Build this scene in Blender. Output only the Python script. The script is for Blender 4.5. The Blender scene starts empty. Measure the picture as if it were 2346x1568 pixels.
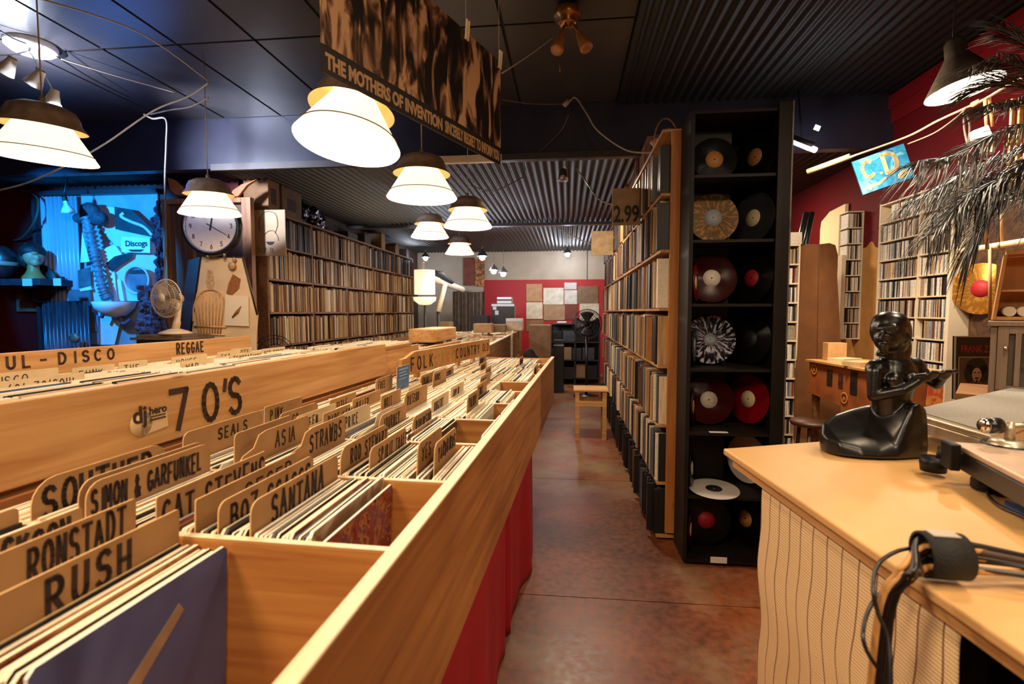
import bpy, bmesh, math, random
from mathutils import Vector, Matrix
SC = bpy.context.scene
COL = SC.collection
R = random.Random(7)
PI = math.pi

# ---------------------------------------------------------------- camera
CAM_H = 1.45; F = 1175.0; CX, CY = 1173.0, 784.0
YAW = math.radians(6.17); PITCH = math.radians(3.36)
fwd = Vector((-math.sin(YAW)*math.cos(PITCH), math.cos(YAW)*math.cos(PITCH), -math.sin(PITCH)))
rgt = Vector((math.cos(YAW), math.sin(YAW), 0))
upv = rgt.cross(fwd)
CAMP = Vector((0, 0, CAM_H))
cd = bpy.data.cameras.new('camera'); cam = bpy.data.objects.new('camera', cd); COL.objects.link(cam)
cd.sensor_width = 36.0; cd.lens = 36.0*F/2346.0; cd.clip_start = 0.05; cd.clip_end = 60
cam.location = CAMP
cam.matrix_world = Matrix.Translation(CAMP) @ Matrix((rgt, upv, -fwd)).transposed().to_4x4()
cd.dof.use_dof = True; cd.dof.focus_distance = 2.6; cd.dof.aperture_fstop = 3.6
SC.camera = cam

# ---------------------------------------------------------------- world, exposure
wd = bpy.data.worlds.new('world'); SC.world = wd; wd.use_nodes = True
wd.node_tree.nodes['Background'].inputs[0].default_value = (0.30, 0.28, 0.32, 1)
wd.node_tree.nodes['Background'].inputs[1].default_value = 0.02
SC.view_settings.view_transform = 'Standard'; SC.view_settings.look = 'None'
SC.view_settings.exposure = 0.0; SC.view_settings.gamma = 1.0; SC.view_settings.use_curve_mapping = False
try:
    SC.cycles.use_denoising = True
    SC.cycles.max_bounces = 8; SC.cycles.diffuse_bounces = 4; SC.cycles.glossy_bounces = 3
    SC.cycles.transmission_bounces = 6; SC.cycles.sample_clamp_indirect = 4.0
    SC.cycles.caustics_reflective = False; SC.cycles.caustics_refractive = False
except Exception: pass

def W(px, py, d=None, X=None, Y=None, Z=None):
    """a point of the room seen in a direction of the photograph: at depth d, or on a plane X, Y or Z"""
    r = fwd + rgt*((px-CX)/F) + upv*((CY-py)/F)
    if d is not None:
        t = d
    elif X is not None: t = X/r.x
    elif Y is not None: t = Y/r.y
    else: t = (Z-CAM_H)/r.z
    return CAMP + r*t

WARM = (1.0, 0.77, 0.52)
COOL = (0.80, 0.88, 1.0)
def lamp(name, kind, loc, power, color=WARM, size=0.05, rot=None, spot=None, blend=0.5, sizey=None):
    l = bpy.data.lights.new(name, kind); l.energy = power; l.color = color
    if kind == 'AREA':
        l.size = size
        if sizey: l.shape = 'RECTANGLE'; l.size_y = sizey
    else: l.shadow_soft_size = size
    if kind == 'SPOT': l.spot_size = spot or 1.2; l.spot_blend = blend
    o = bpy.data.objects.new(name, l); COL.objects.link(o); o.location = loc
    if rot is not None:
        o.rotation_euler = Vector(rot).to_track_quat('-Z', 'Y').to_euler()
    return o
# shop lamps presumed behind the camera, then fill lights added without fittings
lamp('shop_fill_lamp', 'AREA', (0.9, -0.9, 2.80), 34, WARM, 0.5, rot=(-0.05, 0.25, -1))
lamp('shop_fill_lamp', 'AREA', (-1.3, -0.3, 2.75), 48, WARM, 0.5, rot=(0.1, 0.0, -1))
lamp('shop_fill_lamp', 'SPOT', (1.15, 0.45, 2.85), 75, WARM, 0.12, rot=(0, 0.05, -1), spot=1.25, blend=0.7)  # added to brighten the worktop alone
lamp('shop_fill_lamp', 'AREA', (-0.35, 0.0, 2.85), 26, WARM, 0.3, rot=(0.1, 0.1, -1))  # added to brighten the cloth front and record tops
lamp('shop_fill_lamp', 'AREA', (1.45, 1.6, 2.7), 20, WARM, 0.25, rot=(0, 0, -1))
lamp('shop_fill_lamp', 'AREA', (1.35, 3.3, 2.6), 48, (1.0, 0.80, 0.55), 0.25, rot=(0.55, 0.1, -1))
lamp('shop_fill_lamp', 'AREA', (-1.9, 9.6, 2.6), 15, (1.0, 0.85, 0.66), 0.25, rot=(0, 0, -1))
lamp('shop_fill_lamp', 'AREA', (1.8, 5.9, 2.6), 26, WARM, 0.25, rot=(0.3, 0, -1))
lamp('shop_fill_lamp', 'AREA', (0.15, 5.3, 2.7), 38, (1.0, 0.84, 0.64), 0.2, rot=(0, 0, -1))  # added to make the pool of light on the aisle floor
lamp('shop_fill_lamp', 'AREA', (-0.1, 9.4, 2.7), 46, (1.0, 0.84, 0.64), 0.25, rot=(0, 0.75, -1))  # added to brighten the back wall
lamp('blue_spot', 'SPOT', (-5.12, 3.55, 2.55), 360, (0.004, 0.33, 1.0), 0.05, rot=(-0.02, 1.62, -0.55), spot=1.22, blend=0.12)
lamp('blue_bleed_fill', 'POINT', (-3.5, 3.8, 2.6), 13, (0.12, 0.26, 1.0), 0.4)  # added point light for the blue bleed on the ceiling, no fitting

# ---------------------------------------------------------------- materials
def lin(c):
    if isinstance(c, str):
        c = tuple(int(c[i:i+2], 16)/255 for i in (0, 2, 4))
    return tuple((x/12.92 if x <= 0.04045 else ((x+0.055)/1.055)**2.4) for x in c)
MATS = {}
def mat(name, color, rough=0.6, metal=0.0, var=0.0, scale=30, bump=0.0, emit=0.0, emcol=None, spec=0.5, coat=0.0, coord='Object', stretch=(1, 1, 1), color2=None, trans=0.0, alpha=1.0):
    if name in MATS: return MATS[name]
    m = bpy.data.materials.new(name); m.use_nodes = True
    nt = m.node_tree; b = nt.nodes['Principled BSDF']
    c = lin(color); b.inputs['Base Color'].default_value = (*c, 1)
    b.inputs['Roughness'].default_value = rough; b.inputs['Metallic'].default_value = metal
    b.inputs['Specular IOR Level'].default_value = spec
    if coat: b.inputs['Coat Weight'].default_value = coat; b.inputs['Coat Roughness'].default_value = 0.15
    if trans: b.inputs['Transmission Weight'].default_value = trans
    if alpha < 1: b.inputs['Alpha'].default_value = alpha
    if emit:
        b.inputs['Emission Color'].default_value = (*lin(emcol or color), 1); b.inputs['Emission Strength'].default_value = emit
    tc = nt.nodes.new('ShaderNodeTexCoord'); mp = nt.nodes.new('ShaderNodeMapping')
    mp.inputs['Scale'].default_value = stretch
    nt.links.new(tc.outputs[coord], mp.inputs[0])
    nz = nt.nodes.new('ShaderNodeTexNoise'); nz.inputs['Scale'].default_value = scale; nz.inputs['Detail'].default_value = 4
    nt.links.new(mp.outputs[0], nz.inputs['Vector'])
    cr = nt.nodes.new('ShaderNodeValToRGB'); cr.color_ramp.elements[0].position = 0.3; cr.color_ramp.elements[1].position = 0.7
    v = var
    c2 = lin(color2) if color2 else tuple(min(1, x*(1+v)) for x in c)
    cr.color_ramp.elements[0].color = (*[x*(1-v) for x in c], 1); cr.color_ramp.elements[1].color = (*c2, 1)
    nt.links.new(nz.outputs['Fac'], cr.inputs[0])
    if var or color2: nt.links.new(cr.outputs[0], b.inputs['Base Color'])
    if bump:
        bp = nt.nodes.new('ShaderNodeBump'); bp.inputs['Strength'].default_value = bump; bp.inputs['Distance'].default_value = 0.004
        nt.links.new(nz.outputs['Fac'], bp.inputs['Height']); nt.links.new(bp.outputs[0], b.inputs['Normal'])
    MATS[name] = m
    return m

def wood(name, c1, c2, axis='y', rough=0.5, scale=1.0, knots=True):
    if name in MATS: return MATS[name]
    m = bpy.data.materials.new(name); m.use_nodes = True
    nt = m.node_tree; N = nt.nodes; L = nt.links; b = N['Principled BSDF']; b.inputs['Roughness'].default_value = rough
    tc = N.new('ShaderNodeTexCoord'); mp = N.new('ShaderNodeMapping')
    s = {'x': (1.2, 22, 22), 'y': (22, 1.2, 22), 'z': (22, 22, 1.2)}[axis]
    mp.inputs['Scale'].default_value = tuple(q*scale for q in s)
    L.new(tc.outputs['Object'], mp.inputs[0])
    nz = N.new('ShaderNodeTexNoise'); nz.inputs['Scale'].default_value = 1.6; nz.inputs['Detail'].default_value = 6; nz.inputs['Distortion'].default_value = 0.6
    L.new(mp.outputs[0], nz.inputs['Vector'])
    n2 = N.new('ShaderNodeTexNoise'); n2.inputs['Scale'].default_value = 2.2; L.new(tc.outputs['Object'], n2.inputs['Vector'])
    cr = N.new('ShaderNodeValToRGB'); cr.color_ramp.elements[0].position = 0.30; cr.color_ramp.elements[1].position = 0.66
    cr.color_ramp.elements[0].color = (*lin(c1), 1); cr.color_ramp.elements[1].color = (*lin(c2), 1)
    L.new(nz.outputs['Fac'], cr.inputs[0])
    mx = N.new('ShaderNodeMix'); mx.data_type = 'RGBA'; mx.blend_type = 'MULTIPLY'; mx.inputs[0].default_value = 0.35
    L.new(cr.outputs[0], mx.inputs[6])
    cr2 = N.new('ShaderNodeValToRGB'); cr2.color_ramp.elements[0].color = (0.55, 0.45, 0.36, 1); cr2.color_ramp.elements[1].color = (1, 1, 1, 1)
    cr2.color_ramp.elements[0].position = 0.3; cr2.color_ramp.elements[1].position = 0.6
    L.new(n2.outputs['Fac'], cr2.inputs[0]); L.new(cr2.outputs[0], mx.inputs[7])
    out = mx.outputs[2]
    if knots:
        vo = N.new('ShaderNodeTexVoronoi'); vo.inputs['Scale'].default_value = 4.2
        mp2 = N.new('ShaderNodeMapping'); sk = {'x': (0.5, 1.3, 1.3), 'y': (1.3, 0.5, 1.3), 'z': (1.3, 1.3, 0.5)}[axis]
        mp2.inputs['Scale'].default_value = sk; L.new(tc.outputs['Object'], mp2.inputs[0]); L.new(mp2.outputs[0], vo.inputs['Vector'])
        ck = N.new('ShaderNodeValToRGB'); ck.color_ramp.elements[0].position = 0.035; ck.color_ramp.elements[1].position = 0.075
        ck.color_ramp.elements[0].color = (0.25, 0.12, 0.05, 1); ck.color_ramp.elements[1].color = (1, 1, 1, 1)
        L.new(vo.outputs['Distance'], ck.inputs[0])
        m3 = N.new('ShaderNodeMix'); m3.data_type = 'RGBA'; m3.blend_type = 'MULTIPLY'; m3.inputs[0].default_value = 0.7
        L.new(out, m3.inputs[6]); L.new(ck.outputs[0], m3.inputs[7]); out = m3.outputs[2]
    L.new(out, b.inputs['Base Color'])
    bp = N.new('ShaderNodeBump'); bp.inputs['Strength'].default_value = 0.15; bp.inputs['Distance'].default_value = 0.002
    L.new(nz.outputs['Fac'], bp.inputs['Height']); L.new(bp.outputs[0], b.inputs['Normal'])
    MATS[name] = m
    return m

# ---------------------------------------------------------------- mesh builder
class MB:
    def __init__(s): s.bm = bmesh.new(); s.mi = 0
    def _f(s, vs, mi=None, smooth=False):
        try: f = s.bm.faces.new(vs)
        except ValueError: return None
        f.material_index = s.mi if mi is None else mi; f.smooth = smooth; return f
    def box(s, c, sz, M=None, mi=None):
        c = Vector(c); hx, hy, hz = sz[0]/2, sz[1]/2, sz[2]/2
        vs = []
        for x in (-hx, hx):
            for y in (-hy, hy):
                for z in (-hz, hz):
                    p = Vector((x, y, z))
                    if M is not None: p = M @ p
                    vs.append(s.bm.verts.new(p+c))
        for a in ((0, 1, 3, 2), (4, 6, 7, 5), (0, 4, 5, 1), (2, 3, 7, 6), (0, 2, 6, 4), (1, 5, 7, 3)):
            s._f([vs[i] for i in a], mi)
        return s
    def bb(s, x0, x1, y0, y1, z0, z1, mi=None):
        return s.box(((x0+x1)/2, (y0+y1)/2, (z0+z1)/2), (x1-x0, y1-y0, z1-z0), None, mi)
    def loft(s, rings, cap=True, closed=True, smooth=True, mi=None):
        vr = [[s.bm.verts.new(p) for p in r] for r in rings]
        for a, b in zip(vr, vr[1:]):
            n = len(a)
            for i in range(n if closed else n-1):
                j = (i+1) % n
                s._f([a[i], a[j], b[j], b[i]], mi, smooth)
        if cap:
            s._f(list(reversed(vr[0])), mi); s._f(vr[-1], mi)
        return s
    def tube(s, pts, r, n=8, smooth=True, mi=None, cap=True):
        pts = [Vector(p) for p in pts]; rings = []
        prev = None
        for i, p in enumerate(pts):
            d = (pts[min(i+1, len(pts)-1)] - pts[max(i-1, 0)])
            if d.length < 1e-9: d = Vector((0, 0, 1))
            d.normalize()
            if prev is None:
                a = Vector((0, 0, 1)) if abs(d.z) < 0.9 else Vector((1, 0, 0))
                u = d.cross(a).normalized()
            else:
                u = (prev - d*prev.dot(d))
                u = u.normalized() if u.length > 1e-6 else d.orthogonal().normalized()
            prev = u; v = d.cross(u)
            rr = r[i] if isinstance(r, (list, tuple)) else r
            rings.append([p + (u*math.cos(2*PI*k/n) + v*math.sin(2*PI*k/n))*rr for k in range(n)])
        return s.loft(rings, cap, True, smooth, mi)
    def cyl(s, p0, p1, r0, r1=None, n=20, smooth=True, mi=None):
        return s.tube([p0, p1], [r0, r0 if r1 is None else r1], n, smooth, mi)
    def lathe(s, prof, c=(0, 0, 0), n=32, M=None, smooth=True, mi=None, cap=False):
        c = Vector(c); rings = []
        for r, z in prof:
            ring = []
            for k in range(n):
                p = Vector((r*math.cos(2*PI*k/n), r*math.sin(2*PI*k/n), z))
                if M is not None: p = M @ p
                ring.append(p+c)
            rings.append(ring)
        return s.loft(rings, cap, True, smooth, mi)
    def ball(s, c, rad, M=None, n=12, mi=None):
        rx, ry, rz = (rad, rad, rad) if isinstance(rad, (int, float)) else rad
        c = Vector(c); rings = []
        for i in range(1, n):
            t = PI*i/n; ring = []
            for k in range(n*2):
                a = PI*k/n
                p = Vector((rx*math.sin(t)*math.cos(a), ry*math.sin(t)*math.sin(a), -rz*math.cos(t)))
                if M is not None: p = M @ p
                ring.append(p+c)
            rings.append(ring)
        return s.loft(rings, True, True, True, mi)
    def prism(s, pts, vec, mi=None, smooth=False):
        a = [s.bm.verts.new(Vector(p)) for p in pts]; b = [s.bm.verts.new(Vector(p)+Vector(vec)) for p in pts]
        s._f(list(reversed(a)), mi); s._f(b, mi)
        n = len(a)
        for i in range(n):
            j = (i+1) % n; s._f([a[i], a[j], b[j], b[i]], mi, smooth)
        return s
    def quad(s, *p, mi=None):
        s._f([s.bm.verts.new(Vector(q)) for q in p], mi); return s
    def grid(s, fn, nu, nv, smooth=True, mi=None):
        vs = [[s.bm.verts.new(Vector(fn(i/nu, j/nv))) for j in range(nv+1)] for i in range(nu+1)]
        for i in range(nu):
            for j in range(nv):
                s._f([vs[i][j], vs[i+1][j], vs[i+1][j+1], vs[i][j+1]], mi, smooth)
        return s

def wm(o):
    if o is None: return Matrix()
    return wm(o.parent) @ o.matrix_parent_inverse @ o.matrix_basis
def add(name, mb, m, parent=None, M=None, at=None, rotz=0.0, bevel=0.0, solid=0.0):
    """link a mesh given in room coordinates (or in M's) as one object"""
    me = bpy.data.meshes.new(name)
    bm = mb.bm
    if M is not None: bm.transform(M)
    o = bpy.data.objects.new(name, me); COL.objects.link(o)
    if parent is not None:
        o.parent = parent; inv = wm(parent).inverted()
        if at is not None:
            o.location = inv @ Vector(at); inv = (wm(parent) @ Matrix.Translation(o.location)).inverted()
    else:
        if at is not None: o.location = at
        o.rotation_euler = (0, 0, rotz)
        inv = wm(o).inverted()
    bm.transform(inv)
    if solid == 0: bmesh.ops.recalc_face_normals(bm, faces=bm.faces[:])
    bm.to_mesh(me); bm.free()
    for q in (m if isinstance(m, (list, tuple)) else [m]): me.materials.append(q)
    if solid:
        md = o.modifiers.new('thickness', 'SOLIDIFY'); md.thickness = solid; md.offset = 0
    if bevel:
        md = o.modifiers.new('edge', 'BEVEL'); md.width = bevel; md.segments = 2; md.limit_method = 'ANGLE'
    return o
def tag(o, label, cat, group=None, kind=None):
    o['label'] = label; o['category'] = cat
    if group: o['group'] = group
    if kind: o['kind'] = kind
    return o
def thing(name, label, cat, loc=(0, 0, 0), rotz=0.0, group=None):
    o = bpy.data.objects.new(name, None); COL.objects.link(o); o.location = loc; o.rotation_euler = (0, 0, rotz)
    o.empty_display_size = 0.05
    return tag(o, label, cat, group)
def struct(name, mb, m, **k):
    o = add(name, mb, m, **k); o['kind'] = 'structure'; return o
def single(name, mb, m, label, cat, at, group=None, **k):
    return tag(add(name, mb, m, at=at, **k), label, cat, group)
def link_mesh(name, me, M, label=None, cat=None, group=None, parent=None):
    o = bpy.data.objects.new(name, me); COL.objects.link(o)
    if parent is not None: o.parent = parent; o.matrix_basis = wm(parent).inverted() @ M
    else: o.matrix_basis = M
    if label: tag(o, label, cat, group)
    return o
def spline(pts, k=6):
    pts = [Vector(p) for p in pts]; out = []
    P = [pts[0]] + pts + [pts[-1]]
    for i in range(1, len(P)-2):
        a, b, c, d = P[i-1], P[i], P[i+1], P[i+2]
        for j in range(k):
            t = j/k
            out.append(0.5*((2*b) + (c-a)*t + (2*a-5*b+4*c-d)*t*t + (3*b-a-3*c+d)*t**3))
    out.append(pts[-1]); return out

# ---------------------------------------------------------------- drawn lettering
def arc(cx, cy, rx, ry, a0, a1, n=8):
    return [(cx+rx*math.cos(math.radians(a0+(a1-a0)*i/n)), cy+ry*math.sin(math.radians(a0+(a1-a0)*i/n))) for i in range(n+1)]
O_ = [arc(.5, .5, .42, .5, 90, 450, 16)]
LET = {
 'A': [[(0, 0), (.45, 1), (.9, 0)], [(.2, .38), (.72, .38)]],
 'B': [[(.1, 0), (.1, 1)], [(.1, 1)]+arc(.45, .77, .35, .23, 90, -90)+[(.1, .54)], [(.1, .54)]+arc(.48, .27, .4, .27, 90, -90)+[(.1, 0)]],
 'C': [arc(.52, .5, .42, .5, 50, 310, 12)],
 'D': [[(.1, 0), (.1, 1)], [(.1, 1)]+arc(.35, .5, .5, .5, 90, -90, 12)+[(.1, 0)]],
 'E': [[(.8, 1), (.1, 1), (.1, 0), (.8, 0)], [(.1, .52), (.65, .52)]],
 'F': [[(.8, 1), (.1, 1), (.1, 0)], [(.1, .52), (.65, .52)]],
 'G': [arc(.5, .5, .42, .5, 50, 340, 12)+[(.9, .45), (.55, .45)]],
 'H': [[(.1, 0), (.1, 1)], [(.8, 0), (.8, 1)], [(.1, .5), (.8, .5)]],
 'I': [[(.45, 0), (.45, 1)]],
 'J': [[(.7, 1)]+arc(.4, .25, .3, .25, 0, -170)],
 'K': [[(.1, 0), (.1, 1)], [(.8, 1), (.1, .42)], [(.32, .6), (.85, 0)]],
 'L': [[(.1, 1), (.1, 0), (.75, 0)]],
 'M': [[(.02, 0), (.1, 1), (.48, .3), (.85, 1), (.93, 0)]],
 'N': [[(.1, 0), (.1, 1), (.8, 0), (.8, 1)]],
 'O': O_, '0': O_,
 'P': [[(.1, 0), (.1, 1)]+arc(.45, .74, .37, .26, 90, -90)+[(.1, .48)]],
 'R': [[(.1, 0), (.1, 1)]+arc(.45, .74, .37, .26, 90, -90)+[(.1, .48)], [(.4, .48), (.88, 0)]],
 'S': [arc(.47, .75, .36, .25, 30, 270, 8)+arc(.45, .26, .38, .26, 90, -150, 8)],
 'T': [[(.45, 0), (.45, 1)], [(0, 1), (.9, 1)]],
 'U': [[(.1, 1)]+arc(.46, .32, .36, .32, 180, 360)+[(.82, 1)]],
 'V': [[(0, 1), (.45, 0), (.9, 1)]],
 'W': [[(0, 1), (.22, 0), (.47, .75), (.72, 0), (.95, 1)]],
 'Y': [[(0, 1), (.45, .5), (.9, 1)], [(.45, .5), (.45, 0)]],
 'Z': [[(.05, 1), (.85, 1), (.05, 0), (.85, 0)]],
 '1': [[(.25, .8), (.5, 1), (.5, 0)]], '2': [arc(.45, .7, .36, .3, 160, -30, 8)+[(.05, 0), (.85, 0)]],
 '3': [arc(.42, .75, .36, .25, 150, -90, 8)+arc(.42, .25, .4, .25, 90, -150, 8)],
 '4': [[(.65, 0), (.65, 1), (.05, .3), (.9, .3)]], '5': [[(.8, 1), (.2, 1), (.15, .58)]+arc(.45, .3, .38, .32, 110, -150, 8)],
 '6': [[(.7, 1), (.25, .6)]+arc(.47, .3, .36, .3, 150, 500, 12)], '7': [[(.02, 1), (.85, 1), (.35, 0)]],
 '8': [arc(.45, .75, .3, .25, -90, 270, 12), arc(.45, .26, .38, .26, 90, 450, 12)], '9': [arc(.45, .7, .35, .3, 0, 360, 12)+[(.75, .35), (.5, 0)]],
 "'": [[(.3, 1.05), (.18, .75)]], '-': [[(.15, .5), (.7, .5)]], '.': [[(.3, .02), (.36, .02)]], '&': [[(.9, 0), (.2, .75), (.35, 1), (.55, .8), (.1, .3), (.3, 0), (.6, .02), (.85, .4)]], ' ': [],
}
def lettering(text, h, w, gap, th, jit=0.0, depth=0.0012, rnd=None, mb=None, x0=0.0, y0=0.0):
    """flat drawn strokes in the local x (reading) / y (up) plane, raised along z"""
    mb = mb or MB(); x = x0; rnd = rnd or R
    for ch in text:
        dy = rnd.uniform(-jit, jit)*h; sc = 1+rnd.uniform(-jit, jit)*1.2; sh = rnd.uniform(-jit, jit)
        for pl in LET.get(ch, []):
            P = [Vector((x+(q[0]+sh*q[1])*w, y0+dy+q[1]*h*sc, 0)) for q in pl]
            for a, b in zip(P, P[1:]):
                d = b-a
                if d.length < 1e-6: continue
                d.normalize(); n = Vector((-d.y, d.x, 0))*th/2; e = d*th*0.35
                mb.prism([a-e-n, b+e-n, b+e+n, a-e+n], (0, 0, depth))
        x += (w*0.45 if ch in "'.I1" else w)+gap if ch != ' ' else w*0.7+gap
    return mb, x-gap-x0
def frame(o, xd, yd):
    xd = Vector(xd).normalized(); zd = xd.cross(Vector(yd)).normalized(); yd = zd.cross(xd)
    return Matrix.Translation(Vector(o)) @ Matrix((xd, yd, zd)).transposed().to_4x4()
def fonttext(name, text, size, m, M, parent, width=None, depth=0.001, bold=0.0):
    cu = bpy.data.curves.new(name, 'FONT'); cu.body = text; cu.size = size; cu.extrude = depth; cu.offset = bold
    t = bpy.data.objects.new(name, cu); COL.objects.link(t)
    bpy.context.view_layer.update()
    me = bpy.data.meshes.new_from_object(t.evaluated_get(bpy.context.evaluated_depsgraph_get()))
    bpy.data.objects.remove(t)
    xs = [v.co.x for v in me.vertices]; ys = [v.co.y for v in me.vertices]
    sx = (width/(max(xs)-min(xs))) if width else 1
    me.transform(Matrix.Diagonal((sx, 1, 1, 1)) @ Matrix.Translation((-min(xs), -min(ys), 0)))
    me.materials.clear(); me.materials.append(m); me.name = name
    return link_mesh(name, me, M, parent=parent)
# ================================================================ THE ROOM
# floor: polished stained concrete, worn and patchy
def floor_mat():
    m = bpy.data.materials.new('stained_concrete'); m.use_nodes = True; nt = m.node_tree; N = nt.nodes; L = nt.links; b = N['Principled BSDF']
    tc = N.new('ShaderNodeTexCoord')
    n1 = N.new('ShaderNodeTexNoise'); n1.inputs['Scale'].default_value = 1.3; n1.inputs['Detail'].default_value = 8; n1.inputs['Roughness'].default_value = 0.62
    n2 = N.new('ShaderNodeTexNoise'); n2.inputs['Scale'].default_value = 26; n2.inputs['Detail'].default_value = 6
    L.new(tc.outputs['Object'], n1.inputs['Vector']); L.new(tc.outputs['Object'], n2.inputs['Vector'])
    c1 = N.new('ShaderNodeValToRGB'); e = c1.color_ramp.elements
    e[0].position = 0.30; e[0].color = (*lin('5a3320'), 1); e[1].position = 0.70; e[1].color = (*lin('a0592e'), 1)
    x = c1.color_ramp.elements.new(0.48); x.color = (*lin('7c4428'), 1)
    L.new(n1.outputs['Fac'], c1.inputs[0])
    c2 = N.new('ShaderNodeValToRGB'); c2.color_ramp.elements[0].position = 0.35; c2.color_ramp.elements[0].color = (0.5, 0.5, 0.52, 1)
    c2.color_ramp.elements[1].position = 0.62; c2.color_ramp.elements[1].color = (1.1, 1.05, 1.0, 1); L.new(n2.outputs['Fac'], c2.inputs[0])
    mx = N.new('ShaderNodeMix'); mx.data_type = 'RGBA'; mx.blend_type = 'MULTIPLY'; mx.inputs[0].default_value = 0.7
    L.new(c1.outputs[0], mx.inputs[6]); L.new(c2.outputs[0], mx.inputs[7])
    n3 = N.new('ShaderNodeTexNoise'); n3.inputs['Scale'].default_value = 0.75; n3.inputs['Detail'].default_value = 7; n3.inputs['Roughness'].default_value = 0.7
    mp3 = N.new('ShaderNodeMapping'); mp3.inputs['Location'].default_value = (3.1, 1.7, 0); L.new(tc.outputs['Object'], mp3.inputs[0]); L.new(mp3.outputs[0], n3.inputs['Vector'])
    c3 = N.new('ShaderNodeValToRGB'); c3.color_ramp.elements[0].position = 0.47; c3.color_ramp.elements[0].color = (0, 0, 0, 1); c3.color_ramp.elements[1].position = 0.64; c3.color_ramp.elements[1].color = (1, 1, 1, 1)
    L.new(n3.outputs['Fac'], c3.inputs[0])
    m4 = N.new('ShaderNodeMix'); m4.data_type = 'RGBA'; L.new(c3.outputs[0], m4.inputs[0]); L.new(mx.outputs[2], m4.inputs[6]); m4.inputs[7].default_value = (*lin('8a7458'), 1)
    L.new(m4.outputs[2], b.inputs['Base Color'])
    cr = N.new('ShaderNodeMapRange'); cr.inputs['To Min'].default_value = 0.24; cr.inputs['To Max'].default_value = 0.52
    L.new(n2.outputs['Fac'], cr.inputs[0]); L.new(cr.outputs[0], b.inputs['Roughness'])
    bp = N.new('ShaderNodeBump'); bp.inputs['Strength'].default_value = 0.12; bp.inputs['Distance'].default_value = 0.004
    L.new(n2.outputs['Fac'], bp.inputs['Height']); L.new(bp.outputs[0], b.inputs['Normal'])
    return m
FLOORM = floor_mat(); JOINT = mat('floor_joint', '2a1810', 0.8)
mb = MB()
XL, XR, YB, YF, YD = -7.2, 2.70, -2.6, 12.0, 4.70
ys = [YB, -0.05, 2.55, 4.40, 6.9, 9.4, YF]
for y0, y1 in zip(ys, ys[1:]):
    mb.bb(XL, XR, y0+0.003, y1-0.003, -0.10, 0.0)
mb.bb(XL, XR, YB, YF, -0.12, -0.006, mi=1)
struct('floor', mb, [FLOORM, JOINT])

# ceiling: painted panels on the left, corrugated sheet on the right, a lower corrugated ceiling beyond the beam
CEIL = mat('navy_ceiling_paint', '363233', 0.34, var=0.18, scale=5, bump=0.15, spec=0.45)
CORR = mat('black_corrugated_metal', '070609', 0.55, metal=0.0, var=0.2, scale=6, spec=0.5)
SEAM = mat('ceiling_seam', '0c0b0e', 0.8)
mb = MB()
xs = [XL]+[-3.27-0.57*k for k in range(6, 0, -1)]+[-3.27, -2.70, -2.13, -1.56, -0.99, -0.43, 0.42]
ysc = [YB, -1.4, -0.2, 1.0, 2.2, 3.4, YD]
xs = sorted(x for x in xs if x >= XL)
for x0, x1 in zip(xs, xs[1:]):
    for y0, y1 in zip(ysc, ysc[1:]):
        mb.bb(x0+0.011, x1-0.011, y0+0.011, y1-0.011, 3.30, 3.33)
mb.bb(XL, XR, YB, YD, 3.315, 3.40, mi=1)
struct('ceiling', mb, [CEIL, SEAM])
def corrug(x0, x1, y0, y1, z, amp=0.014, per=0.076):
    mb = MB(); n = int((x1-x0)/per*8)
    top = [Vector((x0+(x1-x0)*i/n, y0, z+amp*math.cos(2*PI*(x1-x0)*i/n/per))) for i in range(n+1)]
    a = [mb.bm.verts.new(p) for p in top]; b = [mb.bm.verts.new(p+Vector((0, y1-y0, 0))) for p in top]
    for i in range(n): mb._f([a[i], a[i+1], b[i+1], b[i]], 0, True)
    mb.bb(x0, x1, y0, y1, z+0.03, z+0.10)
    return mb
struct('ceiling_metal', corrug(0.42, XR, YB, YD, 3.27, 0.009), CORR)
struct('ceiling_lower', corrug(XL, XR, YD+0.10, YF, 2.86), mat('grey_corrugated_metal', '0c0b0d', 0.5, metal=0.0, var=0.25, scale=6))
struct('trim_1', MB().bb(XL, XR, YD, YD+0.10, 2.83, 3.32), mat('beam_paint', '2b2b38', 0.33, var=0.25, scale=3, bump=0.3, stretch=(1, 1, 1)))
p0, p1 = W(1006, 372, Y=YD-0.03), W(1150, 372, Y=YD-0.03)
struct('trim_2', MB().bb(p0.x, p1.x, YD-0.05, YD-0.002, 2.80, 2.865), wood('pale_plank', 'd9b98a', 'f0dcb8', 'x'), bevel=0.003)
struct('trim_3', MB().bb(-4, XR, 8.10, 8.20, 2.80, 2.845), mat('grey_trim_paint', '6a6468', 0.35, metal=0.3))
struct('trim_4', MB().bb(p1.x, 0.9, YD-0.05, YD-0.002, 2.81, 2.865).bb(-3.4, p0.x, YD-0.05, YD-0.002, 2.80, 2.86), mat('dark_beam_edge', '2f2826', 0.5, var=0.3, scale=10))

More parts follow.
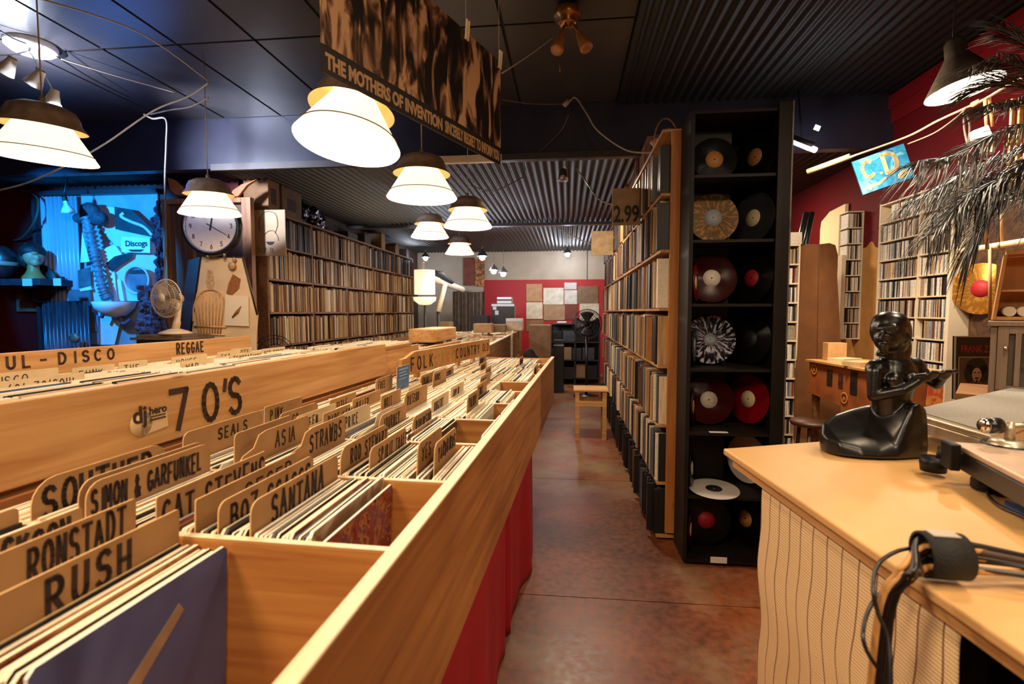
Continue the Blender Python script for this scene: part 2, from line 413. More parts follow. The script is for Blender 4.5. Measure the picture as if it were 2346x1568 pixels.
# walls
RED = mat('red_wall_paint', '7a0c14', 0.50, var=0.10, scale=3, bump=0.1)
DRED = mat('dark_red_wall_paint', '5c0a0e', 0.55, var=0.12, scale=3)
WHT = mat('white_wall_paint', 'b9ab9a', 0.7, var=0.08, scale=4)
def right_wall_mat():
    m = bpy.data.materials.new('red_over_tan_paint'); m.use_nodes = True; nt = m.node_tree; N = nt.nodes; L = nt.links; b = N['Principled BSDF']; b.inputs['Roughness'].default_value = 0.7; b.inputs['Specular IOR Level'].default_value = .2
    tc = N.new('ShaderNodeTexCoord'); sx = N.new('ShaderNodeSeparateXYZ'); L.new(tc.outputs['Object'], sx.inputs[0])
    nz = N.new('ShaderNodeTexNoise'); nz.inputs['Scale'].default_value = 3.2; nz.inputs['Detail'].default_value = 1.5; L.new(tc.outputs['Object'], nz.inputs['Vector'])
    a = N.new('ShaderNodeMath'); a.operation = 'MULTIPLY_ADD'; a.inputs[1].default_value = 0.9; L.new(nz.outputs['Fac'], a.inputs[0]); L.new(sx.outputs['Z'], a.inputs[2])
    g = N.new('ShaderNodeMath'); g.operation = 'GREATER_THAN'; g.inputs[1].default_value = 2.47; L.new(a.outputs[0], g.inputs[0])
    mx = N.new('ShaderNodeMix'); mx.data_type = 'RGBA'; L.new(g.outputs[0], mx.inputs[0])
    mx.inputs[6].default_value = (*lin('c08a4e'), 1); mx.inputs[7].default_value = (*lin('620a11'), 1)
    n2 = N.new('ShaderNodeTexNoise'); n2.inputs['Scale'].default_value = 14; L.new(tc.outputs['Object'], n2.inputs['Vector'])
    hs = N.new('ShaderNodeMapRange'); hs.inputs['To Min'].default_value = 0.82; hs.inputs['To Max'].default_value = 1.15; L.new(n2.outputs['Fac'], hs.inputs[0])
    m2 = N.new('ShaderNodeMix'); m2.data_type = 'RGBA'; m2.blend_type = 'MULTIPLY'; m2.inputs[0].default_value = 1
    L.new(mx.outputs[2], m2.inputs[6]); L.new(hs.outputs[0], m2.inputs[7]); L.new(m2.outputs[2], b.inputs['Base Color'])
    return m
struct('wall_right', MB().bb(XR, XR+0.1, YB, YF, 0, 3.4), right_wall_mat())
struct('trim_5', MB().bb(XR-0.05, XR, YB, YD, 3.14, 3.24).bb(XR-0.025, XR, YB, YD, 3.02, 3.14), RED)
struct('wall_left', MB().bb(XL-0.1, XL, YB, 5.4, 0, 3.4), DRED)
struct('wall_alcove', MB().bb(XL, -3.56, 5.30, 5.40, 0, 2.9), DRED)
struct('wall_inner', MB().bb(-3.66, -3.56, 5.40, YF, 0, 2.9), mat('brown_wall', '4a3a30', 0.7, var=0.1))
struct('wall_behind', MB().bb(XL, XR, YB-0.1, YB, 0, 3.4), mat('dim_wall', '5a4a40', 0.8))
xr0 = W(1108, 700, Y=YF).x
mb = MB(); mb.bb(xr0, XR, YF, YF+0.1, 0, 2.20, mi=1); mb.bb(xr0, XR, YF, YF+0.1, 2.20, 2.9, mi=0); mb.bb(-3.66, xr0, YF, YF+0.1, 0, 2.9, mi=0)
struct('wall_back', mb, [WHT, mat('bright_red_wall_paint', 'b01020', 0.55, var=0.06)])
mb = MB()
pp = W(1345, 600, Y=YF); mb.tube([(pp.x, YF-0.012, 2.84), (pp.x, YF-0.012, 2.2)], 0.008, 6)
tag(add('conduit', mb, mat('conduit_grey', '6a625a', 0.6), at=(pp.x, YF-0.012, 2.2)), 'thin grey conduit running down the white band of the back wall', 'pipe')
# ================================================================ RECORD BINS
BA = math.radians(2.4)
MBIN = Matrix.Rotation(-BA, 4, 'Z')          # bin frame: u across (towards the aisle), v along the aisle
def B(u, v, z): return MBIN @ Vector((u, v, z))
PINE_Y = wood('pine_along', 'b67e44', 'd6a66c', 'y', 0.45)
PINE_X = wood('pine_across', 'b8773a', 'd9a05c', 'x', 0.45)
PINE_Z = wood('pine_upright', 'b47838', 'd6a160', 'z', 0.5)
PARTM = wood('pine_partition', '9a5a2a', 'c08444', 'x', 0.45)
PANELM = wood('pine_front_panel', '95592c', 'b97c44', 'y', 0.5)
PALE = wood('pale_pine_edge', 'eccc9c', 'fbe6c4', 'y', 0.5, knots=False)
INK = mat('black_marker_ink', '2a1710', 0.7)
INKB = mat('dark_brown_letters', '341c10', 0.6)
CARD = mat('tan_card', 'a97f50', 0.75, var=0.12, scale=14, bump=0.1)
CARDE = mat('card_edge', 'dcb07a', 0.8)
SL = [mat('sleeve_cream', 'efdfc0', 0.55, var=0.08, scale=20), mat('sleeve_white', 'f4ecdc', 0.5, var=0.06, scale=20),
      mat('sleeve_tan', 'c9a878', 0.6, var=0.12, scale=20), mat('sleeve_grey', '8d857c', 0.55, var=0.15, scale=20),
      mat('sleeve_dark', '2c2624', 0.5, var=0.2, scale=20), mat('sleeve_brown', '7c5232', 0.55, var=0.2, scale=20),
      mat('sleeve_blue', '3f5676', 0.5, var=0.2, scale=20), mat('sleeve_red', '82301f', 0.5, var=0.2, scale=20)]
WTS = [46, 32, 12, 3, 4, 2, 2, 1]
FRONTV = 4.14; NCOL = 10; V0 = 0.775; DV = 0.334
ZF, ZR = 0.745, 1.06
cols = [(V0+DV*(k-1), V0+DV*k) for k in range(0, NCOL+1)]
cols = [c for c in cols if c[1] <= FRONTV+0.02]

# first unit (70's side) and its neighbours are one long wooden bin counter
bin1 = thing('record_bin', "long pine record bin facing the aisle, numbered 7 0 'S on its back board", 'record bin', B(-0.72, 2.3, 0), -BA)
add('front_panel', MB().bb(-0.302, -0.280, 0.30, FRONTV, 0.725, 1.083), PANELM, bin1, MBIN, bevel=0.003)
add('top_rail', MB().bb(-0.3025, -0.277, 0.30, FRONTV, 1.0835, 1.089), PALE, bin1, MBIN, bevel=0.002)
add('bin_floor', MB().bb(-1.14, -0.303, 0.30, FRONTV, 0.713, 0.730), PINE_Y, bin1, MBIN)
add('end_panel', MB().bb(-1.14, -0.303, FRONTV-0.02, FRONTV, 0.731, 1.075), PINE_X, bin1, MBIN)
add('back_board', MB().bb(-1.178, -1.155, 0.30, 2.80, 1.09, 1.268), PINE_Y, bin1, MBIN, bevel=0.003).__setitem__('label', "upper back board with drawn 7 0 'S")
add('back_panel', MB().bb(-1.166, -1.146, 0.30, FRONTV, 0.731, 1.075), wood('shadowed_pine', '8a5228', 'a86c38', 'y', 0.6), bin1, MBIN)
for k, (a, b) in enumerate(cols):
    if k == len(cols)-1: break
    u1 = -0.318 if k == 0 else -0.304
    add('partition', MB().bb(-1.14, u1, b-0.007, b+0.007, 0.731, 1.062).bb(-1.14, u1, b-0.007, b+0.007, 1.0622, 1.0655, mi=1), [PARTM, PALE], bin1, MBIN, bevel=0.003)  # pale top strip paints the light caught along each partition
for v in (0.5, 1.7, 2.9, 4.0):
    for u in (-1.1, -0.62):
        add('leg', MB().bb(u-0.03, u+0.03, v-0.03, v+0.03, 0, 0.724), PINE_Z, bin1, MBIN)
# lettering on the back board faces the aisle (+u), reading along +v
mb, w = lettering("70", 0.108, 0.068, 0.050, 0.017)
lettering("'", 0.108, 0.05, 0.02, 0.015, mb=mb, x0=0.205)
lettering("S", 0.112, 0.066, 0.02, 0.017, mb=mb, x0=0.232)
LM = MBIN @ frame((-1.1545, 1.262, 1.118), (0, 1, 0), (0, 0, 1))
add('lettering', mb, INKB, bin1, LM)
mb = MB(); mb.lathe([(0.0, 0), (0.034, 0), (0.034, 0.001), (0, 0.001)], (0.03, 0.02, 0), 20)
mb.prism([(0.03, -0.012, 0), (0.115, -0.004, 0), (0.112, 0.05, 0), (0.03, 0.052, 0)], (0, 0, 0.001))
st = add('sticker', mb, mat('sticker_cream', 'd8b98a', 0.6), bin1, MBIN @ frame((-1.1545, 1.135, 1.138), (0, 1, 0), (0, 0, 1)))
st['label'] = 'cream sticker with dj lettering'
fonttext('sticker_lettering', 'dj', 0.062, INKB, MBIN @ frame((-1.153, 1.140, 1.146), (0, 1, 0), (0, 0, 1)), st, bold=0.0012)
fonttext('sticker_lettering', 'hero', 0.030, INKB, MBIN @ frame((-1.153, 1.190, 1.176), (0, 1, 0), (0, 0, 1)), st, bold=0.0006)
add('sticker_lettering', MB().bb(0, 0.05, 0, 0.004, 0, 0.001).bb(0, 0.05, 0.009, 0.012, 0, 0.001), INKB, st, MBIN @ frame((-1.153, 1.192, 1.160), (0, 1, 0), (0, 0, 1)))

# FOLK / COUNTRY board standing in the far half of the bin
A0, A1 = Vector((-0.945, 2.50, 1.115)), Vector((-0.80, 4.09, 1.11))
dd = (A1-A0).normalized()
FM = MBIN @ frame(A0, dd, (0, 0, 1))
fb = thing('sign_board', 'pine board lettered FOLK and COUNTRY standing behind the far records', 'sign board', FM @ Vector((0.8, 0, 0)), -BA)
Lb = (A1-A0).length
add('board', MB().prism([(0, 0, -.02), (Lb, 0, -.02), (Lb, 0.122, -.02), (0.16, 0.122, -.02), (0.05, 0.095, -.02), (0, 0.092, -.02)], (0, 0, .02)), wood('pine_board', 'b07838', 'd29c58', 'x', 0.5), fb, FM, bevel=0.002)
mb, _ = lettering('FOLK', 0.066, 0.05, 0.035, 0.011); add('lettering', mb, INKB, fb, FM @ Matrix.Translation((0.10, 0.022, 0.0005)))
mb, _ = lettering('COUNTRY', 0.060, 0.048, 0.03, 0.010); add('lettering', mb, INKB, fb, FM @ Matrix.Translation((0.80, 0.03, 0.0005)))
add('lettering', lettering('OLD', 0.055, 0.04, 0.02, 0.008)[0], INKB, fb, FM @ Matrix.Translation((1.40, 0.034, 0.0005)))
for x in (0.25, 0.92, 1.25): add('support', MB().bb(x-.02, x+.02, -0.030, 0.09, -0.045, -0.021), PINE_Z, fb, FM)

# second row behind, with the SOUL - DISCO / REGGAE board
bin2 = thing('record_bin', 'second pine record bin behind the 70s board with the DISCO board along its back', 'record bin', B(-1.75, 2.0, 0), -BA)
add('bin_floor', MB().bb(-2.28, -1.20, 0.30, 3.45, 0.845, 0.860), PINE_Y, bin2, MBIN)
add('front_panel', MB().bb(-1.200, -1.182, 0.30, 3.45, 0.83, 1.225), PINE_Y, bin2, MBIN, bevel=0.003)
add('top_rail', MB().bb(-1.215, -1.18, 1.9, 3.3, 1.2255, 1.245), wood('plank_brown', 'a06c34', 'c08a4c', 'y', 0.5), bin2, MBIN, bevel=0.002)
add('back_board', MB().bb(-2.33, -2.305, 0.30, 3.22, 0.85, 1.285), PINE_Y, bin2, MBIN, bevel=0.003)
for v in (1.0, 1.335, 1.67, 2.005, 2.34, 2.675, 3.01, 3.40):
    add('partition', MB().bb(-2.29, -1.205, v-0.006, v+0.006, 0.861, 1.15), PINE_X, bin2, MBIN)
for v in (0.5, 3.3):
    for u in (-2.2, -1.3): add('leg', MB().bb(u-.03, u+.03, v-.03, v+.03, 0, 0.844), PINE_Z, bin2, MBIN)
def on_disco(px, py=810):
    # where the line of sight meets the disco board plane u=-2.304
    r = W(px, py, d=1.0)-CAMP; n = MBIN.to_3x3() @ Vector((1, 0, 0)); t = (-2.304)/(r.dot(n)); p = MBIN.inverted() @ (CAMP + r*t); return p.y, p.z
for s, pxs in (('S', -60), ('O', -30), ('U', 13), ('L', 50), ('-', 90), ('D', 133), ('I', 164), ('S', 188), ('C', 216), ('O', 246)):
    v, z = on_disco(pxs)
    mb, _ = lettering(s, 0.047, 0.036, 0.01, 0.0095); add('lettering', mb, INKB, bin2, MBIN @ frame((-2.304, v, 1.222), (0, 1, 0), (0, 0, 1)))
v, z = on_disco(405); v2, z2 = on_disco(467)
mb, w = lettering('REGGAE', 0.058, (v2-v-0.06)/6, 0.012, 0.010)
add('lettering', mb, INKB, bin2, MBIN @ frame((-2.304, v, 1.212), (0, 1, 0), (0, 0, 1)))

# ---------------------------------------------------------------- record sleeves in the bins
def sleeve_mesh(name, t, mats_, face=None):
    mb = MB(); h = 0.3135; c = 0.004
    pr = [(-t/2, -.156+c, 0), (-t/2, .156-c, 0), (-t/2, .156, c), (-t/2, .156, h-c*2), (-t/2, .156-c*2, h), (-t/2, -.156+c*2, h), (-t/2, -.156, h-c*2), (-t/2, -.156, c)]
    mb.prism(pr, (t, 0, 0))
    bm = mb.bm; bm.faces.ensure_lookup_table(); bm.normal_update()
    if len(mats_) > 1:
        for f in bm.faces:
            if f.normal.x > 0.9 or f.normal.x < -0.9: f.material_index = 1
    me = bpy.data.meshes.new(name); bmesh.ops.recalc_face_normals(bm, faces=bm.faces[:]); bm.to_mesh(me); bm.free()
    for q in mats_: me.materials.append(q)
    return me
def art(name, cols_, scale=6, dist=1.5, rough=0.35, coord='Object', voro=False):
    m = bpy.data.materials.new(name); m.use_nodes = True; nt = m.node_tree; N = nt.nodes; L = nt.links; b = N['Principled BSDF']; b.inputs['Roughness'].default_value = rough
    tc = N.new('ShaderNodeTexCoord'); nz = N.new('ShaderNodeTexNoise'); nz.inputs['Scale'].default_value = scale; nz.inputs['Distortion'].default_value = dist; nz.inputs['Detail'].default_value = 3
    L.new(tc.outputs[coord], nz.inputs['Vector']); cr = N.new('ShaderNodeValToRGB'); cr.color_ramp.interpolation = 'EASE'
    e = cr.color_ramp.elements; n = len(cols_)
    e[0].position = 0.32; e[0].color = (*lin(cols_[0]), 1); e[1].position = 0.68; e[1].color = (*lin(cols_[-1]), 1)
    for i, c in enumerate(cols_[1:-1]):
        x = e.new(0.32+0.36*(i+1)/(n-1)); x.color = (*lin(c), 1)
    L.new(nz.outputs['Fac'], cr.inputs[0]); L.new(cr.outputs[0], b.inputs['Base Color'])
    return m
ARTS = [art('cover_art_warm', ['3a1c14', '8a4426', 'c98f58', '4a2a1c'], 7), art('cover_art_dark', ['1c1816', '3a332e', '5a4a3c'], 6), art('cover_art_pale', ['c8b494', '8c6c4c', 'e0d0b0'], 6)]
PROT = []
for i, sm in enumerate(SL):
    for t in (0.0042, 0.0062): PROT.append((sleeve_mesh('record_sleeve', t, [sm, R.choice(ARTS+[sm, ARTS[2], ARTS[2]])]), i, t))
def pick():
    i = R.choices(range(8), WTS)[0]; return PROT[i*2+(R.random() < 0.4)]
ordn = ['nearest', 'second', 'third', 'fourth', 'fifth', 'sixth', 'seventh', 'eighth', 'ninth', 'tenth', 'eleventh']
stuff = {i: MB() for i in (1, 2)}
nind = 0
def put(u, v, z, lean, c, k, indiv=True, which=1):
    global nind
    p = pick() if c is None else c
    M = MBIN @ Matrix.Translation((u, v, z)) @ Matrix.Rotation(lean, 4, 'Y') @ Matrix.Rotation(R.uniform(-.006, .006), 4, 'Z')
    if indiv:
        link_mesh('record_sleeve', p[0], M, 'record sleeve seen edge-on in the %s column of the aisle-side pine bin' % ordn[k], 'record sleeve', 'record sleeves in the %s bin column' % ordn[k])
        nind += 1
    else:
        s = stuff[which]; h = 0.3135
        s.box(M @ Vector((0, 0, h/2)), (p[2], 0.312, h), M.to_3x3().to_4x4(), mi=p[1])
def lean_at(k, u): return .052+.010*math.sin(u*7+k*1.3)
fronts = {0: -0.628, 1: -0.470, 2: -0.335, 3: -0.47, 4: -0.40, 5: -0.36, 6: -0.48, 7: -0.34, 8: -0.36, 9: -0.36, 10: -0.4}
cardpos = {0: [-0.715, -0.80, -0.90, -1.02], 1: [-0.592, -0.655, -0.70, -0.78, -0.925, -1.03], 2: [-0.385, -0.42, -0.54, -0.60, -0.74, -0.86, -0.90, -1.02]}
for k, (a, b) in enumerate(cols):
    vc = (a+b)/2; u = -1.125; f = fronts.get(k, -0.36)
    cps = cardpos.get(k)
    while u < f-0.008:
        step = R.choice((0.0070, 0.0075, 0.0085, 0.010)) if k else 0.0082
        lean = lean_at(k, u)
        ind = (k <= 2) or (k == 3 and u > -0.75)
        if k <= 2 and u < -0.985: ind = False
        if cps is None or all(abs(u-c) > 0.0056 for c in cps):
            put(u, vc+R.uniform(-.003, .003), ZF+R.uniform(.002, .012)+(0.006 if R.random() < .1 else 0)-(.012 if k == 0 and u > -.80 else 0)+(.004 if k > 2 else 0), lean, None, k, ind)
        u += step

o = add('record_sleeves', stuff[1], SL, at=B(-.7, 2.5, ZF)); tag(o, 'rows of record sleeves filling the far columns of the aisle-side bin', 'record sleeves', kind='stuff')
# second row
for k, v in enumerate((0.83, 1.167, 1.502, 1.837, 2.172, 2.507, 2.842, 3.205)):
    u = -2.27
    while u < -1.24:
        put(u, v, 0.862+R.uniform(0, .012), R.gauss(0.04, .015), None, k, False, 2)
        u += R.choice((0.0075, 0.009, 0.011))
o = add('record_sleeves', stuff[2], SL, at=B(-1.7, 2, .9)); tag(o, 'rows of record sleeves in the second bin below the DISCO board', 'record sleeves', kind='stuff')

# sleeves whose covers show
def cover(name_mat, k, u, v, z, lean, label, dv=0):
    me = sleeve_mesh('record_sleeve', 0.005, [SL[1], name_mat])
    M = MBIN @ Matrix.Translation((u, v+dv, z)) @ Matrix.Rotation(lean, 4, 'Y')
    return link_mesh('record_sleeve', me, M, label, 'record sleeve')
blue = art('cover_blue', ['3a4570', '566296', '434c7c', '6a6c90'], 3, 0.5, 0.4)
c0 = cover(blue, 0, -0.619, 0.607, ZF, 0.05, 'record sleeve with blue cover at the front of the nearest bin column')
mbp = MB(); mbp.prism([(0.05, 0.12, 0), (0.16, 0.10, 0), (0.13, 0.04, 0), (0.09, 0.01, 0), (0.06, 0.05, 0)], (0, 0, 0.0006)); mbp.prism([(0.05, 0.15, 0), (0.19, 0.25, 0), (0.20, 0.235, 0), (0.07, 0.13, 0)], (0, 0, 0.0006), mi=1)
add('cover_print', mbp, [mat('print_red', '8a4a3a', .5, var=.3, scale=25), mat('print_tan', '9a8068', .5, var=.2, scale=25)], c0, MBIN @ Matrix.Translation((-0.6154, 0.47, ZF+0.02)) @ Matrix.Rotation(0.05, 4, 'Y') @ frame((0, 0, 0), (0, 1, 0), (0, 0, 1)))
cover(art('cover_psychedelic', ['5a1c14', 'a8432a', '6a4a5a', 'c07848', '3a1812'], 14, 2.5), 1, -0.460, 0.943, ZF, 0.05, 'record sleeve with busy red painted cover fronting the second bin column')
cover(ARTS[1], 2, -0.326, 1.277, ZF+.012, 0.06, 'record sleeve with dark cover leaning on the front panel in the third column')
cover(ARTS[1], 3, -0.336, 1.61, ZF+.03, 0.09, 'dark record sleeve standing alone against the front panel past the third column')
cover(ARTS[1], 4, -0.336, 1.944, ZF+.03, 0.09, 'small dark-covered sleeve against the front panel beside the fifth empty gap')
cover(ARTS[1], 6, -0.336, 2.612, ZF+.02, 0.09, 'dark sleeve against the front panel near the far end of the bin')

# ---------------------------------------------------------------- divider cards
def divider(u, v, ztop, text, label, lean=0.05, w=0.31, th=0.055, tw=0.03, m=CARD, rnd=0.02, margin=0.016, tx=0.03, shoulder=0, group=None, gap=.008, stroke=.007, zf=ZF, jit=0.05):
    if zf == ZF: lean = lean_at(min(range(len(cols)), key=lambda q: abs((cols[q][0]+cols[q][1])/2-v)), u)
    h = ztop-zf
    mb = MB(); a = []
    r = rnd
    pts = [(-w/2, 0), (w/2, 0), (w/2, h-r)] + [(w/2-r+r*math.cos(t), h-r+r*math.sin(t)) for t in (PI/8, PI/4, 3*PI/8)] + [(w/2-r, h)]
    if shoulder:
        pts += [(-w/2+shoulder+.03, h), (-w/2+shoulder, h-.006), (-w/2+shoulder-.02, h-.035), (-w/2+.01, h-.045), (-w/2, h-.055)]
    else:
        pts += [(-w/2+r, h)] + [(-w/2+r-r*math.sin(t), h-r+r*math.cos(t)) for t in (PI/8, PI/4, 3*PI/8)] + [(-w/2, h-r)]
    mb.prism([(-.0013, y, z) for y, z in pts], (.0026, 0, 0))
    bm = mb.bm; bm.normal_update()
    bmesh.ops.recalc_face_normals(bm, faces=bm.faces[:])
    for f in bm.faces:
        if abs(f.normal.x) < 0.5: f.material_index = 1
    M = MBIN @ Matrix.Translation((u, v, zf)) @ Matrix.Rotation(lean, 4, 'Y')
    me = bpy.data.meshes.new('divider_card'); bm.to_mesh(me); bm.free(); me.materials.append(m); me.materials.append(CARDE)
    o = link_mesh('divider_card', me, M, label, 'divider card', group)
    if text:
        lm, lw = lettering(text, th, tw, gap, stroke, jit)
        q = bpy.data.meshes.new('lettering'); bmesh.ops.recalc_face_normals(lm.bm, faces=lm.bm.faces[:]); lm.bm.to_mesh(q); lm.bm.free(); q.materials.append(INK)
        t = bpy.data.objects.new('lettering', q); COL.objects.link(t); t.parent = o
        t.matrix_basis = frame((0.0016, -w/2+tx, h-margin-th), (0, 1, 0), (0, 0, 1))
    return o
LT = mat('light_card', 'cdb58e', 0.75, var=0.08, scale=14)
v0 = 0.607; v1 = 0.943; v2 = 1.277
divider(-0.712, v0, 1.116, 'RUSH', 'nearest tan divider card at the very front left corner, four big drawn letters', th=0.050, tw=0.024, tx=0.092, rnd=.006, stroke=.0075, gap=.010, margin=.010)
divider(-0.795, v0, 1.130, 'RONSTADT', 'tan divider card second from the camera, eight drawn letters', th=0.048, tw=0.0148, rnd=.006, stroke=.0055, gap=.005, tx=.136, margin=.010)
divider(-0.90, v0, 1.108, 'JACKSON', 'tan divider card third from the camera at the left picture edge', th=0.046, tw=0.017, rnd=.006, tx=.14, gap=.005, margin=.010)
divider(-1.03, v0, 1.10, 'KING', 'plain-topped tan card fourth from the camera near the bin back', th=0.05, tw=0.03, rnd=.01)
divider(-0.592, v1, 1.122, 'SANTANA', 'front tan divider card of the second column with seven upright letters', th=0.050, tw=0.020, tx=0.058, stroke=.006, gap=.0075, margin=.010)
divider(-0.655, v1, 1.118, 'BOZ SCAGGS', 'tan divider card just behind the front one of the second column', th=0.045, tw=0.020, tx=0.03, rnd=.018, stroke=.006)
divider(-0.70, v1, 1.122, 'SEGER', 'wide plain tan divider card third in the second column', th=0.036, tw=0.026, tx=0.13, rnd=.004, w=.312, stroke=.004)
divider(-0.78, v1, 1.122, 'CAT STEVENS', 'brown divider card starting with a large round letter, fourth in the second column', th=0.052, tw=0.02, tx=0.012, rnd=.004, stroke=.006)
divider(-0.925, v1, 1.138, 'SIMON & GARFUNKEL', 'long-lettered dark divider card with curved corners, fifth in the second column', th=0.042, tw=0.0125, gap=.0045, tx=0.01, rnd=.03, stroke=.0055)
divider(-0.94, v1, 1.142, '', 'blank card edge directly behind the long-lettered divider card', rnd=.03)
divider(-1.04, v1, 1.135, 'SOUTHER', 'dark scribbled divider card at the back of the second column', th=0.06, tw=0.028, tx=0.02, rnd=.045, stroke=.009)
divider(-0.385, v2, 1.132, 'YARDBIRDS', 'front tan divider card in the third column, shadowed writing', w=.20, th=0.034, tw=0.011, tx=.03, stroke=.003, jit=.1)
divider(-0.42, v2-.02, 1.136, 'YES', 'second tan divider card of the third column, rounded top', w=.20, th=0.034, tw=0.018, tx=.03, stroke=.003)
divider(-0.54, v2+.01, 1.118, 'SPIRIT TRAFFIC', 'tan divider card with peeling tape at its near corner in the third column', w=.25, th=0.034, tw=0.011, tx=.05, stroke=.003)
divider(-0.60, v2, 1.125, 'ROD STEWART', 'tan divider card behind the peeling-tape card', w=.29, th=0.036, tw=0.014, tx=.05, stroke=.004, rnd=.03)
divider(-0.74, v2, 1.145, 'STRAWBS', 'bulging tan divider card with shoulder, dark letters, middle of third column', th=0.046, tw=0.018, tx=0.11, stroke=.005, shoulder=.09)
divider(-0.86, v2, 1.140, 'ASIA', 'tan divider card behind the shouldered card, pale brush letters', th=0.042, tw=0.020, tx=0.14, stroke=.004, shoulder=.07, m=CARD)
divider(-0.90, v2, 1.145, '', 'thin blank tan divider card near the back of the third column', rnd=.012, w=.25)
divider(-1.02, v2, 1.15, 'SEALS', 'tan divider card at the very back of the third column', th=0.03, tw=0.018, tx=.12, stroke=.004)
mbx = MB(); 
names = ['ROBINSON', 'JOURNEY', 'PRICE', 'RARE EARTH', 'QUEEN', 'POCO', 'PINK', 'PALMER', 'NUGENT', 'NILSSON', 'MOTT', 'MILLER', 'LITTLE', 'KINKS', 'JOPLIN', 'GENESIS', 'FREE', 'EAGLES', 'DOORS', 'CREAM', 'CLASH', 'BYRDS', 'BREAD', 'ARGENT']
rc = random.Random(3); n = 0
spec = {3: [-.56, -.66, -.79, -.86, -.93, -1.0, -1.06], 4: [-.47, -.60, -.70, -.80, -.90, -1.0], 5: [-.50, -.62, -.82, -.97], 6: [-.55, -.80, -.95], 7: [-.6, -.9], 8: [-.36, -.7], 9: [-.5, -.8]}
looks = ['rounded', 'square-cornered', 'worn', 'wide', 'narrow', 'short', 'leaning']
for k, us in spec.items():
    a, b = cols[k]
    for j, u in enumerate(us):
        lk = looks[(j+k) % 7]; w = rc.uniform(.17, .28); bu = -.955+((a+b)/2-2.5)*.0912
        if (a+b)/2 > 2.4 and abs(u-bu) < .06: u = bu+.075
        divider(u, (a+b)/2+rc.uniform(-.008, .008), 1.062+rc.uniform(.045, .085), names[n % len(names)], 'tan divider card, %s from the aisle in the %s bin column' % (ordn[j].replace('nearest', 'first'), ordn[k]), w=w, th=.034, tw=.013, tx=.03, stroke=.0035, rnd=rc.choice((.006, .02, .03)), m=CARD if rc.random() < .8 else LT, lean=rc.uniform(.02, .10))
        n += 1
divider(-0.70, cols[3][0]+.13, 1.12, 'S', 'whitish divider card with a sloping top and single letter S', w=.31, th=.04, tw=.022, tx=.2, m=mat('white_card', 'd8ccb8', .7), shoulder=.16, lean=.03)
divider(-1.08, 1.60, 1.13, 'T .', 'whitish divider card lettered T close under the 70s board', w=.30, th=.05, tw=.03, tx=.17, m=mat('white_card', 'd8ccb8', .7), rnd=.004)
# blue tag at the end of the 70's board
q = divider(-0.915, 2.42, 1.185, '', 'small blue printed tag standing at the start of the FOLK board', w=.17, rnd=.003, m=mat('blue_tag', '3f6fae', .45, var=.3, scale=60), zf=1.06)
add('lettering', MB().bb(-.06, .06, .105, .112, 0, .0005).bb(-.06, .04, .09, .095, 0, .0005).bb(-.05, .06, .075, .080, 0, .0005).bb(-.06, .05, .060, .064, 0, .0005), mat('tag_print', '9cc2e6', .5), q, q.matrix_basis @ frame((0.0016, 0, 0), (0, 1, 0), (0, 0, 1)))
# cards of the second row
for j, (u, v, t, w) in enumerate([(-2.22, 1.70, 'DISCO', .28), (-2.02, 1.62, "60'-70'SOUL", .31), (-2.20, 1.98, 'FUNK', .20), (-2.2, 2.18, 'THE', .16), (-2.15, 2.48, 'HOUSE', .25), (-2.05, 2.80, 'TEMPTATIONS', .28), (-2.2, 2.85, 'SKA', .2), (-2.1, 3.15, 'DUB ROOTS', .26), (-2.24, 3.02, 'TOOTS', .2), (-1.95, 2.3, 'WAR', .22)]):
    divider(u, v, 1.212+rc.uniform(-.006, .008), t, 'cream divider card %s lettering in the second bin, %s along it' % (['with DISCO', 'with SOUL', 'with FUNK', 'with short', 'with faint', 'with long', 'with three-letter', 'with two-word', 'with small', 'with plain'][j], ordn[j]), w=w, th=.030, tw=.022 if len(t) < 9 else .017, tx=.03, stroke=.003, m=LT, zf=.865, lean=.03, rnd=.006)

# small box lying on the bins and the end block
bx = single('wooden_box', MB().prism([(-.12+.05*(1-math.sin(a_)) if False else .12*math.cos(a_), (.30 if math.sin(a_) > 0 else -.30)+.06*math.sin(a_), 0) for a_ in [PI*(i_+.5)/12 for i_ in range(24)]], (0, 0, .11)), PINE_Y, 'long pine box with rounded ends lying on the bins behind the FOLK board', 'wooden box', B(-1.35, 4.35, 1.20), bevel=.010, M=MBIN @ Matrix.Translation((-1.35, 4.35, 1.20)))
# middle part of the island under the box
bin3 = thing('record_bin', 'short pine record bin between the 70s board end and the far bins', 'record bin', B(-1.6, 4.1, 0), -BA)
add('front_panel', MB().bb(-1.19, -1.17, 3.47, 4.60, 0.80, 1.19), PINE_Y, bin3, MBIN, bevel=.003)
add('bin_floor', MB().bb(-2.1, -1.191, 3.501, 4.579, 0.84, 0.855), PINE_Y, bin3, MBIN)
add('back_board', MB().bb(-2.12, -2.101, 3.48, 4.60, 0.84, 1.17), PINE_Y, bin3, MBIN)
add('end_panel', MB().bb(-2.1, -1.191, 4.58, 4.60, 0.84, 1.17), PINE_X, bin3, MBIN)
add('end_panel', MB().bb(-2.1, -1.191, 3.48, 3.50, 0.84, 1.17), PINE_X, bin3, MBIN)
for u in (-2.05, -1.25):
    for v in (3.55, 4.53): add('leg', MB().bb(u-.03, u+.03, v-.03, v+.03, 0, .839), PINE_Z, bin3, MBIN)
s3 = MB()
for v in (3.68, 4.01, 4.34):
    u = -2.07
    while u < -1.22:
        p = pick(); s3.box(B(u, v, 0.857+.157+R.uniform(0, .02)), (p[2], .31, .3135), (MBIN @ Matrix.Rotation(.04, 4, 'Y')).to_3x3().to_4x4(), mi=p[1]); u += .0095
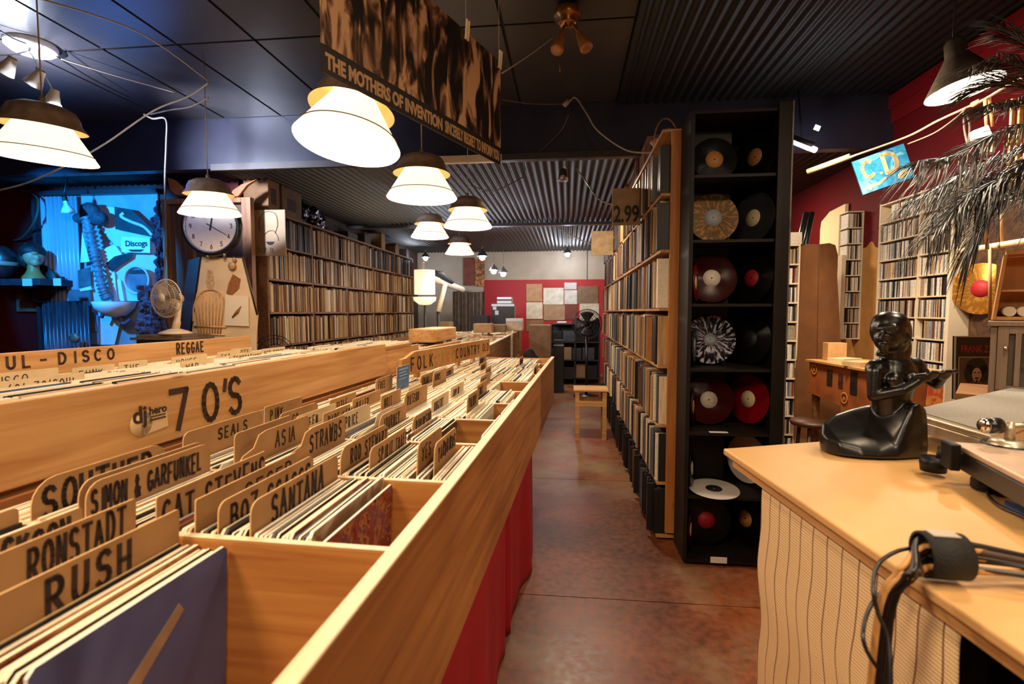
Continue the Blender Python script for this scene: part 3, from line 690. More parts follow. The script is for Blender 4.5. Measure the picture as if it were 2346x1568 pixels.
tag(add('record_sleeves', s3, SL, at=B(-1.6, 4.1, .9)), 'rows of record sleeves in the short middle bin', 'record sleeves', kind='stuff')

# far bins
FB = Matrix.Translation((-0.86, 7.75, 0)) @ Matrix.Rotation(math.radians(1.0), 4, 'Z')
bin4 = thing('record_bin', 'far dark-fronted record bin with a pale corner post, beyond the FOLK board', 'record bin', (-0.95, 7.2, 0))
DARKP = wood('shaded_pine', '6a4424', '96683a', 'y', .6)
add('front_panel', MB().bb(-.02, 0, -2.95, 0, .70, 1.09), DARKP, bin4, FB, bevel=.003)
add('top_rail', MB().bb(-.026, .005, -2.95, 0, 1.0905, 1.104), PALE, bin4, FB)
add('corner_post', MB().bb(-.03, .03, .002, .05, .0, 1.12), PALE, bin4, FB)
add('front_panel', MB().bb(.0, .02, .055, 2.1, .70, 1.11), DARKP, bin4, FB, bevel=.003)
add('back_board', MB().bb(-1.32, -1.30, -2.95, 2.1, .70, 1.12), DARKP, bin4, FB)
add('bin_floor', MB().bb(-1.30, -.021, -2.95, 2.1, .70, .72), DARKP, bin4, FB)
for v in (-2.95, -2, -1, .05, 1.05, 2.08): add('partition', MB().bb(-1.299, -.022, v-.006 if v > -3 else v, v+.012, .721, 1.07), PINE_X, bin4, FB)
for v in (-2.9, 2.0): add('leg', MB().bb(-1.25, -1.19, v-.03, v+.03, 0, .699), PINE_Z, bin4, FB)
s4 = MB()
for v in (-2.8, -2.48, -2.17, -1.8, -1.48, -1.17, -.8, -.48, -.17, .24, .56, .88, 1.24, 1.56, 1.88):
    u = -1.28
    while u < -.04:
        p = pick(); s4.box(FB @ Vector((u, v+.014, .722+.157+R.uniform(0, .03)+(.05 if R.random() < .04 else 0))), (p[2]*1.4, .285, .3135), Matrix.Rotation(.04, 4, 'Y'), mi=p[1]); u += .013
tag(add('record_sleeves', s4, SL, at=(-1.5, 7, .72)), 'rows of record sleeves in the far bins', 'record sleeves', kind='stuff')

# red cloth below the front panel
REDC = mat('red_cloth', '9c0a1a', 0.65, var=0.12, scale=6)
def clo(s, t):
    v = 0.35+2.65*s; z = 0.70*(1-t)+0.012
    f = math.sin(v*9.3+.6)*.5+math.sin(v*21+1)*.25+math.sin(v*5.1)*.5
    dip = -0.16*math.exp(-((v-2.12)/.035)**2)
    return B(-.335+(.024*f+dip)*(0.25+t*.9)-.0*t, v, z)
tag(add('red_curtain', MB().grid(clo, 320, 14), REDC, at=B(-.33, 1.7, 0), solid=.003), 'red cloth hanging below the front panel of the long bin', 'curtain')
# ================================================================ RIGHT AISLE SHELF
SHELFW = wood('shelf_pine', 'a8733c', 'cc9a5e', 'y', 0.55)
UPR = wood('shelf_upright_pine', 'a4602a', 'c4803c', 'z', 0.55)
SX0, SX1 = 0.60, 0.93
RH = 0.377
ZS = [0.035]+[W(1545, y, Y=3.24).z for y in (1109, 976, 839, 706, 571, 440, 292)]
aisle = thing('record_shelf', 'tall pine record shelf along the right of the aisle, packed with records', 'shelf', (0.765, 5.7, 0))
add('end_panel', MB().bb(SX0+.018, SX1, 3.235, 3.262, 0.06, ZS[-1]-.019), UPR, aisle, bevel=.002)
add('back_panel', MB().bb(SX1, SX1+.012, 3.235, 8.15, 0.0, ZS[-1]), DARKP, aisle)
bays = [3.262, 4.07, 4.88, 5.69, 6.50, 7.31, 8.13]
for y in bays[1:]:
    add('upright', MB().bb(SX0+.004, SX1-.001, y-.012, y+.008, 0.02, ZS[-1]-.019), UPR, aisle)
for k, z in enumerate(ZS):
    add('shelf_board', MB().bb(SX0-.034+R.uniform(-.004, .004), SX1-.001, 3.263, 8.10, z-.018, z), SHELFW, aisle, bevel=.002)
# sleeves: spine to the aisle; each is a separate object near the camera
SPM = [mat('spine_tan', 'b58d5c', .6, var=.3, scale=60, stretch=(1, 1, .1)), mat('spine_cream', 'd8bf98', .55, var=.2, scale=60, stretch=(1, 1, .1)),
       mat('spine_brown', '6e4a2e', .6, var=.35, scale=60, stretch=(1, 1, .1)), mat('spine_dark', '2a2423', .45, var=.4, scale=60, stretch=(1, 1, .1)),
       mat('spine_grey', '6f6c6c', .5, var=.3, scale=60, stretch=(1, 1, .1)), mat('spine_slate', '3d4450', .5, var=.3, scale=60, stretch=(1, 1, .1)),
       mat('spine_orange', 'b87830', .55, var=.15, scale=30), mat('spine_red', '6e2c20', .55, var=.25, scale=40), mat('spine_white', 'e6dac4', .5, var=.12, scale=60),
       mat('spine_black', '151314', .45, var=.3, scale=40)]
SIZES = (.012, .018, .026, .036)
def album_mesh(t, m):
    me = bpy.data.meshes.new('record_sleeve'); mb = MB(); mb.bb(-.157, .157, -t/2, t/2, 0, .315)
    bmesh.ops.recalc_face_normals(mb.bm, faces=mb.bm.faces[:]); 
    bmesh.ops.bevel(mb.bm, geom=[e for e in mb.bm.edges], offset=.0012, segments=1, affect='EDGES')
    mb.bm.to_mesh(me); mb.bm.free(); me.materials.append(m); return me
ALB = {(i, t): album_mesh(t, m) for i, m in enumerate(SPM) for t in SIZES}
def fill(sx, side, y0, y1, z, w, label, group, limit_y, smb, sizes=(3, 4, 4, 2), hmax=.315, prot=.03, lean=.02, rev=False, name='record_sleeve', rr=None):
    """side: -1 spines face -x, +1 spines face +x"""
    rr = rr or R; y = y0+.004; n = 0
    while True:
        t = SIZES[rr.choices(range(4), sizes)[0]]
        if y+t > y1-.004: break
        i = rr.choices(range(len(SPM)), w)[0]
        ln = rr.uniform(-.002, .002)
        if rr.random() < .12 and y+t < y1-.03: ln = rr.uniform(.02, .06); y += .31*ln
        hs = rr.uniform(.90, 1.0)
        p = rr.uniform(0, prot)*(-1 if side < 0 else 1)
        if rr.random() < .05: y += .012
        M = Matrix.Translation((sx+p-side*.157, y+t/2, z+.0008+abs(ln)*t*.55)) @ Matrix.Rotation(ln, 4, 'X') @ Matrix.Diagonal((1, 1, hs, 1))
        if y < limit_y:
            link_mesh(name, ALB[(i, t)], M, label, 'record sleeve', group); n += 1
        else:
            smb.box(M @ Vector((0, 0, .1575)), (.314, t*.97, .315), Matrix.Rotation(ln, 4, 'X') @ Matrix.Diagonal((1, 1, hs, 1)), mi=i)
        y += t+.0012
    return n
sm = MB(); ntot = 0
rows_w = [(0, 0, 1, 5, 0, 1, 0, 0, 0, 14), (4, 4, 5, 5, 5, 3, 2, 2, 4, 3), (5, 5, 5, 4, 6, 4, 2, 1, 4, 3), (6, 4, 6, 4, 6, 5, 2, 1, 3, 3), (7, 4, 6, 4, 5, 4, 0, 1, 2, 3), (7, 3, 7, 4, 3, 2, 0, 1, 1, 3), (4, 2, 6, 5, 3, 2, 0, 1, 0, 4)]
for r in range(7):
    for b0, b1 in zip(bays, bays[1:]):
        ntot += fill(SX0-.012, -1, b0+.006, b1-.014, ZS[r], rows_w[r], 'record sleeve, spine out, in the %s row from the floor of the aisle shelf' % ordn[r if r else 0].replace('nearest', 'first'), 'sleeves in row %d of the aisle shelf' % (r+1), 3.52, sm, prot=.045 if r else .07)

tag(add('record_sleeves', sm, SPM, at=(.765, 6, .05)), 'rows of record sleeves in the far bays of the aisle shelf', 'record sleeves', kind='stuff')
# things on top of the aisle shelf
ZT = ZS[-1]
def basket():
    c = W(1512, 345, d=3.65); c.x = .69; t = thing('wicker_basket', 'flared wicker basket with hoop handle on top of the aisle shelf', 'basket', (c.x, c.y, ZT))
    WK = mat('wicker', '9c7248', .7, var=.4, scale=60, bump=.6); 
    add('bowl', MB().lathe([(.06, 0.001), (.075, .02), (.10, .09), (.115, .10), (.108, .10), (.09, .09), (.066, .02), (.05, .012)], (c.x, c.y, ZT), 24, cap=True), WK, t)
    pts = [(c.x, c.y+.10*math.cos(a), ZT+.09+.17*math.sin(a)) for a in [PI*i/14 for i in range(15)]]
    add('handle', MB().tube([(p[0]+(p[1]-c.y)*.9, c.y+(p[1]-c.y)*.4, p[2]) for p in pts], .006, 8), WK, t)
    pts = [(c.x+.02, c.y+.09*math.cos(a), ZT+.09+.10*math.sin(a)) for a in [PI*i/14 for i in range(15)]]
    add('handle', MB().tube([(p[0]+(p[1]-c.y)*.8, c.y+(p[1]-c.y)*.4, p[2]) for p in pts], .004, 8), WK, t)
basket()
BX = [mat('cardboard', '8a6440', .75, var=.15, scale=10), mat('old_card_red', '6a3424', .7, var=.3, scale=12)]
for y, h, w_, m, lb in ((4.25, .20, .24, 1, 'reddish record box upright on the aisle shelf top behind the basket'), (4.62, .30, .3, 0, 'brown cardboard box on the aisle shelf top next to the reddish box'), (5.35, .22, .35, 0, 'low brown cardboard box on the aisle shelf top above the price sign'), (6.1, .30, .4, 0, 'far brown cardboard box on the aisle shelf top')):
    mb = MB(); mb.bb(.63, .92, y-w_/2, y+w_/2, ZT+.001, ZT+h)
    t = thing('cardboard_box', lb, 'box', (.775, y, ZT)); add('carton', mb, BX[m], t, bevel=.003)
    add('lid_flap', MB().prism([(.63, y-w_/2, ZT+h), (.92, y-w_/2, ZT+h), (.90, y-w_/2-.02, ZT+h+.05), (.65, y-w_/2-.02, ZT+h+.05)], (0, .003, 0)), BX[m], t)
for k in range(9):
    y = 3.35+k*.045
    o = link_mesh('record_sleeve', ALB[(R.choice((2, 3, 7, 0)), .026)], Matrix.Translation((.775, 4.80+k*.03, ZT+.001)), 'brown record sleeve standing on top of the aisle shelf between the boxes', 'record sleeve', 'sleeves on the aisle shelf top')
# price signs projecting over the aisle
SIGN = mat('aged_sign_board', '9a7c58', .7, var=.3, scale=12, bump=.2)
def sign(px0, py0, px1, py1, d, lb, text=None):
    a = W(px0, py0, d=d); b = W(px1, py1, d=d); w_ = abs(b.x-a.x); h = a.z-b.z
    t = thing('price_sign', lb, 'sign', ((a.x+b.x)/2, a.y, b.z))
    add('board', MB().bb(a.x, a.x+w_, a.y, a.y+.012, b.z, a.z), SIGN, t, bevel=.002)
    add('bracket', MB().bb(a.x+w_*.5, SX0+.01, a.y+.0125, a.y+.03, a.z-.09, a.z-.06), UPR, t)
    if text:
        fonttext('lettering', text, h*.62, mat('sign_black', '14100e', .6), frame((a.x+.012, a.y-.0015, b.z+.02), (1, 0, 0), (0, 0, 1)), t, width=w_-.025, bold=.004)
    return t
sign(1403, 432, 1467, 516, 3.98, 'weathered board sign reading 2.99 projecting from the aisle shelf', '2.99')
sign(1355, 530, 1405, 585, 6.1, 'small blank brown board projecting from the aisle shelf beyond the price sign')

# ================================================================ BLACK DISPLAY CASE WITH RECORDS
CX0, CX1, CY0, CY1 = .665, 1.185, 2.95, 3.22
CY1 = 3.20
BLK = mat('black_case_paint', '17110e', .55, var=.3, scale=8, bump=.1, spec=.2)
BLKI = mat('black_case_inside', '0a0808', .45, spec=.25)
case = thing('display_case', 'tall narrow black display case of seven compartments showing vinyl records', 'display case', ((CX0+CX1)/2, 3.1, 0))
CD_ = 3.45; CTOP = W(1650, 254, Y=2.98).z
add('side_panel', MB().bb(CX0, CX0+.022, CY0, CY1, 0.02, CTOP), BLK, case, bevel=.002)
add('side_panel', MB().bb(CX1-.022, CX1, CY0, CD_, 0.02, CTOP+.02), BLK, case, bevel=.002)
add('back_panel', MB().bb(.945, CX1-.023, CD_-.012, CD_, 0.02, CTOP).bb(CX0+.023, .945, CY1+.002, CY1+.012, .02, CTOP).bb(.945, .957, CY1+.013, CD_-.013, .02, CTOP), BLKI, case)
add('face_frame', MB().bb(CX1-.07, CX1-.0, CY0-.015, CY0-.001, 0.02, CTOP+.02), BLK, case, bevel=.002)
add('metal_edge', MB().bb(CX1-.004, CX1+.004, CY0-.021, CY0-.016, .3, CTOP+.02), mat('worn_edge', '5c5046', .5, metal=.3, var=.5, scale=9), case)
CZ = [0.03]+[W(1650, y, Y=2.98).z for y in (1137, 992, 846, 698, 552, 404, 258)]
for k, z in enumerate(CZ):
    add('shelf_board', MB().bb(CX0+.023, CX1-.023, CY0+.002, CY1, z-.012, z+.004).bb(.958, CX1-.023, CY1+.013, CD_-.013, z-.012, z+.004), BLK, case)
VIN = mat('vinyl_black', '0c0b0c', .22, spec=.7)
def groove(name, c, c2=None, rough=.25, metal=0., streak=False):
    m = bpy.data.materials.new(name); m.use_nodes = True; nt = m.node_tree; N = nt.nodes; L = nt.links; b = N['Principled BSDF']
    b.inputs['Roughness'].default_value = rough; b.inputs['Metallic'].default_value = metal; b.inputs['Specular IOR Level'].default_value = .22
    tc = N.new('ShaderNodeTexCoord'); ln = N.new('ShaderNodeVectorMath'); ln.operation = 'LENGTH'
    sp = N.new('ShaderNodeSeparateXYZ'); L.new(tc.outputs['Object'], sp.inputs[0]); cb = N.new('ShaderNodeCombineXYZ'); L.new(sp.outputs[0], cb.inputs[0]); L.new(sp.outputs[1], cb.inputs[1])
    L.new(cb.outputs[0], ln.inputs[0]); w = N.new('ShaderNodeMath'); w.operation = 'SINE'; mu = N.new('ShaderNodeMath'); mu.operation = 'MULTIPLY'; mu.inputs[1].default_value = 2600
    L.new(ln.outputs['Value'], mu.inputs[0]); L.new(mu.outputs[0], w.inputs[0]); bp = N.new('ShaderNodeBump'); bp.inputs['Strength'].default_value = .25; bp.inputs['Distance'].default_value = .0006
    L.new(w.outputs[0], bp.inputs['Height']); L.new(bp.outputs[0], b.inputs['Normal'])
    b.inputs['Base Color'].default_value = (*lin(c), 1)
    if streak:   # splatter of pale rays in the vinyl; on gold discs they paint glints
        gr = N.new('ShaderNodeTexGradient'); gr.gradient_type = 'RADIAL'; L.new(tc.outputs['Object'], gr.inputs[0])
        m1 = N.new('ShaderNodeCombineXYZ'); g2 = N.new('ShaderNodeMath'); g2.operation = 'MULTIPLY'; g2.inputs[1].default_value = 26; L.new(gr.outputs['Fac'], g2.inputs[0]); L.new(g2.outputs[0], m1.inputs[0])
        l2 = N.new('ShaderNodeMath'); l2.operation = 'MULTIPLY'; l2.inputs[1].default_value = 14; L.new(ln.outputs['Value'], l2.inputs[0]); L.new(l2.outputs[0], m1.inputs[1])
        nz = N.new('ShaderNodeTexNoise'); nz.inputs['Scale'].default_value = 1.7; nz.inputs['Detail'].default_value = 4; L.new(m1.outputs[0], nz.inputs['Vector'])
        cr = N.new('ShaderNodeValToRGB'); cr.color_ramp.elements[0].position = .50; cr.color_ramp.elements[0].color = (*lin(c), 1); cr.color_ramp.elements[1].position = .60; cr.color_ramp.elements[1].color = (*lin(c2), 1)
        L.new(nz.outputs['Fac'], cr.inputs[0]); L.new(cr.outputs[0], b.inputs['Base Color'])
    return m
GB = groove('vinyl_grooved_black', '0d0c0d'); GR = groove('vinyl_red', '7a0814', rough=.2); GDR = groove('vinyl_dark_red', '320506', rough=.18); GG = groove('vinyl_gold', '46321a', '6e4e26', rough=.34, metal=.5, streak=True); GG2 = groove('vinyl_gold_bright', 'a06e2c', 'c89248', rough=.30, metal=.6, streak=True)
GW = groove('vinyl_white', 'c8beb4', rough=.35); GS = groove('vinyl_splatter', '0c0b12', 'b8b4c8', streak=True); GGR = groove('vinyl_grey', '2c2b2e', rough=.35)
LBL = {k: mat('label_'+k, c, .6, var=.12, scale=80) for k, c in (('orange', 'b07840'), ('white', 'c8beb0'), ('cream', 'd8c49c'), ('red', 'a01822'), ('black', '181414'), ('ring', '8a9098'))}
def vinyl(loc, nrm, r, gm, lb, label, name='vinyl_record', lr=.05, rot=0):
    nrm = Vector(nrm).normalized(); xd = Vector((0, 0, 1)).cross(nrm) if abs(nrm.z) < .95 else Vector((1, 0, 0)); xd.normalize()
    M = frame(loc, xd, nrm.cross(xd))
    t = bpy.data.objects.new(name, None); COL.objects.link(t); t.matrix_basis = M; tag(t, label, 'vinyl record')
    add('disc', MB().lathe([(.004, .0006), (r-.004, .0012), (r, 0), (r-.004, -.0012), (.004, -.0006)], n=56, cap=True), gm, t, M)
    add('centre_label', MB().lathe([(.0045, .0014), (lr, .0014), (lr, .0006)], n=32), lb, t, M)
    return t
def stands(z, y, x, lean=.12, r=.145): return (x, y+.02, z+.004+r), (0, -1, lean)
data = [  # compartment from the top: centre disc material, label, text
    (6, GB, 'orange', 'black record with orange label alone in the top compartment of the black case', .13),
    (5, GG, 'ring', 'gold-sheened record with dark ringed centre, second compartment from the top of the case', .150),
    (4, GDR, 'white', 'dark red record with white label, third compartment from the top of the case', .150),
    (3, GS, 'ring', 'black record splattered with pale rays in the middle compartment of the case', .150),
    (2, GDR, 'white', 'dark translucent red record with pale label, fifth compartment from the top', .150),
    (0, GB, 'red', 'black record with red label in the bottom compartment of the case', .15)]
for k, gm, lb, txt, r in data:
    z = CZ[k]+.005
    r = min(r, .147); vinyl((.845, CY1-.045, z+r+.006), (0, -1, .14), r, gm, LBL[lb], txt, lr=.05 if k != 3 else .035)
sd = [(6, GB, 'orange', 'black record with orange label turned sideways in the top compartment'), (5, GGR, 'cream', 'grey record with cream label leaning on the right wall, second compartment'),
      (4, GB, 'red', 'black record with red label leaning on the right wall, third compartment'), (3, GB, 'black', 'plain black record leaning on the right wall of the middle compartment'),
      (2, GR, 'cream', 'bright red record with cream label leaning on the right wall, fifth compartment'), (1, GW, 'white', 'white record leaning on the right wall above the counter edge'),
      (0, GB, 'orange', 'black record with orange label leaning on the right wall of the bottom compartment')]
for k, gm, lb, txt in sd:
    vinyl((1.085, 3.20, CZ[k]+.16), (-.86, -.52, .06), .148, gm, LBL[lb], txt, lr=.05)
for k, gm, lb, txt in [(4, GR, 'cream', 'bright red record turned edge-on at the left wall, third compartment'), (3, GB, 'ring', 'black record with pale label edge-on at the left wall of the middle compartment'), (2, GB, 'orange', 'dark record with dull label edge-on at the left wall, fifth compartment'), (1, GB, 'cream', 'black record with cream label edge-on at the left wall, sixth compartment'), (0, GDR, 'cream', 'dark red record edge-on at the left wall of the bottom compartment')]:
    vinyl((.705, 3.085, CZ[k]+.125), (.55, -.83, .06), .115, gm, LBL[lb], txt, lr=.04) if False else vinyl((.740, 3.085, CZ[k]+.125), (.93, -.37, .04), .105, gm, LBL[lb], txt, lr=.04)
vinyl((.855, 3.045, CZ[1]+.02), (0.0, -.10, 1), .142, GW, LBL['black'], 'white record with black centre lying tilted in the sixth compartment', lr=.046)
single('price_card', MB().bb(.815, .905, CY0-.014, CY0-.011, .028, .062), mat('paper_white', 'd8d4cc', .6), 'small white card on the lower front edge of the black case', 'card', (.86, CY0-.012, .03))
single('price_card', MB().bb(.80, .90, CY0+.002, CY0+.03, CZ[2]+.005, CZ[2]+.008), mat('paper_white', 'd8d4cc', .6), 'small white card lying on the shelf under the fifth compartment', 'card', (.85, CY0+.01, CZ[2]))

# ================================================================ LEFT WALL OF RECORDS
LX = -3.16
lsh = thing('record_shelf', 'long wall of brown record shelving on the left under the dark ceiling', 'shelf', (LX-.17, 7.7, 0))
LZ = [1.45+(-.36*4)+.36*k for k in range(8)]   # floor row .. top
LW = wood('brown_shelf_wood', '6e4c30', '94694a', 'y', .6)
by = [5.16, 6.13, 7.13, 8.15, 9.2, 10.3]
for y in by: add('upright', MB().bb(LX-.34, LX, y-.012, y+.012, .0, LZ[-1]), LW, lsh)
for z in LZ[:-1]+[LZ[-1]]:
    for y0, y1 in zip(by, by[1:]): add('shelf_board', MB().bb(LX-.34, LX+.006, y0+.0125, y1-.0125, z-.022, z), LW, lsh)
add('back_panel', MB().bb(LX-.355, LX-.341, 5.16, 10.3, 0, LZ[-1]), DARKP, lsh)
sm = MB(); nl = 0
lw = {7: None, 6: (2, 0, 2, 8, 3, 3, 0, 1, 1, 5), 5: (7, 5, 8, 1, 0, 0, 0, 1, 1, 1), 4: (9, 3, 8, 1, 0, 0, 0, 1, 1, 1), 3: (8, 4, 6, 2, 1, 0, 0, 1, 2, 1), 2: (8, 4, 6, 2, 1, 0, 0, 1, 1, 2), 1: (5, 3, 6, 3, 1, 0, 0, 1, 1, 3)}
rl = random.Random(11)
for r in range(1, 7):
    z = LZ[r]
    for bi, (b0, b1) in enumerate(zip(by, by[1:])):
        wts = lw[r]
        if r == 6 and bi in (1, 2): wts = lw[5]
        nl += fill(LX+.002, 1, b0+.012, b1-.012, z, wts, None, None, 0, sm, sizes=(6, 4, 2, 0), prot=.02, rr=rl, lean=.03)

tag(add('record_sleeves', sm, SPM, at=(LX, 7, .05)), 'rows of brown record sleeves filling the further bays of the left shelving', 'record sleeves', kind='stuff')
# things on top of the left shelving
ZT2 = LZ[-1]+.001
def on(px, py): return W(px, py, X=LX-.17)
for px0, px1, h, lb, m in ((585, 612, .42, 'tall brown carton on top of the left shelving next to the wooden cabinet', BX[0]), (618, 664, .36, 'greyish carton printed with a dark mark, on top of the left shelving', mat('old_grey_card', '6e5a48', .75, var=.25, scale=12))):
    a, b = on(px0, 480), on(px1, 480)
    t = thing('cardboard_box', lb, 'box', (LX-.17, (a.y+b.y)/2, ZT2)); y0, y1 = sorted((a.y, b.y))
    y0 = max(y0, 5.15)
    add('carton', MB().bb(LX-.30, LX-.02, y0, y1, ZT2, ZT2+h), m, t, bevel=.003)
    add('dark_print', MB().bb(LX-.0195, LX-.018, y0+.25*(y1-y0), y0+.7*(y1-y0), ZT2+.08, ZT2+h*.6), mat('print_brown', '3a2618', .7), t)
# crumpled foil bag
def foil():
    c = on(705, 500); c.z = ZT2
    bm = bmesh.new(); bmesh.ops.create_icosphere(bm, subdivisions=5, radius=1)
    from mathutils import noise
    for v in bm.verts:
        p = v.co.copy(); n = noise.noise(p*2.5)*.30+noise.noise(p*6)*.22+noise.noise(p*14)*.10
        v.co = Vector((p.x*.15, p.y*.30, p.z*.20+.06))*(1+n)
        v.co.z = max(v.co.z, 0)+.004
    mb = MB(); mb.bm.free(); mb.bm = bm; bm.transform(Matrix.Translation((c.x, c.y, ZT2)))
    single('foil_bag', mb, mat('dark_foil', '5a5868', .22, metal=.9, var=.5, scale=9), 'crumpled shiny foil bag on top of the left shelving', 'bag', (c.x, c.y, ZT2))
foil()
TOPI = [(790, .10, .35, 'flat black case'), (825, .16, .25, 'dark grey speaker box'), (862, .28, .18, 'brown upright box'), (898, .22, .22, 'round-topped brown box'), (925, .14, .14, 'small pale bottle shape'), (940, .18, .16, 'grey lumpy parcel')]
for px, h, w_, lb in TOPI:
    c = on(px, 560); c.y = min(c.y, 10.1); t_ = mat('top_'+lb.split()[0], {'flat': '2a2728', 'dark': '3a3838', 'brown': '8a6a48', 'round-topped': '8a5a34', 'small': 'b0a08a', 'grey': '6a6660'}[lb.split()[0]], .6, var=.2)
    mb = MB()
    if 'round' in lb: mb.prism([(-.1, w_/2*math.cos(PI*i/10), h*.5+h*.5*math.sin(PI*i/10)) for i in range(11)]+[(-.1, -w_/2, 0), (-.1, w_/2, 0)], (.2, 0, 0)); mb.bm.transform(Matrix.Translation((c.x, c.y, ZT2)))
    elif 'bottle' in lb: mb.lathe([(.05, 0), (.05, .09), (.02, .12), (.02, .15)], (c.x, c.y, ZT2), 16, cap=True)
    else: mb.bb(c.x-.11, c.x+.13, c.y-w_/2, c.y+w_/2, ZT2, ZT2+h)
    single('stored_'+('case' if 'case' in lb else 'box' if 'box' in lb else 'bottle' if 'bottle' in lb else 'parcel'), mb, t_, lb+' on top of the far left shelving', lb.split()[-1] if 'shape' not in lb else 'bottle', (c.x, c.y, ZT2), bevel=.004)
# ================================================================ PENDANT LAMPS
def shade_mat():
    m = bpy.data.materials.new('glowing_paper_shade'); m.use_nodes = True; nt = m.node_tree; N = nt.nodes; L = nt.links
    b = N['Principled BSDF']; b.inputs['Base Color'].default_value = (*lin('fff2dc'), 1); b.inputs['Roughness'].default_value = .7
    b.inputs['Emission Color'].default_value = (*lin('ffe8c6'), 1); b.inputs['Emission Strength'].default_value = 1.5
    return m
SHADE = shade_mat()
BULB = mat('lit_bulb', 'fff4e0', .4, emit=9, emcol='ffe6bc')
CAPB = mat('bronze_dome', '8a7260', .42, metal=.25, var=.3, scale=20)
CAPI = mat('dome_inside_cream', 'e0b478', .55)
WIRE = mat('shade_wire', '6a5038', .5)
CORDM = mat('pale_cord', 'b0a08c', .6); CORDD = mat('brown_cord', '5a4a3c', .6)
def pendant(px, py, d, label, tilt=(0, 0), power=24, ceil=3.298, s=1.0, cord_to=None):
    """px, py, d: centre of the shade's rim"""
    c = W(px, py, d=d); t = thing('pendant_lamp', label, 'pendant lamp', c)
    T = Matrix.Translation(c) @ Matrix.Rotation(tilt[0], 4, 'Y') @ Matrix.Rotation(tilt[1], 4, 'X')
    H = .205*s; rb, rt = .208*s, .080*s
    # conical shade with its inside
    add('shade', MB().lathe([(rb, 0), (rb+.003, .004), (rt+.003, H), (rt, H), (rb-.004, .003)], n=48), SHADE, t, T)
    add('shade_wire', MB().tube([T.inverted() @ (T @ Vector(((rb-.019)*math.cos(2*PI*k/48)*1.02, (rb-.019)*math.sin(2*PI*k/48)*1.02, .036))) for k in range(49)], .0022, 6, cap=False), WIRE, t, T)
    add('dome', MB().lathe([(.172*s, H-.060), (.147*s, H-.030), (.143*s, H-.005), (.126*s, H+.028), (.085*s, H+.048), (.02*s, H+.056), (.001, H+.056)], n=48), CAPB, t, T)
    add('dome_lining', MB().lathe([(.170*s, H-.061), (.144*s, H-.032), (.139*s, H-.006), (.122*s, H+.024), (.083*s, H+.043), (.001, H+.050)], n=48), CAPI, t, T)
    add('socket', MB().cyl((0, 0, H+.055), (0, 0, H+.085), .016, .012, 12), CAPB, t, T)
    add('bulb', MB().ball((0, 0, .12*s), (.032, .032, .042), n=10), BULB, t, T)
    top = T @ Vector((0, 0, H+.085)); tp = cord_to or (top.x, top.y, ceil)
    add('cord', MB().tube([top, tp], .0035 if d > 2.3 else .003, 6), CORDM, t)
    lp = T @ Vector((0, 0, .045*s))
    lamp('pendant_light', 'POINT', lp, power, WARM, .04)
    return t
pendant(796, 332, 2.08, 'largest cone-shaped pendant lamp, hanging just under the band poster', (math.radians(5), math.radians(-9)), power=34)
pendant(967, 455, 3.10, 'second cone-shaped pendant lamp, directly below the band poster corner', power=26)
pendant(1072, 521, 4.45, 'third cone-shaped pendant lamp in the row over the bins', power=26)
pendant(985, 544, 5.75, 'lower-left cone-shaped pendant lamp of the far pair', ceil=2.84, power=26, s=1.0)
pendant(1053, 582, 7.5, 'smallest far cone-shaped pendant lamp in the row', ceil=2.84, power=26)
pendant(482, 492, 3.85, 'cone-shaped pendant lamp hanging in front of the wall clock', (0, math.radians(3)), power=16)
pendant(102, 366, 2.48, 'cone-shaped pendant lamp at the left picture edge below the spot cluster', (math.radians(5), math.radians(4)), power=20)
# further lamps towards the back: bare small lamps
def bare(px, py, d, label, power=10, color=COOL, r=.05, ceil=2.84, strength=60):
    c = W(px, py, d=d); t = thing('ceiling_bulb', label, 'bulb', c)
    add('bulb', MB().ball(c, r, n=8), mat('cold_lit_bulb', 'ffffff', .4, emit=strength, emcol='dfe8ff'), t)
    add('reflector', MB().lathe([(r*1.9, r*.4), (r*1.3, r*1.4), (r*.5, r*2.2), (r*.2, r*3)], c, 16), mat('lamp_metal', '8a8a90', .3, metal=.8), t)
    add('cord', MB().tube([c+Vector((0, 0, r*3)), (c.x, c.y, ceil)], .004, 6), CORDD, t)
    lamp('bulb_light', 'POINT', c-Vector((0, 0, r*1.6)), power, color, .04)
bare(1105, 590, 8.8, 'bright bare bulb below the last pendant lamp, far row', 12)
bare(1131, 622, 9.6, 'left bright bulb of the close pair near the back wall', 10)
bare(1153, 628, 9.7, 'right bright bulb of the close pair near the back wall', 10)
bare(1300, 583, 11.2, 'bright bulb high against the white band of the back wall', 14)
bare(975, 592, 11.2, 'bright bulb at the top left corner of the back wall', 10)
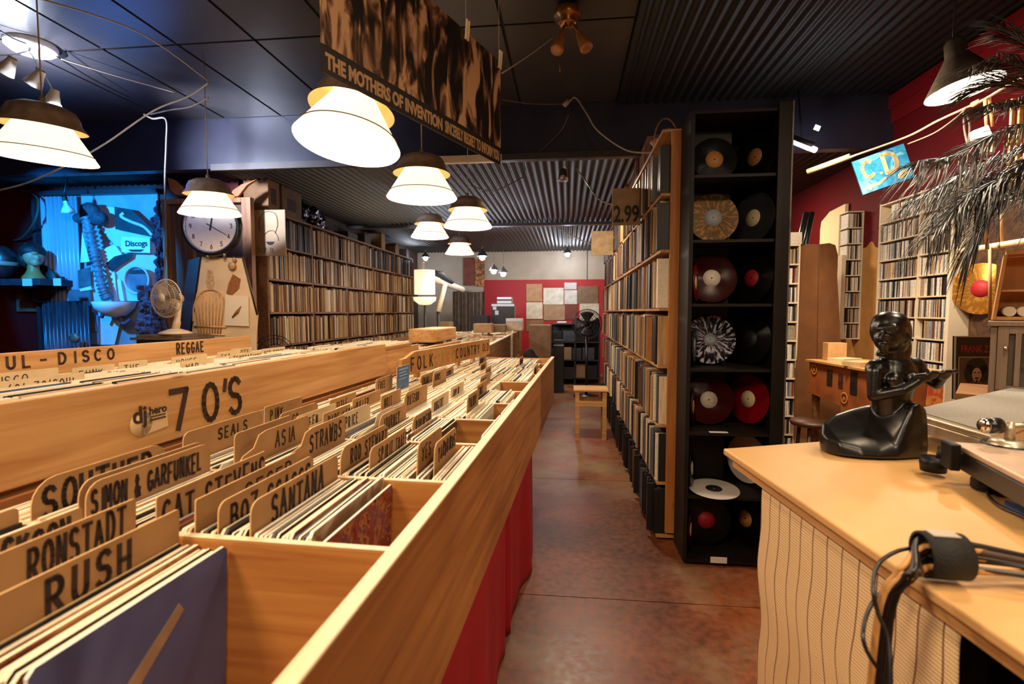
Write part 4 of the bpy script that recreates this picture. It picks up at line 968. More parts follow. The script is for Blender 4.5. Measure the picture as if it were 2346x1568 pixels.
# spot cluster on the ceiling at the left
SPOTW = mat('white_spot_enamel', 'e8e4dc', .35); SPOTB = mat('brass_spot', 'a8743c', .3, metal=.85, var=.25, scale=30); 
DARKM = mat('dark_fitting', '1c1a1c', .5)
def cluster():
    c = W(72, 108, Z=3.28); c.z = 3.30
    t = thing('spot_cluster', 'white ceiling spot cluster with several heads at the left, one lit', 'ceiling light', c)
    add('base', MB().lathe([(.145, 0), (.145, -.03), (.12, -.05), (.001, -.052)], c, 32), SPOTW, t)
    add('mount', MB().lathe([(.001, .0), (.12, .0), (.12, .004)], c+Vector((.02, .08, -.004)), 24), DARKM, t)
    for (hx, hy, d, lit) in ((20, 150, 2.9, 0), (85, 178, 2.95, 0), (122, 225, 3.0, 1)):
        h = W(hx, hy, d=d); m = (c+Vector((0, 0, -.05))+h)/2+Vector((0, 0, .03))
        hd = add('spot_head', MB().lathe([(.020, .05), (.026, .02), (.038, -.02), (.046, -.05), (.04, -.045), (.001, -.03)], h, 20, M=Matrix.Rotation(.3 if lit else .7, 4, 'Y')), SPOTW, t)
        add('arm', MB().tube(spline([c+Vector((.05 if lit else -.02, 0, -.045)), m, h+Vector((0, 0, .05))]), .005, 6), SPOTW, t)
        if lit:
            add('bulb', MB().ball(h+Vector((0, 0, -.055)), .040, n=10), mat('hot_bulb', 'ffffff', .4, emit=40, emcol='eaf0ff'), t)
            lamp('spot_light', 'POINT', h+Vector((.0, 0, -.13)), 11, COOL, .04)
    lamp('spot_light', 'SPOT', c+Vector((-.12, -.05, -.40)), 120, (.72, .80, 1), .06, rot=(0, -.05, 1), spot=2.7, blend=.6); lamp('spot_light', 'SPOT', c+Vector((.1, .2, -.5)), 420, (.72, .8, 1), .08, rot=(.68, 1.35, .14), spot=1.3, blend=.9)  # extra spots added to brighten the ceiling and the beam, at no head
    for k, (a, b, m1) in enumerate([((405, 213), (140, 135), (270, 175)), ((300, 225), (130, 130), (210, 180)), ((0, 70), (60, 100), (30, 88))]):
        pa, pb = W(*a, Z=3.27), W(*b, Z=3.24); pm = W(*m1, Z=3.25)
        tag(add('ceiling_wire', MB().tube(spline([pa, pm, pb]), .005, 6), [CORDM, DARKM, DARKM][k], at=pa), ['long pale wire running along the ceiling right of the white spot cluster', 'dark wire bunched along the ceiling seam by the white spot cluster', 'dark wire on the ceiling left of the white spot cluster'][k], 'wire')
cluster()
# brass cluster, unlit
def brass():
    c = W(1300, 22, Z=3.27); c.z = 3.27
    t = thing('spot_cluster', 'unlit brass ceiling fitting with frosted amber spot heads above the aisle', 'ceiling light', c)
    add('base', MB().lathe([(.075, 0), (.085, -.02), (.08, -.05), (.055, -.07), (.06, -.085), (.035, -.10), (.001, -.10)], c, 28), SPOTB, t)
    AMB = mat('amber_frosted_glass', 'a06a38', .45, var=.2, scale=30)
    for a, b in (((1292, 60), (1273, 125)), ((1315, 58), (1350, 120))):
        p, q = W(*a, d=3.05), W(*b, d=3.0); dr = (q-p).normalized()
        add('arm', MB().tube([c+Vector((0, 0, -.09)), p, p+dr*.07], .008, 8), SPOTB, t)
        M = frame(p+dr*.06, dr.orthogonal(), dr.cross(dr.orthogonal()))
        s_ = add('spot_head', MB().lathe([(.016, 0), (.022, .02), (.026, .04), (.040, .11), (.036, .125), (.001, .115)], n=20), AMB, t, M)
    q = W(1283, 165, d=3.0); add('pull_chain', MB().tube([W(1280, 132, d=3.0), q], .003, 6), SPOTB, t)
brass()
# metal cone lamp at the right
def cone_lamp():
    c = W(2208, 205, d=2.55); t = thing('pendant_lamp', 'grey metal cone lamp hanging in front of the red wall on the right', 'pendant lamp', c)
    T = Matrix.Translation(c) @ Matrix.Rotation(math.radians(-6), 4, 'X') @ Matrix.Rotation(math.radians(-9), 4, 'Y')
    GM = mat('grey_lamp_metal', '5e5248', .42, metal=.5, var=.2, scale=40)
    add('shade', MB().lathe([(.158, 0), (.152, .012), (.082, .12), (.048, .175), (.042, .24), (.030, .262), (.001, .264)], n=48), GM, t, T)
    add('shade_lining', MB().lathe([(.1565, .001), (.150, .012), (.080, .117), (.046, .172), (.001, .176)], n=48), mat('bright_lining', 'fff8ea', .5, emit=4, emcol='fff0d8'), t, T)
    add('bulb', MB().ball((0, 0, .055), .045, n=10), BULB, t, T)
    top = T @ Vector((0, 0, .264)); add('cord', MB().tube([top, (top.x, top.y, 3.27)], .005, 6), DARKM, t)
    lamp('cone_light', 'SPOT', T @ Vector((0, 0, -.01)), 75, (1, .86, .66), .06, rot=(-.12, .1, -1), spot=2.5, blend=.6)
cone_lamp()
# cold strip lamp beside the case
def strip():
    a, b = W(1812, 322, d=4.2), W(1868, 344, d=4.0); t = thing('strip_lamp', 'short glowing white strip lamp on the dark ceiling right of the black case', 'strip light', (a+b)/2)
    add('tube', MB().tube([a, b], .022, 12), mat('cold_tube', 'ffffff', .4, emit=6, emcol='e4ecff'), t)
    add('housing', MB().tube([a+Vector((0, .02, .03)), b+Vector((0, .02, .03))], .03, 8), DARKM, t)
    add('hanger', MB().tube([(a+b)/2+Vector((0, .02, .05)), Vector(((a.x+b.x)/2, a.y+.02, 3.26))], .006, 6), DARKM, t)
    g = W(1872, 293, d=4.2); add('glint_plate', MB().box(g, (.045, .01, .04), Matrix.Rotation(.4, 4, 'Y')), mat('glint_glow', 'ffffff', .4, emit=1.2, emcol='dfe4ff'), t)  # glowing plate stands in for a bright glint beside the tube
    lamp('strip_light', 'POINT', (a+b)/2-Vector((0, 0, .08)), 5, COOL, .05)
strip()
# hanging wires
def wire(pts, r, m, label, d=None, name='hanging_wire', k=6):
    P = [W(p[0], p[1], d=p[2]) if p[2] != 'c' else W(p[0], p[1], Z=2.845) for p in pts]
    return single(name, MB().tube(spline(P, k), r, 6), m, label, 'wire', P[0])
wire([(85, -5, 2.35), (320, 75, 2.9), (478, 186, 3.4)], .004, CORDM, 'pale wire sagging across the ceiling to the clock lamp hook') 
wire([(478, 190, 3.40), (430, 222, 3.5), (350, 255, 3.6), (240, 330, 3.65), (150, 380, 3.7), (60, 420, 3.8), (-20, 440, 3.9)], .006, CORDM, 'pale cable running from the lamp hook down to the left edge')
wire([(478, 224, 3.42), (435, 245, 3.5), (390, 252, 3.7), (345, 262, 3.9)], .005, CORDM, 'short drooping cable beside the clock lamp hook')
wire([(330, 262, 4.3), (350, 272, 4.3), (380, 274, 4.3), (381, 330, 4.3), (378, 420, 4.3), (380, 560, 4.3), (372, 660, 4.3)], .008, mat('grey_pipe', '3c3834', .7), 'grey cord hanging straight down between the blue display and the clock')
wire([(1150, 168, 2.35), (1215, 125, 2.7), (1268, 85, 2.95)], .003, CORDM, 'thin wire from the poster corner up to the brass fitting')
wire([(1300, 240, 4.4), (1318, 224, 4.4), (1345, 262, 4.3), (1370, 300, 4.2), (1430, 342, 4.1), (1480, 350, 3.95), (1520, 345, 3.9)], .007, CORDM, 'pale cable looping from the ceiling down to the wicker basket')
wire([(1150, 228, 4.3), (1220, 238, 4.35), (1297, 238, 4.4)], .005, CORDD, 'dim wire along the dark ceiling left of the looping cable')
wire([(1303, 262, 4.4), (1285, 300, 4.5), (1235, 350, 4.58), (1222, 358, 4.6)], .005, CORDD, 'dim wire dropping from the ceiling hook to the beam')
wire([(1320, 385, 'c'), (1345, 420, 4.8), (1370, 455, 4.5), (1404, 470, 4.24)], .006, CORDM, 'pale wire hanging from the beam to the price sign')
wire([(1268, 517, 'c'), (1320, 545, 7.5), (1358, 562, 7.2)], .008, CORDM, 'pale wire sloping to the blank projecting board')
wire([(1080, 425, 'c'), (1130, 438, 5.4), (1200, 405, 'c')], .006, CORDD, 'dim wire bowed below the corrugated ceiling')
mb = MB(); p = W(1293, 242, d=4.4); mb.cyl(p, W(1302, 228, d=4.4), .022, .012, 10)
single('socket_plug', mb, mat('plug_beige', 'a89a88', .5), 'small pale plug at the high end of the looping cable', 'plug', p)
for px, py, d, lb in ((1290, 400, 5.0, 'small clear glass lamp hanging under the beam'),):
    c = W(px, py, d=d); t = thing('spot_lamp', lb, 'spot lamp', c)
    add('body', MB().lathe([(.03, .05), (.04, 0), (.055, -.06), (.001, -.05)], c, 16), mat('dull_chrome', '8a8684', .25, metal=.9), t); add('stem', MB().tube([c+Vector((0, 0, .05)), (c.x, c.y, 2.85)], .008, 6), DARKM, t)
c = W(1410, 525, d=7.0)
# ================================================================ LEFT SIDE: BLUE-LIT DISPLAY, CLOCK, CABINET, FAN
AY = 5.18
def PL(px, py, y=AY): return W(px, py, Y=y)
def poly(mb, pts, y, th=.008, mi=None):
    return mb.prism([PL(a, b, y) for a, b in pts], (0, th, 0), mi)
PAPER = mat('display_paper', 'd8dce0', .6, var=.10, scale=6)
PAPER2 = mat('display_paper_white', 'f4f6f8', .6, var=.06, scale=12)
MID = mat('display_mid', '5c646e', .6, var=.35, scale=9, bump=.4)
DK = mat('display_dark', '262a34', .6, var=.4, scale=12)
a, b = PL(92, 452, 5.27), PL(374, 800, 5.27)
disp = thing('wall_display', 'tall blue-lit collage display with paper shapes, sign and coiled hose on the left wall', 'wall display', ((a.x+b.x)/2, 5.25, 0))
add('backing', MB().bb(a.x, b.x, 5.275, 5.295, 0.9, a.z), mat('display_backing', '9aa4ae', .6, var=.25, scale=4), disp)
add('frame', MB().bb(a.x-.04, b.x+.05, 5.20, 5.274, a.z, a.z+.05).bb(a.x-.04, a.x-.001, 5.20, 5.274, .9, a.z-.001), mat('frame_steel', '4a4048', .4, metal=.5), disp)
# ribbed plastic sheet on the left
def rib(s, t):
    x0, x1 = PL(95, 600, 5.2).x, PL(180, 600, 5.2).x
    return (x0+(x1-x0)*s, 5.22+.016*math.sin(s*2*PI*9), 1.15+(a.z-.01-1.15)*t)
add('ribbed_sheet', MB().grid(rib, 90, 2), mat('ribbed_sheet', 'a4b4c4', .25, spec=.8, var=.15, scale=3, stretch=(3, 1, .2)), disp, solid=.003)
mb = MB(); poly(mb, [(180, 640), (250, 600), (300, 640), (262, 790), (178, 792), (150, 690)], 5.235); poly(mb, [(215, 470), (300, 480), (360, 540), (350, 640), (290, 600), (262, 560), (225, 520)], 5.24)
add('pale_sheet', mb, PAPER, disp)
add('pale_sheet', poly(MB(), [(262, 590), (355, 560), (366, 640), (350, 690), (240, 690), (262, 640)], 5.232), PAPER, disp)
add('paper_shape', poly(MB(), [(188, 533), (205, 600), (184, 602)], 5.19), PAPER2, disp)
add('paper_shape', poly(MB(), [(225, 575), (262, 560), (280, 584), (238, 610)], 5.19), PAPER2, disp)
add('dark_picture', poly(MB(), [(262, 474), (300, 480), (352, 528), (350, 543), (264, 525)], 5.19), DK, disp)
def mk(px, py, y): return PL(px, py, y)
add('white_stroke', MB().tube(spline([mk(x, y, 5.185) for x, y in ((285, 488), (278, 496), (300, 508), (330, 520), (350, 540))]), .018, 8), PAPER, disp)
sg = add('sign_panel', poly(MB(), [(278, 542), (343, 546), (344, 580), (278, 578)], 5.17), PAPER2, disp); sg['label'] = 'small pale sign panel'
fonttext('sign_lettering', 'Discogs', .085, mat('sign_ink', '12141c', .6), frame(PL(288, 569, 5.168), (1, 0, 0), (0, 0, 1)), sg, width=PL(338, 560, 5.168).x-PL(288, 560, 5.168).x, bold=.002)
add('sign_underline', poly(MB(), [(293, 572), (330, 572), (322, 577), (300, 577)], 5.165, .003), DK, disp)
add('dark_wedge', poly(MB(), [(243, 604), (262, 588), (302, 578), (300, 590), (275, 606), (255, 622)], 5.185), DK, disp)
# coiled hose
hose = [PL(x, y, 5.10) for x, y in ((198, 498), (208, 535), (215, 570), (222, 600), (230, 640), (240, 670), (248, 685))]
hp = spline(hose, 10); rr = [.045+.018*math.sin(i*2.2) for i in range(len(hp))]
add('coiled_hose', MB().tube(hp, rr, 14), mat('hose_grey', '6c7682', .5, var=.3, scale=20), disp)
add('dark_bunch', MB().ball(PL(205, 485, 5.12), (.12, .06, .10), n=10).ball(PL(226, 500, 5.12), (.10, .06, .08), n=10).ball(PL(185, 500, 5.14), (.09, .05, .06), n=10), mat('dark_bunch', '363c48', .7, var=.5, scale=30, bump=1), disp)
c = PL(316, 642, 5.15); Mr = frame(c, (1, 0, 0), (0, 0, 1))
add('round_port', MB().lathe([(.150, 0), (.158, .02), (.145, .035), (.135, .02), (.135, .0)], n=40), PAPER, disp, Mr)
add('round_mirror', MB().lathe([(.001, .004), (.134, .004)], n=40), mat('mirror_face', '7c8c9c', .3, metal=.3, var=.3, scale=8), disp, Mr)
add('striped_opening', MB().bb(-.09, .10, .07, .11, .008, .014), DK, disp, Mr)
add('strip', poly(MB(), [(268, 640), (276, 640), (284, 690), (274, 690)], 5.19), PAPER2, disp)
add('strip', poly(MB(), [(240, 612), (262, 626), (268, 690), (262, 690), (255, 640)], 5.195), PAPER2, disp)
for q in ([(150, 664), (205, 664), (212, 718), (168, 722)], [(172, 720), (215, 716), (222, 760), (186, 764)], [(178, 620), (206, 612), (208, 656), (180, 660)]):
    add('picture_panel', poly(MB(), q, 5.19), MID, disp)
add('picture_panel', poly(MB(), [(182, 662), (208, 656), (209, 664), (184, 668)], 5.18), PAPER2, disp)
add('blue_board', poly(MB(), [(172, 720), (224, 722), (226, 788), (194, 792)], 5.205), mat('blue_board', '5c7ca8', .6, var=.2, scale=6), disp)
bowl = MB(); bowl.lathe([(.001, -.17), (.10, -.15), (.18, -.07), (.20, 0), (.19, 0), (.17, -.06), (.001, -.155)], PL(262, 692, 5.10), 28); add('bowl_shape', bowl, PAPER, disp)
mb = MB(); mb.tube(spline([PL(x, y, 5.12) for x, y in ((232, 728), (240, 716), (258, 713), (272, 724), (284, 742), (300, 732))]), .02, 8); add('cable_loop', mb, mat('grey_net', '504c64', .8, var=.4, scale=50, bump=1), disp)
add('dark_tube', poly(MB(), [(118, 636), (146, 634), (158, 662), (124, 668)], 5.16), DK, disp)
# dark corrugated base under the display
def rib2(s, t):
    x0, x1 = PL(92, 700, 5.1).x, PL(200, 700, 5.1).x
    return (x0+(x1-x0)*s, 5.12+.014*math.sin(s*2*PI*12), .02+(PL(92, 690, 5.1).z-.02)*t)
tag(add('corrugated_sheet', MB().grid(rib2, 100, 2), mat('dark_ribbed_metal', '4a4650', .35, metal=.6, var=.6, scale=14, stretch=(4, 1, .3)), at=(PL(140, 700, 5.1).x, 5.12, .02), solid=.003), 'dark ribbed metal sheet standing below the left part of the blue display', 'metal sheet')
single('brass_disc', MB().lathe([(.001, .01), (.05, .01), (.055, 0), (.055, -.02)], n=24), mat('old_brass', '7a6a5c', .5, metal=.4, var=.4, scale=30), 'small round brass disc beside the foot of the blue display', 'disc', PL(169, 775, 4.98), M=frame(PL(169, 775, 4.98), (1, 0, 0), (0, 0, 1)))
# netting draped at the right of the display
def net(px0, py0, px1, py1, y, seed, sx=1, lb='', h=1):
    from mathutils import noise
    p, q = PL(px0, py0, y), PL(px1, py1, y)
    def f(s, t):
        n = noise.noise(Vector((s*5+seed, t*6, 0)))*.10+noise.noise(Vector((s*14, t*16+seed, 0)))*.05
        wd = math.sin(PI*t)**.5
        return (p.x+(q.x-p.x)*(s*(.45+.55*t)+(.55-.55*t)*.5)+n*.5, y-.02-abs(n), p.z+(q.z-p.z)*t)
    return single('netting', MB().grid(f, 40, 50), mat('dark_netting', '443f55', .75, var=.7, scale=45, bump=1.5), lb, 'netting', (p.x, y, q.z), solid=.004)
net(312, 655, 398, 792, 4.95, 1, lb='dark crumpled netting heaped at the lower right of the blue display')
net(360, 462, 386, 650, 5.19, 5, lb='dark netting hanging down the right edge of the blue display')
# bare spot bulb in front of the display
c = PL(155, 480, 4.9); t = thing('spot_bulb', 'white reflector bulb hanging in front of the blue display', 'bulb', c)
add('reflector', MB().lathe([(.018, .09), (.022, .05), (.05, .0), (.062, -.03), (.001, -.045)], c, 24, M=Matrix.Rotation(-.25, 4, 'Y')), mat('white_glass', 'e8ecf4', .3), t)
add('socket', MB().cyl(c+Vector((-.02, 0, .085)), c+Vector((-.035, 0, .15)), .024, .02, 14), DARKM, t); add('arm', MB().tube([c+Vector((-.035, 0, .15)), (c.x-.04, c.y+.05, 2.86)], .008, 6), DARKM, t)
# arched pipes on the red wall at the left
wire([(-10, 440, 5.9), (40, 436, 5.8), (80, 448, 5.65), (88, 470, 5.6), (78, 510, 5.6), (45, 548, 5.8), (-5, 550, 6.0)], .012, mat('dull_hose', '4c4034', .6), 'dull hose curling over the dark red wall at the left edge')
# mannequin head on a small black shelf
sh = thing('wall_shelf', 'small black shelf with two pale tags under the mannequin head', 'shelf', PL(60, 648, 5.0))
p, q = PL(14, 640, 4.92), PL(106, 654, 4.92)
add('board', MB().bb(p.x, q.x, 4.86, 5.29, q.z, p.z), DK, sh)
for x0, x1 in ((15, 37), (88, 106)): add('tag', MB().bb(PL(x0, 0, 4.85).x, PL(x1, 0, 4.85).x, 4.85, 4.858, q.z-.01, p.z+.0), mat('tag_paper', 'c8c4bc', .6), sh)
def head():
    c = PL(76, 606, 4.98); z0 = p.z
    t = thing('mannequin_head', 'tan mannequin head with short dark hair on the small black shelf', 'mannequin head', (c.x, c.y, z0))
    add('bust', MB().lathe([(.001, 0), (.105, 0), (.10, .02), (.07, .06), (.052, .10), (.05, .16)], (c.x, c.y, z0+.001), 24, cap=False), mat('bust_tan', 'b07438', .5), t)
    bm = MB(); bm.ball((c.x+.01, c.y, z0+.25), (.085, .095, .115), n=14); bm.ball((c.x+.085, c.y-.03, z0+.225), (.022, .02, .03), n=8); bm.ball((c.x+.06, c.y-.03, z0+.17), (.04, .04, .035), n=8); bm.ball((c.x+.075, c.y-.045, z0+.275), (.03, .03, .014), n=8)
    h = add('face', bm, mat('face_tan', 'b88a64', .5), t); md = h.modifiers.new('m', 'REMESH'); md.mode = 'VOXEL'; md.voxel_size = .008; md.use_smooth_shade = True
    hb = MB(); hb.ball((c.x-.015, c.y+.01, z0+.295), (.115, .115, .095), n=14); hb.ball((c.x-.055, c.y, z0+.22), (.07, .10, .11), n=12)
    h = add('hair', hb, mat('dark_hair', '1c1512', .6, var=.4, scale=60, bump=1), t); md = h.modifiers.new('m', 'REMESH'); md.mode = 'VOXEL'; md.voxel_size = .010; md.use_smooth_shade = True
head()
c = PL(96, 650, 5.12); single('round_pan', MB().lathe([(.001, 0), (.20, 0), (.215, .02), (.21, .03), (.001, .012)], n=40), mat('black_hide', '0e0c0e', .5), 'large round black disc on the wall behind the mannequin head', 'disc', c, M=frame(c, (1, 0, 0), (0, 0, 1)))
c = PL(2, 595, 4.9); t = thing('mannequin_head', 'dark second head form cut off by the left picture edge', 'mannequin head', (c.x, c.y, p.z)); hb = MB(); hb.ball((c.x, c.y, p.z+.18), (.14, .13, .18), n=14); add('form', hb, mat('dark_form', '241e20', .4, var=.5, scale=20, bump=1), t)
add('band', MB().lathe([(.142, -.02), (.150, 0), (.142, .02)], (c.x, c.y, p.z+.16), 24), mat('band_pale', '8a7a68', .5), t)
single('wall_panel', MB().bb(PL(-20, 0).x, PL(32, 0).x, 5.26, 5.298, PL(0, 714).z, PL(0, 655).z).bb(PL(36, 0).x, PL(70, 0).x, 5.26, 5.298, PL(0, 714).z, PL(0, 655).z), mat('grey_weathered_wood', '5c4c3c', .7, var=.3, scale=10), 'two grey weathered boards on the red wall below the small black shelf', 'wall board', PL(20, 714, 5.29))
single('wall_panel', MB().bb(PL(4, 0).x, PL(60, 0).x, 5.27, 5.296, PL(0, 634).z, PL(0, 556).z), mat('blue_panel', '3c6c9c', .5, var=.3, scale=5), 'blue panel on the wall behind the mannequin head', 'wall board', PL(40, 634, 5.28))

# wooden cabinet behind the clock
KY = 4.98
kx0, kx1 = PL(378, 600, KY).x, PL(580, 600, KY).x
kz = PL(480, 455, KY).z
cab = thing('wooden_cabinet', 'tall brown wooden cabinet standing behind the wall clock', 'cabinet', ((kx0+kx1)/2, KY+.1, 0))
CW = wood('cabinet_wood', '7c4e2a', 'a8703e', 'z', .5)
add('back_panel', MB().bb(kx0+.04, kx1-.04, KY+.05, KY+.07, .0, kz-.04), wood('cabinet_dark_wood', '4c3220', '6e482a', 'z', .55), cab)
add('side_panel', MB().bb(kx0, kx0+.04, KY-.02, KY+.09, .0, kz), CW, cab, bevel=.003); add('side_panel', MB().bb(kx1-.10, kx1, KY-.02, KY+.045, .0, kz), CW, cab, bevel=.003)
add('top_board', MB().bb(kx0+.041, kx1-.101, KY-.02, KY+.045, kz-.05, kz), CW, cab, bevel=.003)
add('inner_batten', MB().bb(kx0+.30, kx0+.34, KY+.02, KY+.049, .1, kz-.06), CW, cab)
# carved horn-like wings on top
for pts, lb in ((((382, 406), (400, 412), (418, 428), (428, 450), (400, 446), (388, 434)), 'orange-brown wooden wing shape left of the clock lamp, on the cabinet'), (((588, 410), (566, 424), (545, 450), (525, 452), (532, 436), (552, 422)), 'orange-brown wooden wing shape right of the clock lamp, on the cabinet')):
    single('wooden_wing', MB().prism([PL(a_, b_, KY-.05) for a_, b_ in pts], (0, .04, 0)), mat('orange_wood', 'a45c28', .5, var=.25, scale=15), lb, 'wood carving', PL(*pts[3], KY-.05), bevel=.008)
# coffin-shaped case
FY = 4.42
cz = lambda px, py: W(px, py, Y=FY)
cof = thing('coffin_case', 'pale coffin-shaped cabinet with a painted chair on its front and dark marbled side', 'cabinet', (cz(515, 700).x, FY+.15, 0))
outl = [cz(461, 587), cz(556, 590), cz(590, 722), cz(586, 775)]
zb = .02; outl += [Vector((cz(560, 0).x-.02, FY, zb)), Vector((cz(470, 0).x, FY, zb)), cz(438, 760)]
add('front', MB().prism(outl, (0, .015, 0)), mat('pale_ply', 'e2c294', .5, var=.12, scale=5), cof)
back = [p_+Vector((-.40, .34, 0)) for p_ in outl]
mb = MB(); n = len(outl)
for i in range(n):
    j = (i+1) % n; mb.quad(outl[i]+Vector((0, .016, 0)), outl[j]+Vector((0, .016, 0)), back[j], back[i])
mb._f([mb.bm.verts.new(q_) for q_ in back])
add('body', mb, art('black_marbled', ['141216', '4a4448', '1c1818', '605850', '100e10'], 7, 3), cof)
add('edge_trim', MB().tube([p_+Vector((0, -.004, 0)) for p_ in (outl[-1], outl[0], outl[1], outl[2])], .009, 6), mat('dark_trim', '2a1c14', .5), cof)
CH = mat('painted_brown', '8a5426', .6, var=.3, scale=40); CHL = mat('painted_light_wood', 'd6a05c', .55, var=.2, scale=30)
mb = MB()
for k in range(9):
    x = 448+k*8.2
    mb.tube([cz(x+0.25*(484-x), 765), cz(x, 700), cz(x+.15*(484-x), 672)], .006, 6)
mb.tube(spline([cz(*q_) for q_ in ((444, 738), (446, 700), (460, 674), (484, 664), (508, 674), (520, 700), (522, 738))]), .007, 6)
mb.tube([cz(446, 748), cz(520, 750)], .008, 6); mb.tube([cz(450, 766), cz(516, 768)], .006, 6)
mb.bm.transform(Matrix.Translation((0, -.008, 0))); add('chair_motif', mb, CHL, cof)
add('face_motif', MB().prism([cz(*q_)+Vector((0, -.004, 0)) for q_ in ((476, 618), (488, 622), (492, 650), (486, 668), (478, 668), (472, 648))], (0, .003, 0)), mat('faint_brown', 'c49c6c', .6, var=.3, scale=40), cof)
add('figure_motif', MB().prism([cz(*q_)+Vector((0, -.004, 0)) for q_ in ((534, 628), (552, 640), (548, 662), (530, 680), (519, 672), (524, 650))], (0, .003, 0)), CH, cof)
add('white_card', MB().prism([cz(*q_)+Vector((0, -.02, 0)) for q_ in ((520, 676), (572, 680), (572, 748), (518, 746))], (0, .012, 0)), mat('cream_panel', 'ecd8b4', .55), cof)
add('card_motif', MB().tube([cz(*q_)+Vector((0, -.024, 0)) for q_ in ((536, 728), (548, 715), (556, 702))], [.006, .016, .003], 6), CH, cof)
add('shell', MB().ball(cz(536, 610)+Vector((0, -.03, 0)), (.035, .02, .04), n=8).ball(cz(541, 596)+Vector((0, -.03, 0)), (.018, .016, .022), n=8), mat('shell_tan', 'a88458', .5, var=.3, scale=40), cof)
# clock on the coffin case
def clock():
    c = W(486, 519, Y=4.35); t = thing('wall_clock', "round wall clock with white face and black frame showing 12:20", 'clock', (c.x, c.y, c.z-.28))
    M = frame(c, (1, .10, 0), (0, 0, 1)); s = .262
    add('case', MB().lathe([(.001, -.03), (s*1.0, -.03), (s*1.03, .0), (s*.99, .03), (s*.90, .035), (s*.88, .02)], n=64), mat('black_clock_frame', '15100e', .3, spec=.6), t, M)
    add('chrome_ring', MB().lathe([(s*.90, .034), (s*.885, .038), (s*.865, .03), (s*.865, .022)], n=64), mat('clock_chrome', 'b8a890', .25, metal=.8), t, M)
    face = add('face', MB().lathe([(.001, .021), (s*.87, .021)], n=64), mat('clock_face', 'e6d2b4', .5, var=.05, scale=20), t, M)
    ink = mat('clock_ink', '17120f', .6)
    for k in range(1, 13):
        a_ = PI/2-k*PI/6; r_ = s*.70
        s_ = str(k); w0 = .020*len(s_)
        mb, w_ = lettering(s_, .038, .022, .005, .0055, 0); mb.bm.transform(Matrix.Translation((r_*math.cos(a_)-w_/2, r_*math.sin(a_)-.019, .0215)))
        add('numeral', mb, ink, face, M)
    mb = MB()
    for k in range(60):
        a_ = PI/2-k*PI/30; l = .012 if k % 5 else .018
        mb.box((s*.84*math.cos(a_), s*.84*math.sin(a_), .022), (l*.5, .0025, .001), Matrix.Rotation(a_, 4, 'Z'))
    add('minute_marks', mb, ink, face, M)
    for nm, ang, l, w_ in (('hour_hand', PI/2-2*PI*(.333/12), .115, .007), ('minute_hand', PI/2-2*PI*20/60, .165, .0045)):
        d_ = Vector((math.cos(ang), math.sin(ang), 0)); n_ = Vector((-d_.y, d_.x, 0))
        add(nm, MB().prism([-d_*.04-n_*w_+Vector((0, 0, .025)), d_*l-n_*w_*.5+Vector((0, 0, .025)), d_*l+n_*w_*.5+Vector((0, 0, .025)), -d_*.04+n_*w_+Vector((0, 0, .025))], (0, 0, .002)), ink, t, M)
    add('foot', MB().cyl((-.05, -s-.02, .0), (-.05, -s+.01, .0), .012, n=10).cyl((.10, -s-.02, 0), (.10, -s+.035, 0), .012, n=10), mat('chrome_foot', '9a8c7c', .3, metal=.8), t, M)
clock()
# drawing sheet
a, b = W(583, 482, Y=5.135), W(655, 586, Y=5.135)
dr = thing('drawing_sheet', 'pale sheet with a faint face drawing and black mouth pinned beside the cabinet', 'drawing', ((a.x+b.x)/2, 5.135, b.z))
add('sheet', MB().bb(a.x, b.x, 5.135, 5.149, b.z, a.z), mat('drawing_paper', 'c8a882', .65, var=.08, scale=9), dr)
q_ = lambda x, y: W(x, y, Y=5.132)
PEN = mat('pencil', '5c4634', .7); 
add('pencil_lines', MB().tube(spline([q_(*p_) for p_ in ((596, 530), (594, 505), (604, 488), (618, 485), (632, 492), (636, 515), (630, 535))]), .0035, 5).tube(spline([q_(*p_) for p_ in ((604, 540), (615, 530), (628, 530), (636, 542), (638, 552))]), .003, 5).tube([q_(590, 562), q_(600, 580)], .003, 5).tube([q_(610, 568), q_(604, 582)], .003, 5), PEN, dr)
add('black_mouth', MB().prism([q_(*p_) for p_ in ((609, 554), (629, 554), (625, 560), (619, 562), (613, 560))], (0, .002, 0)), mat('pen_black', '1a120e', .6), dr)
mb, _ = lettering("5 7 11", .05, .03, .01, .004, .1); add('lettering', mb, PEN, dr, frame(W(588, 580, Y=5.132), (1, 0, 0), (0, 0, 1)))
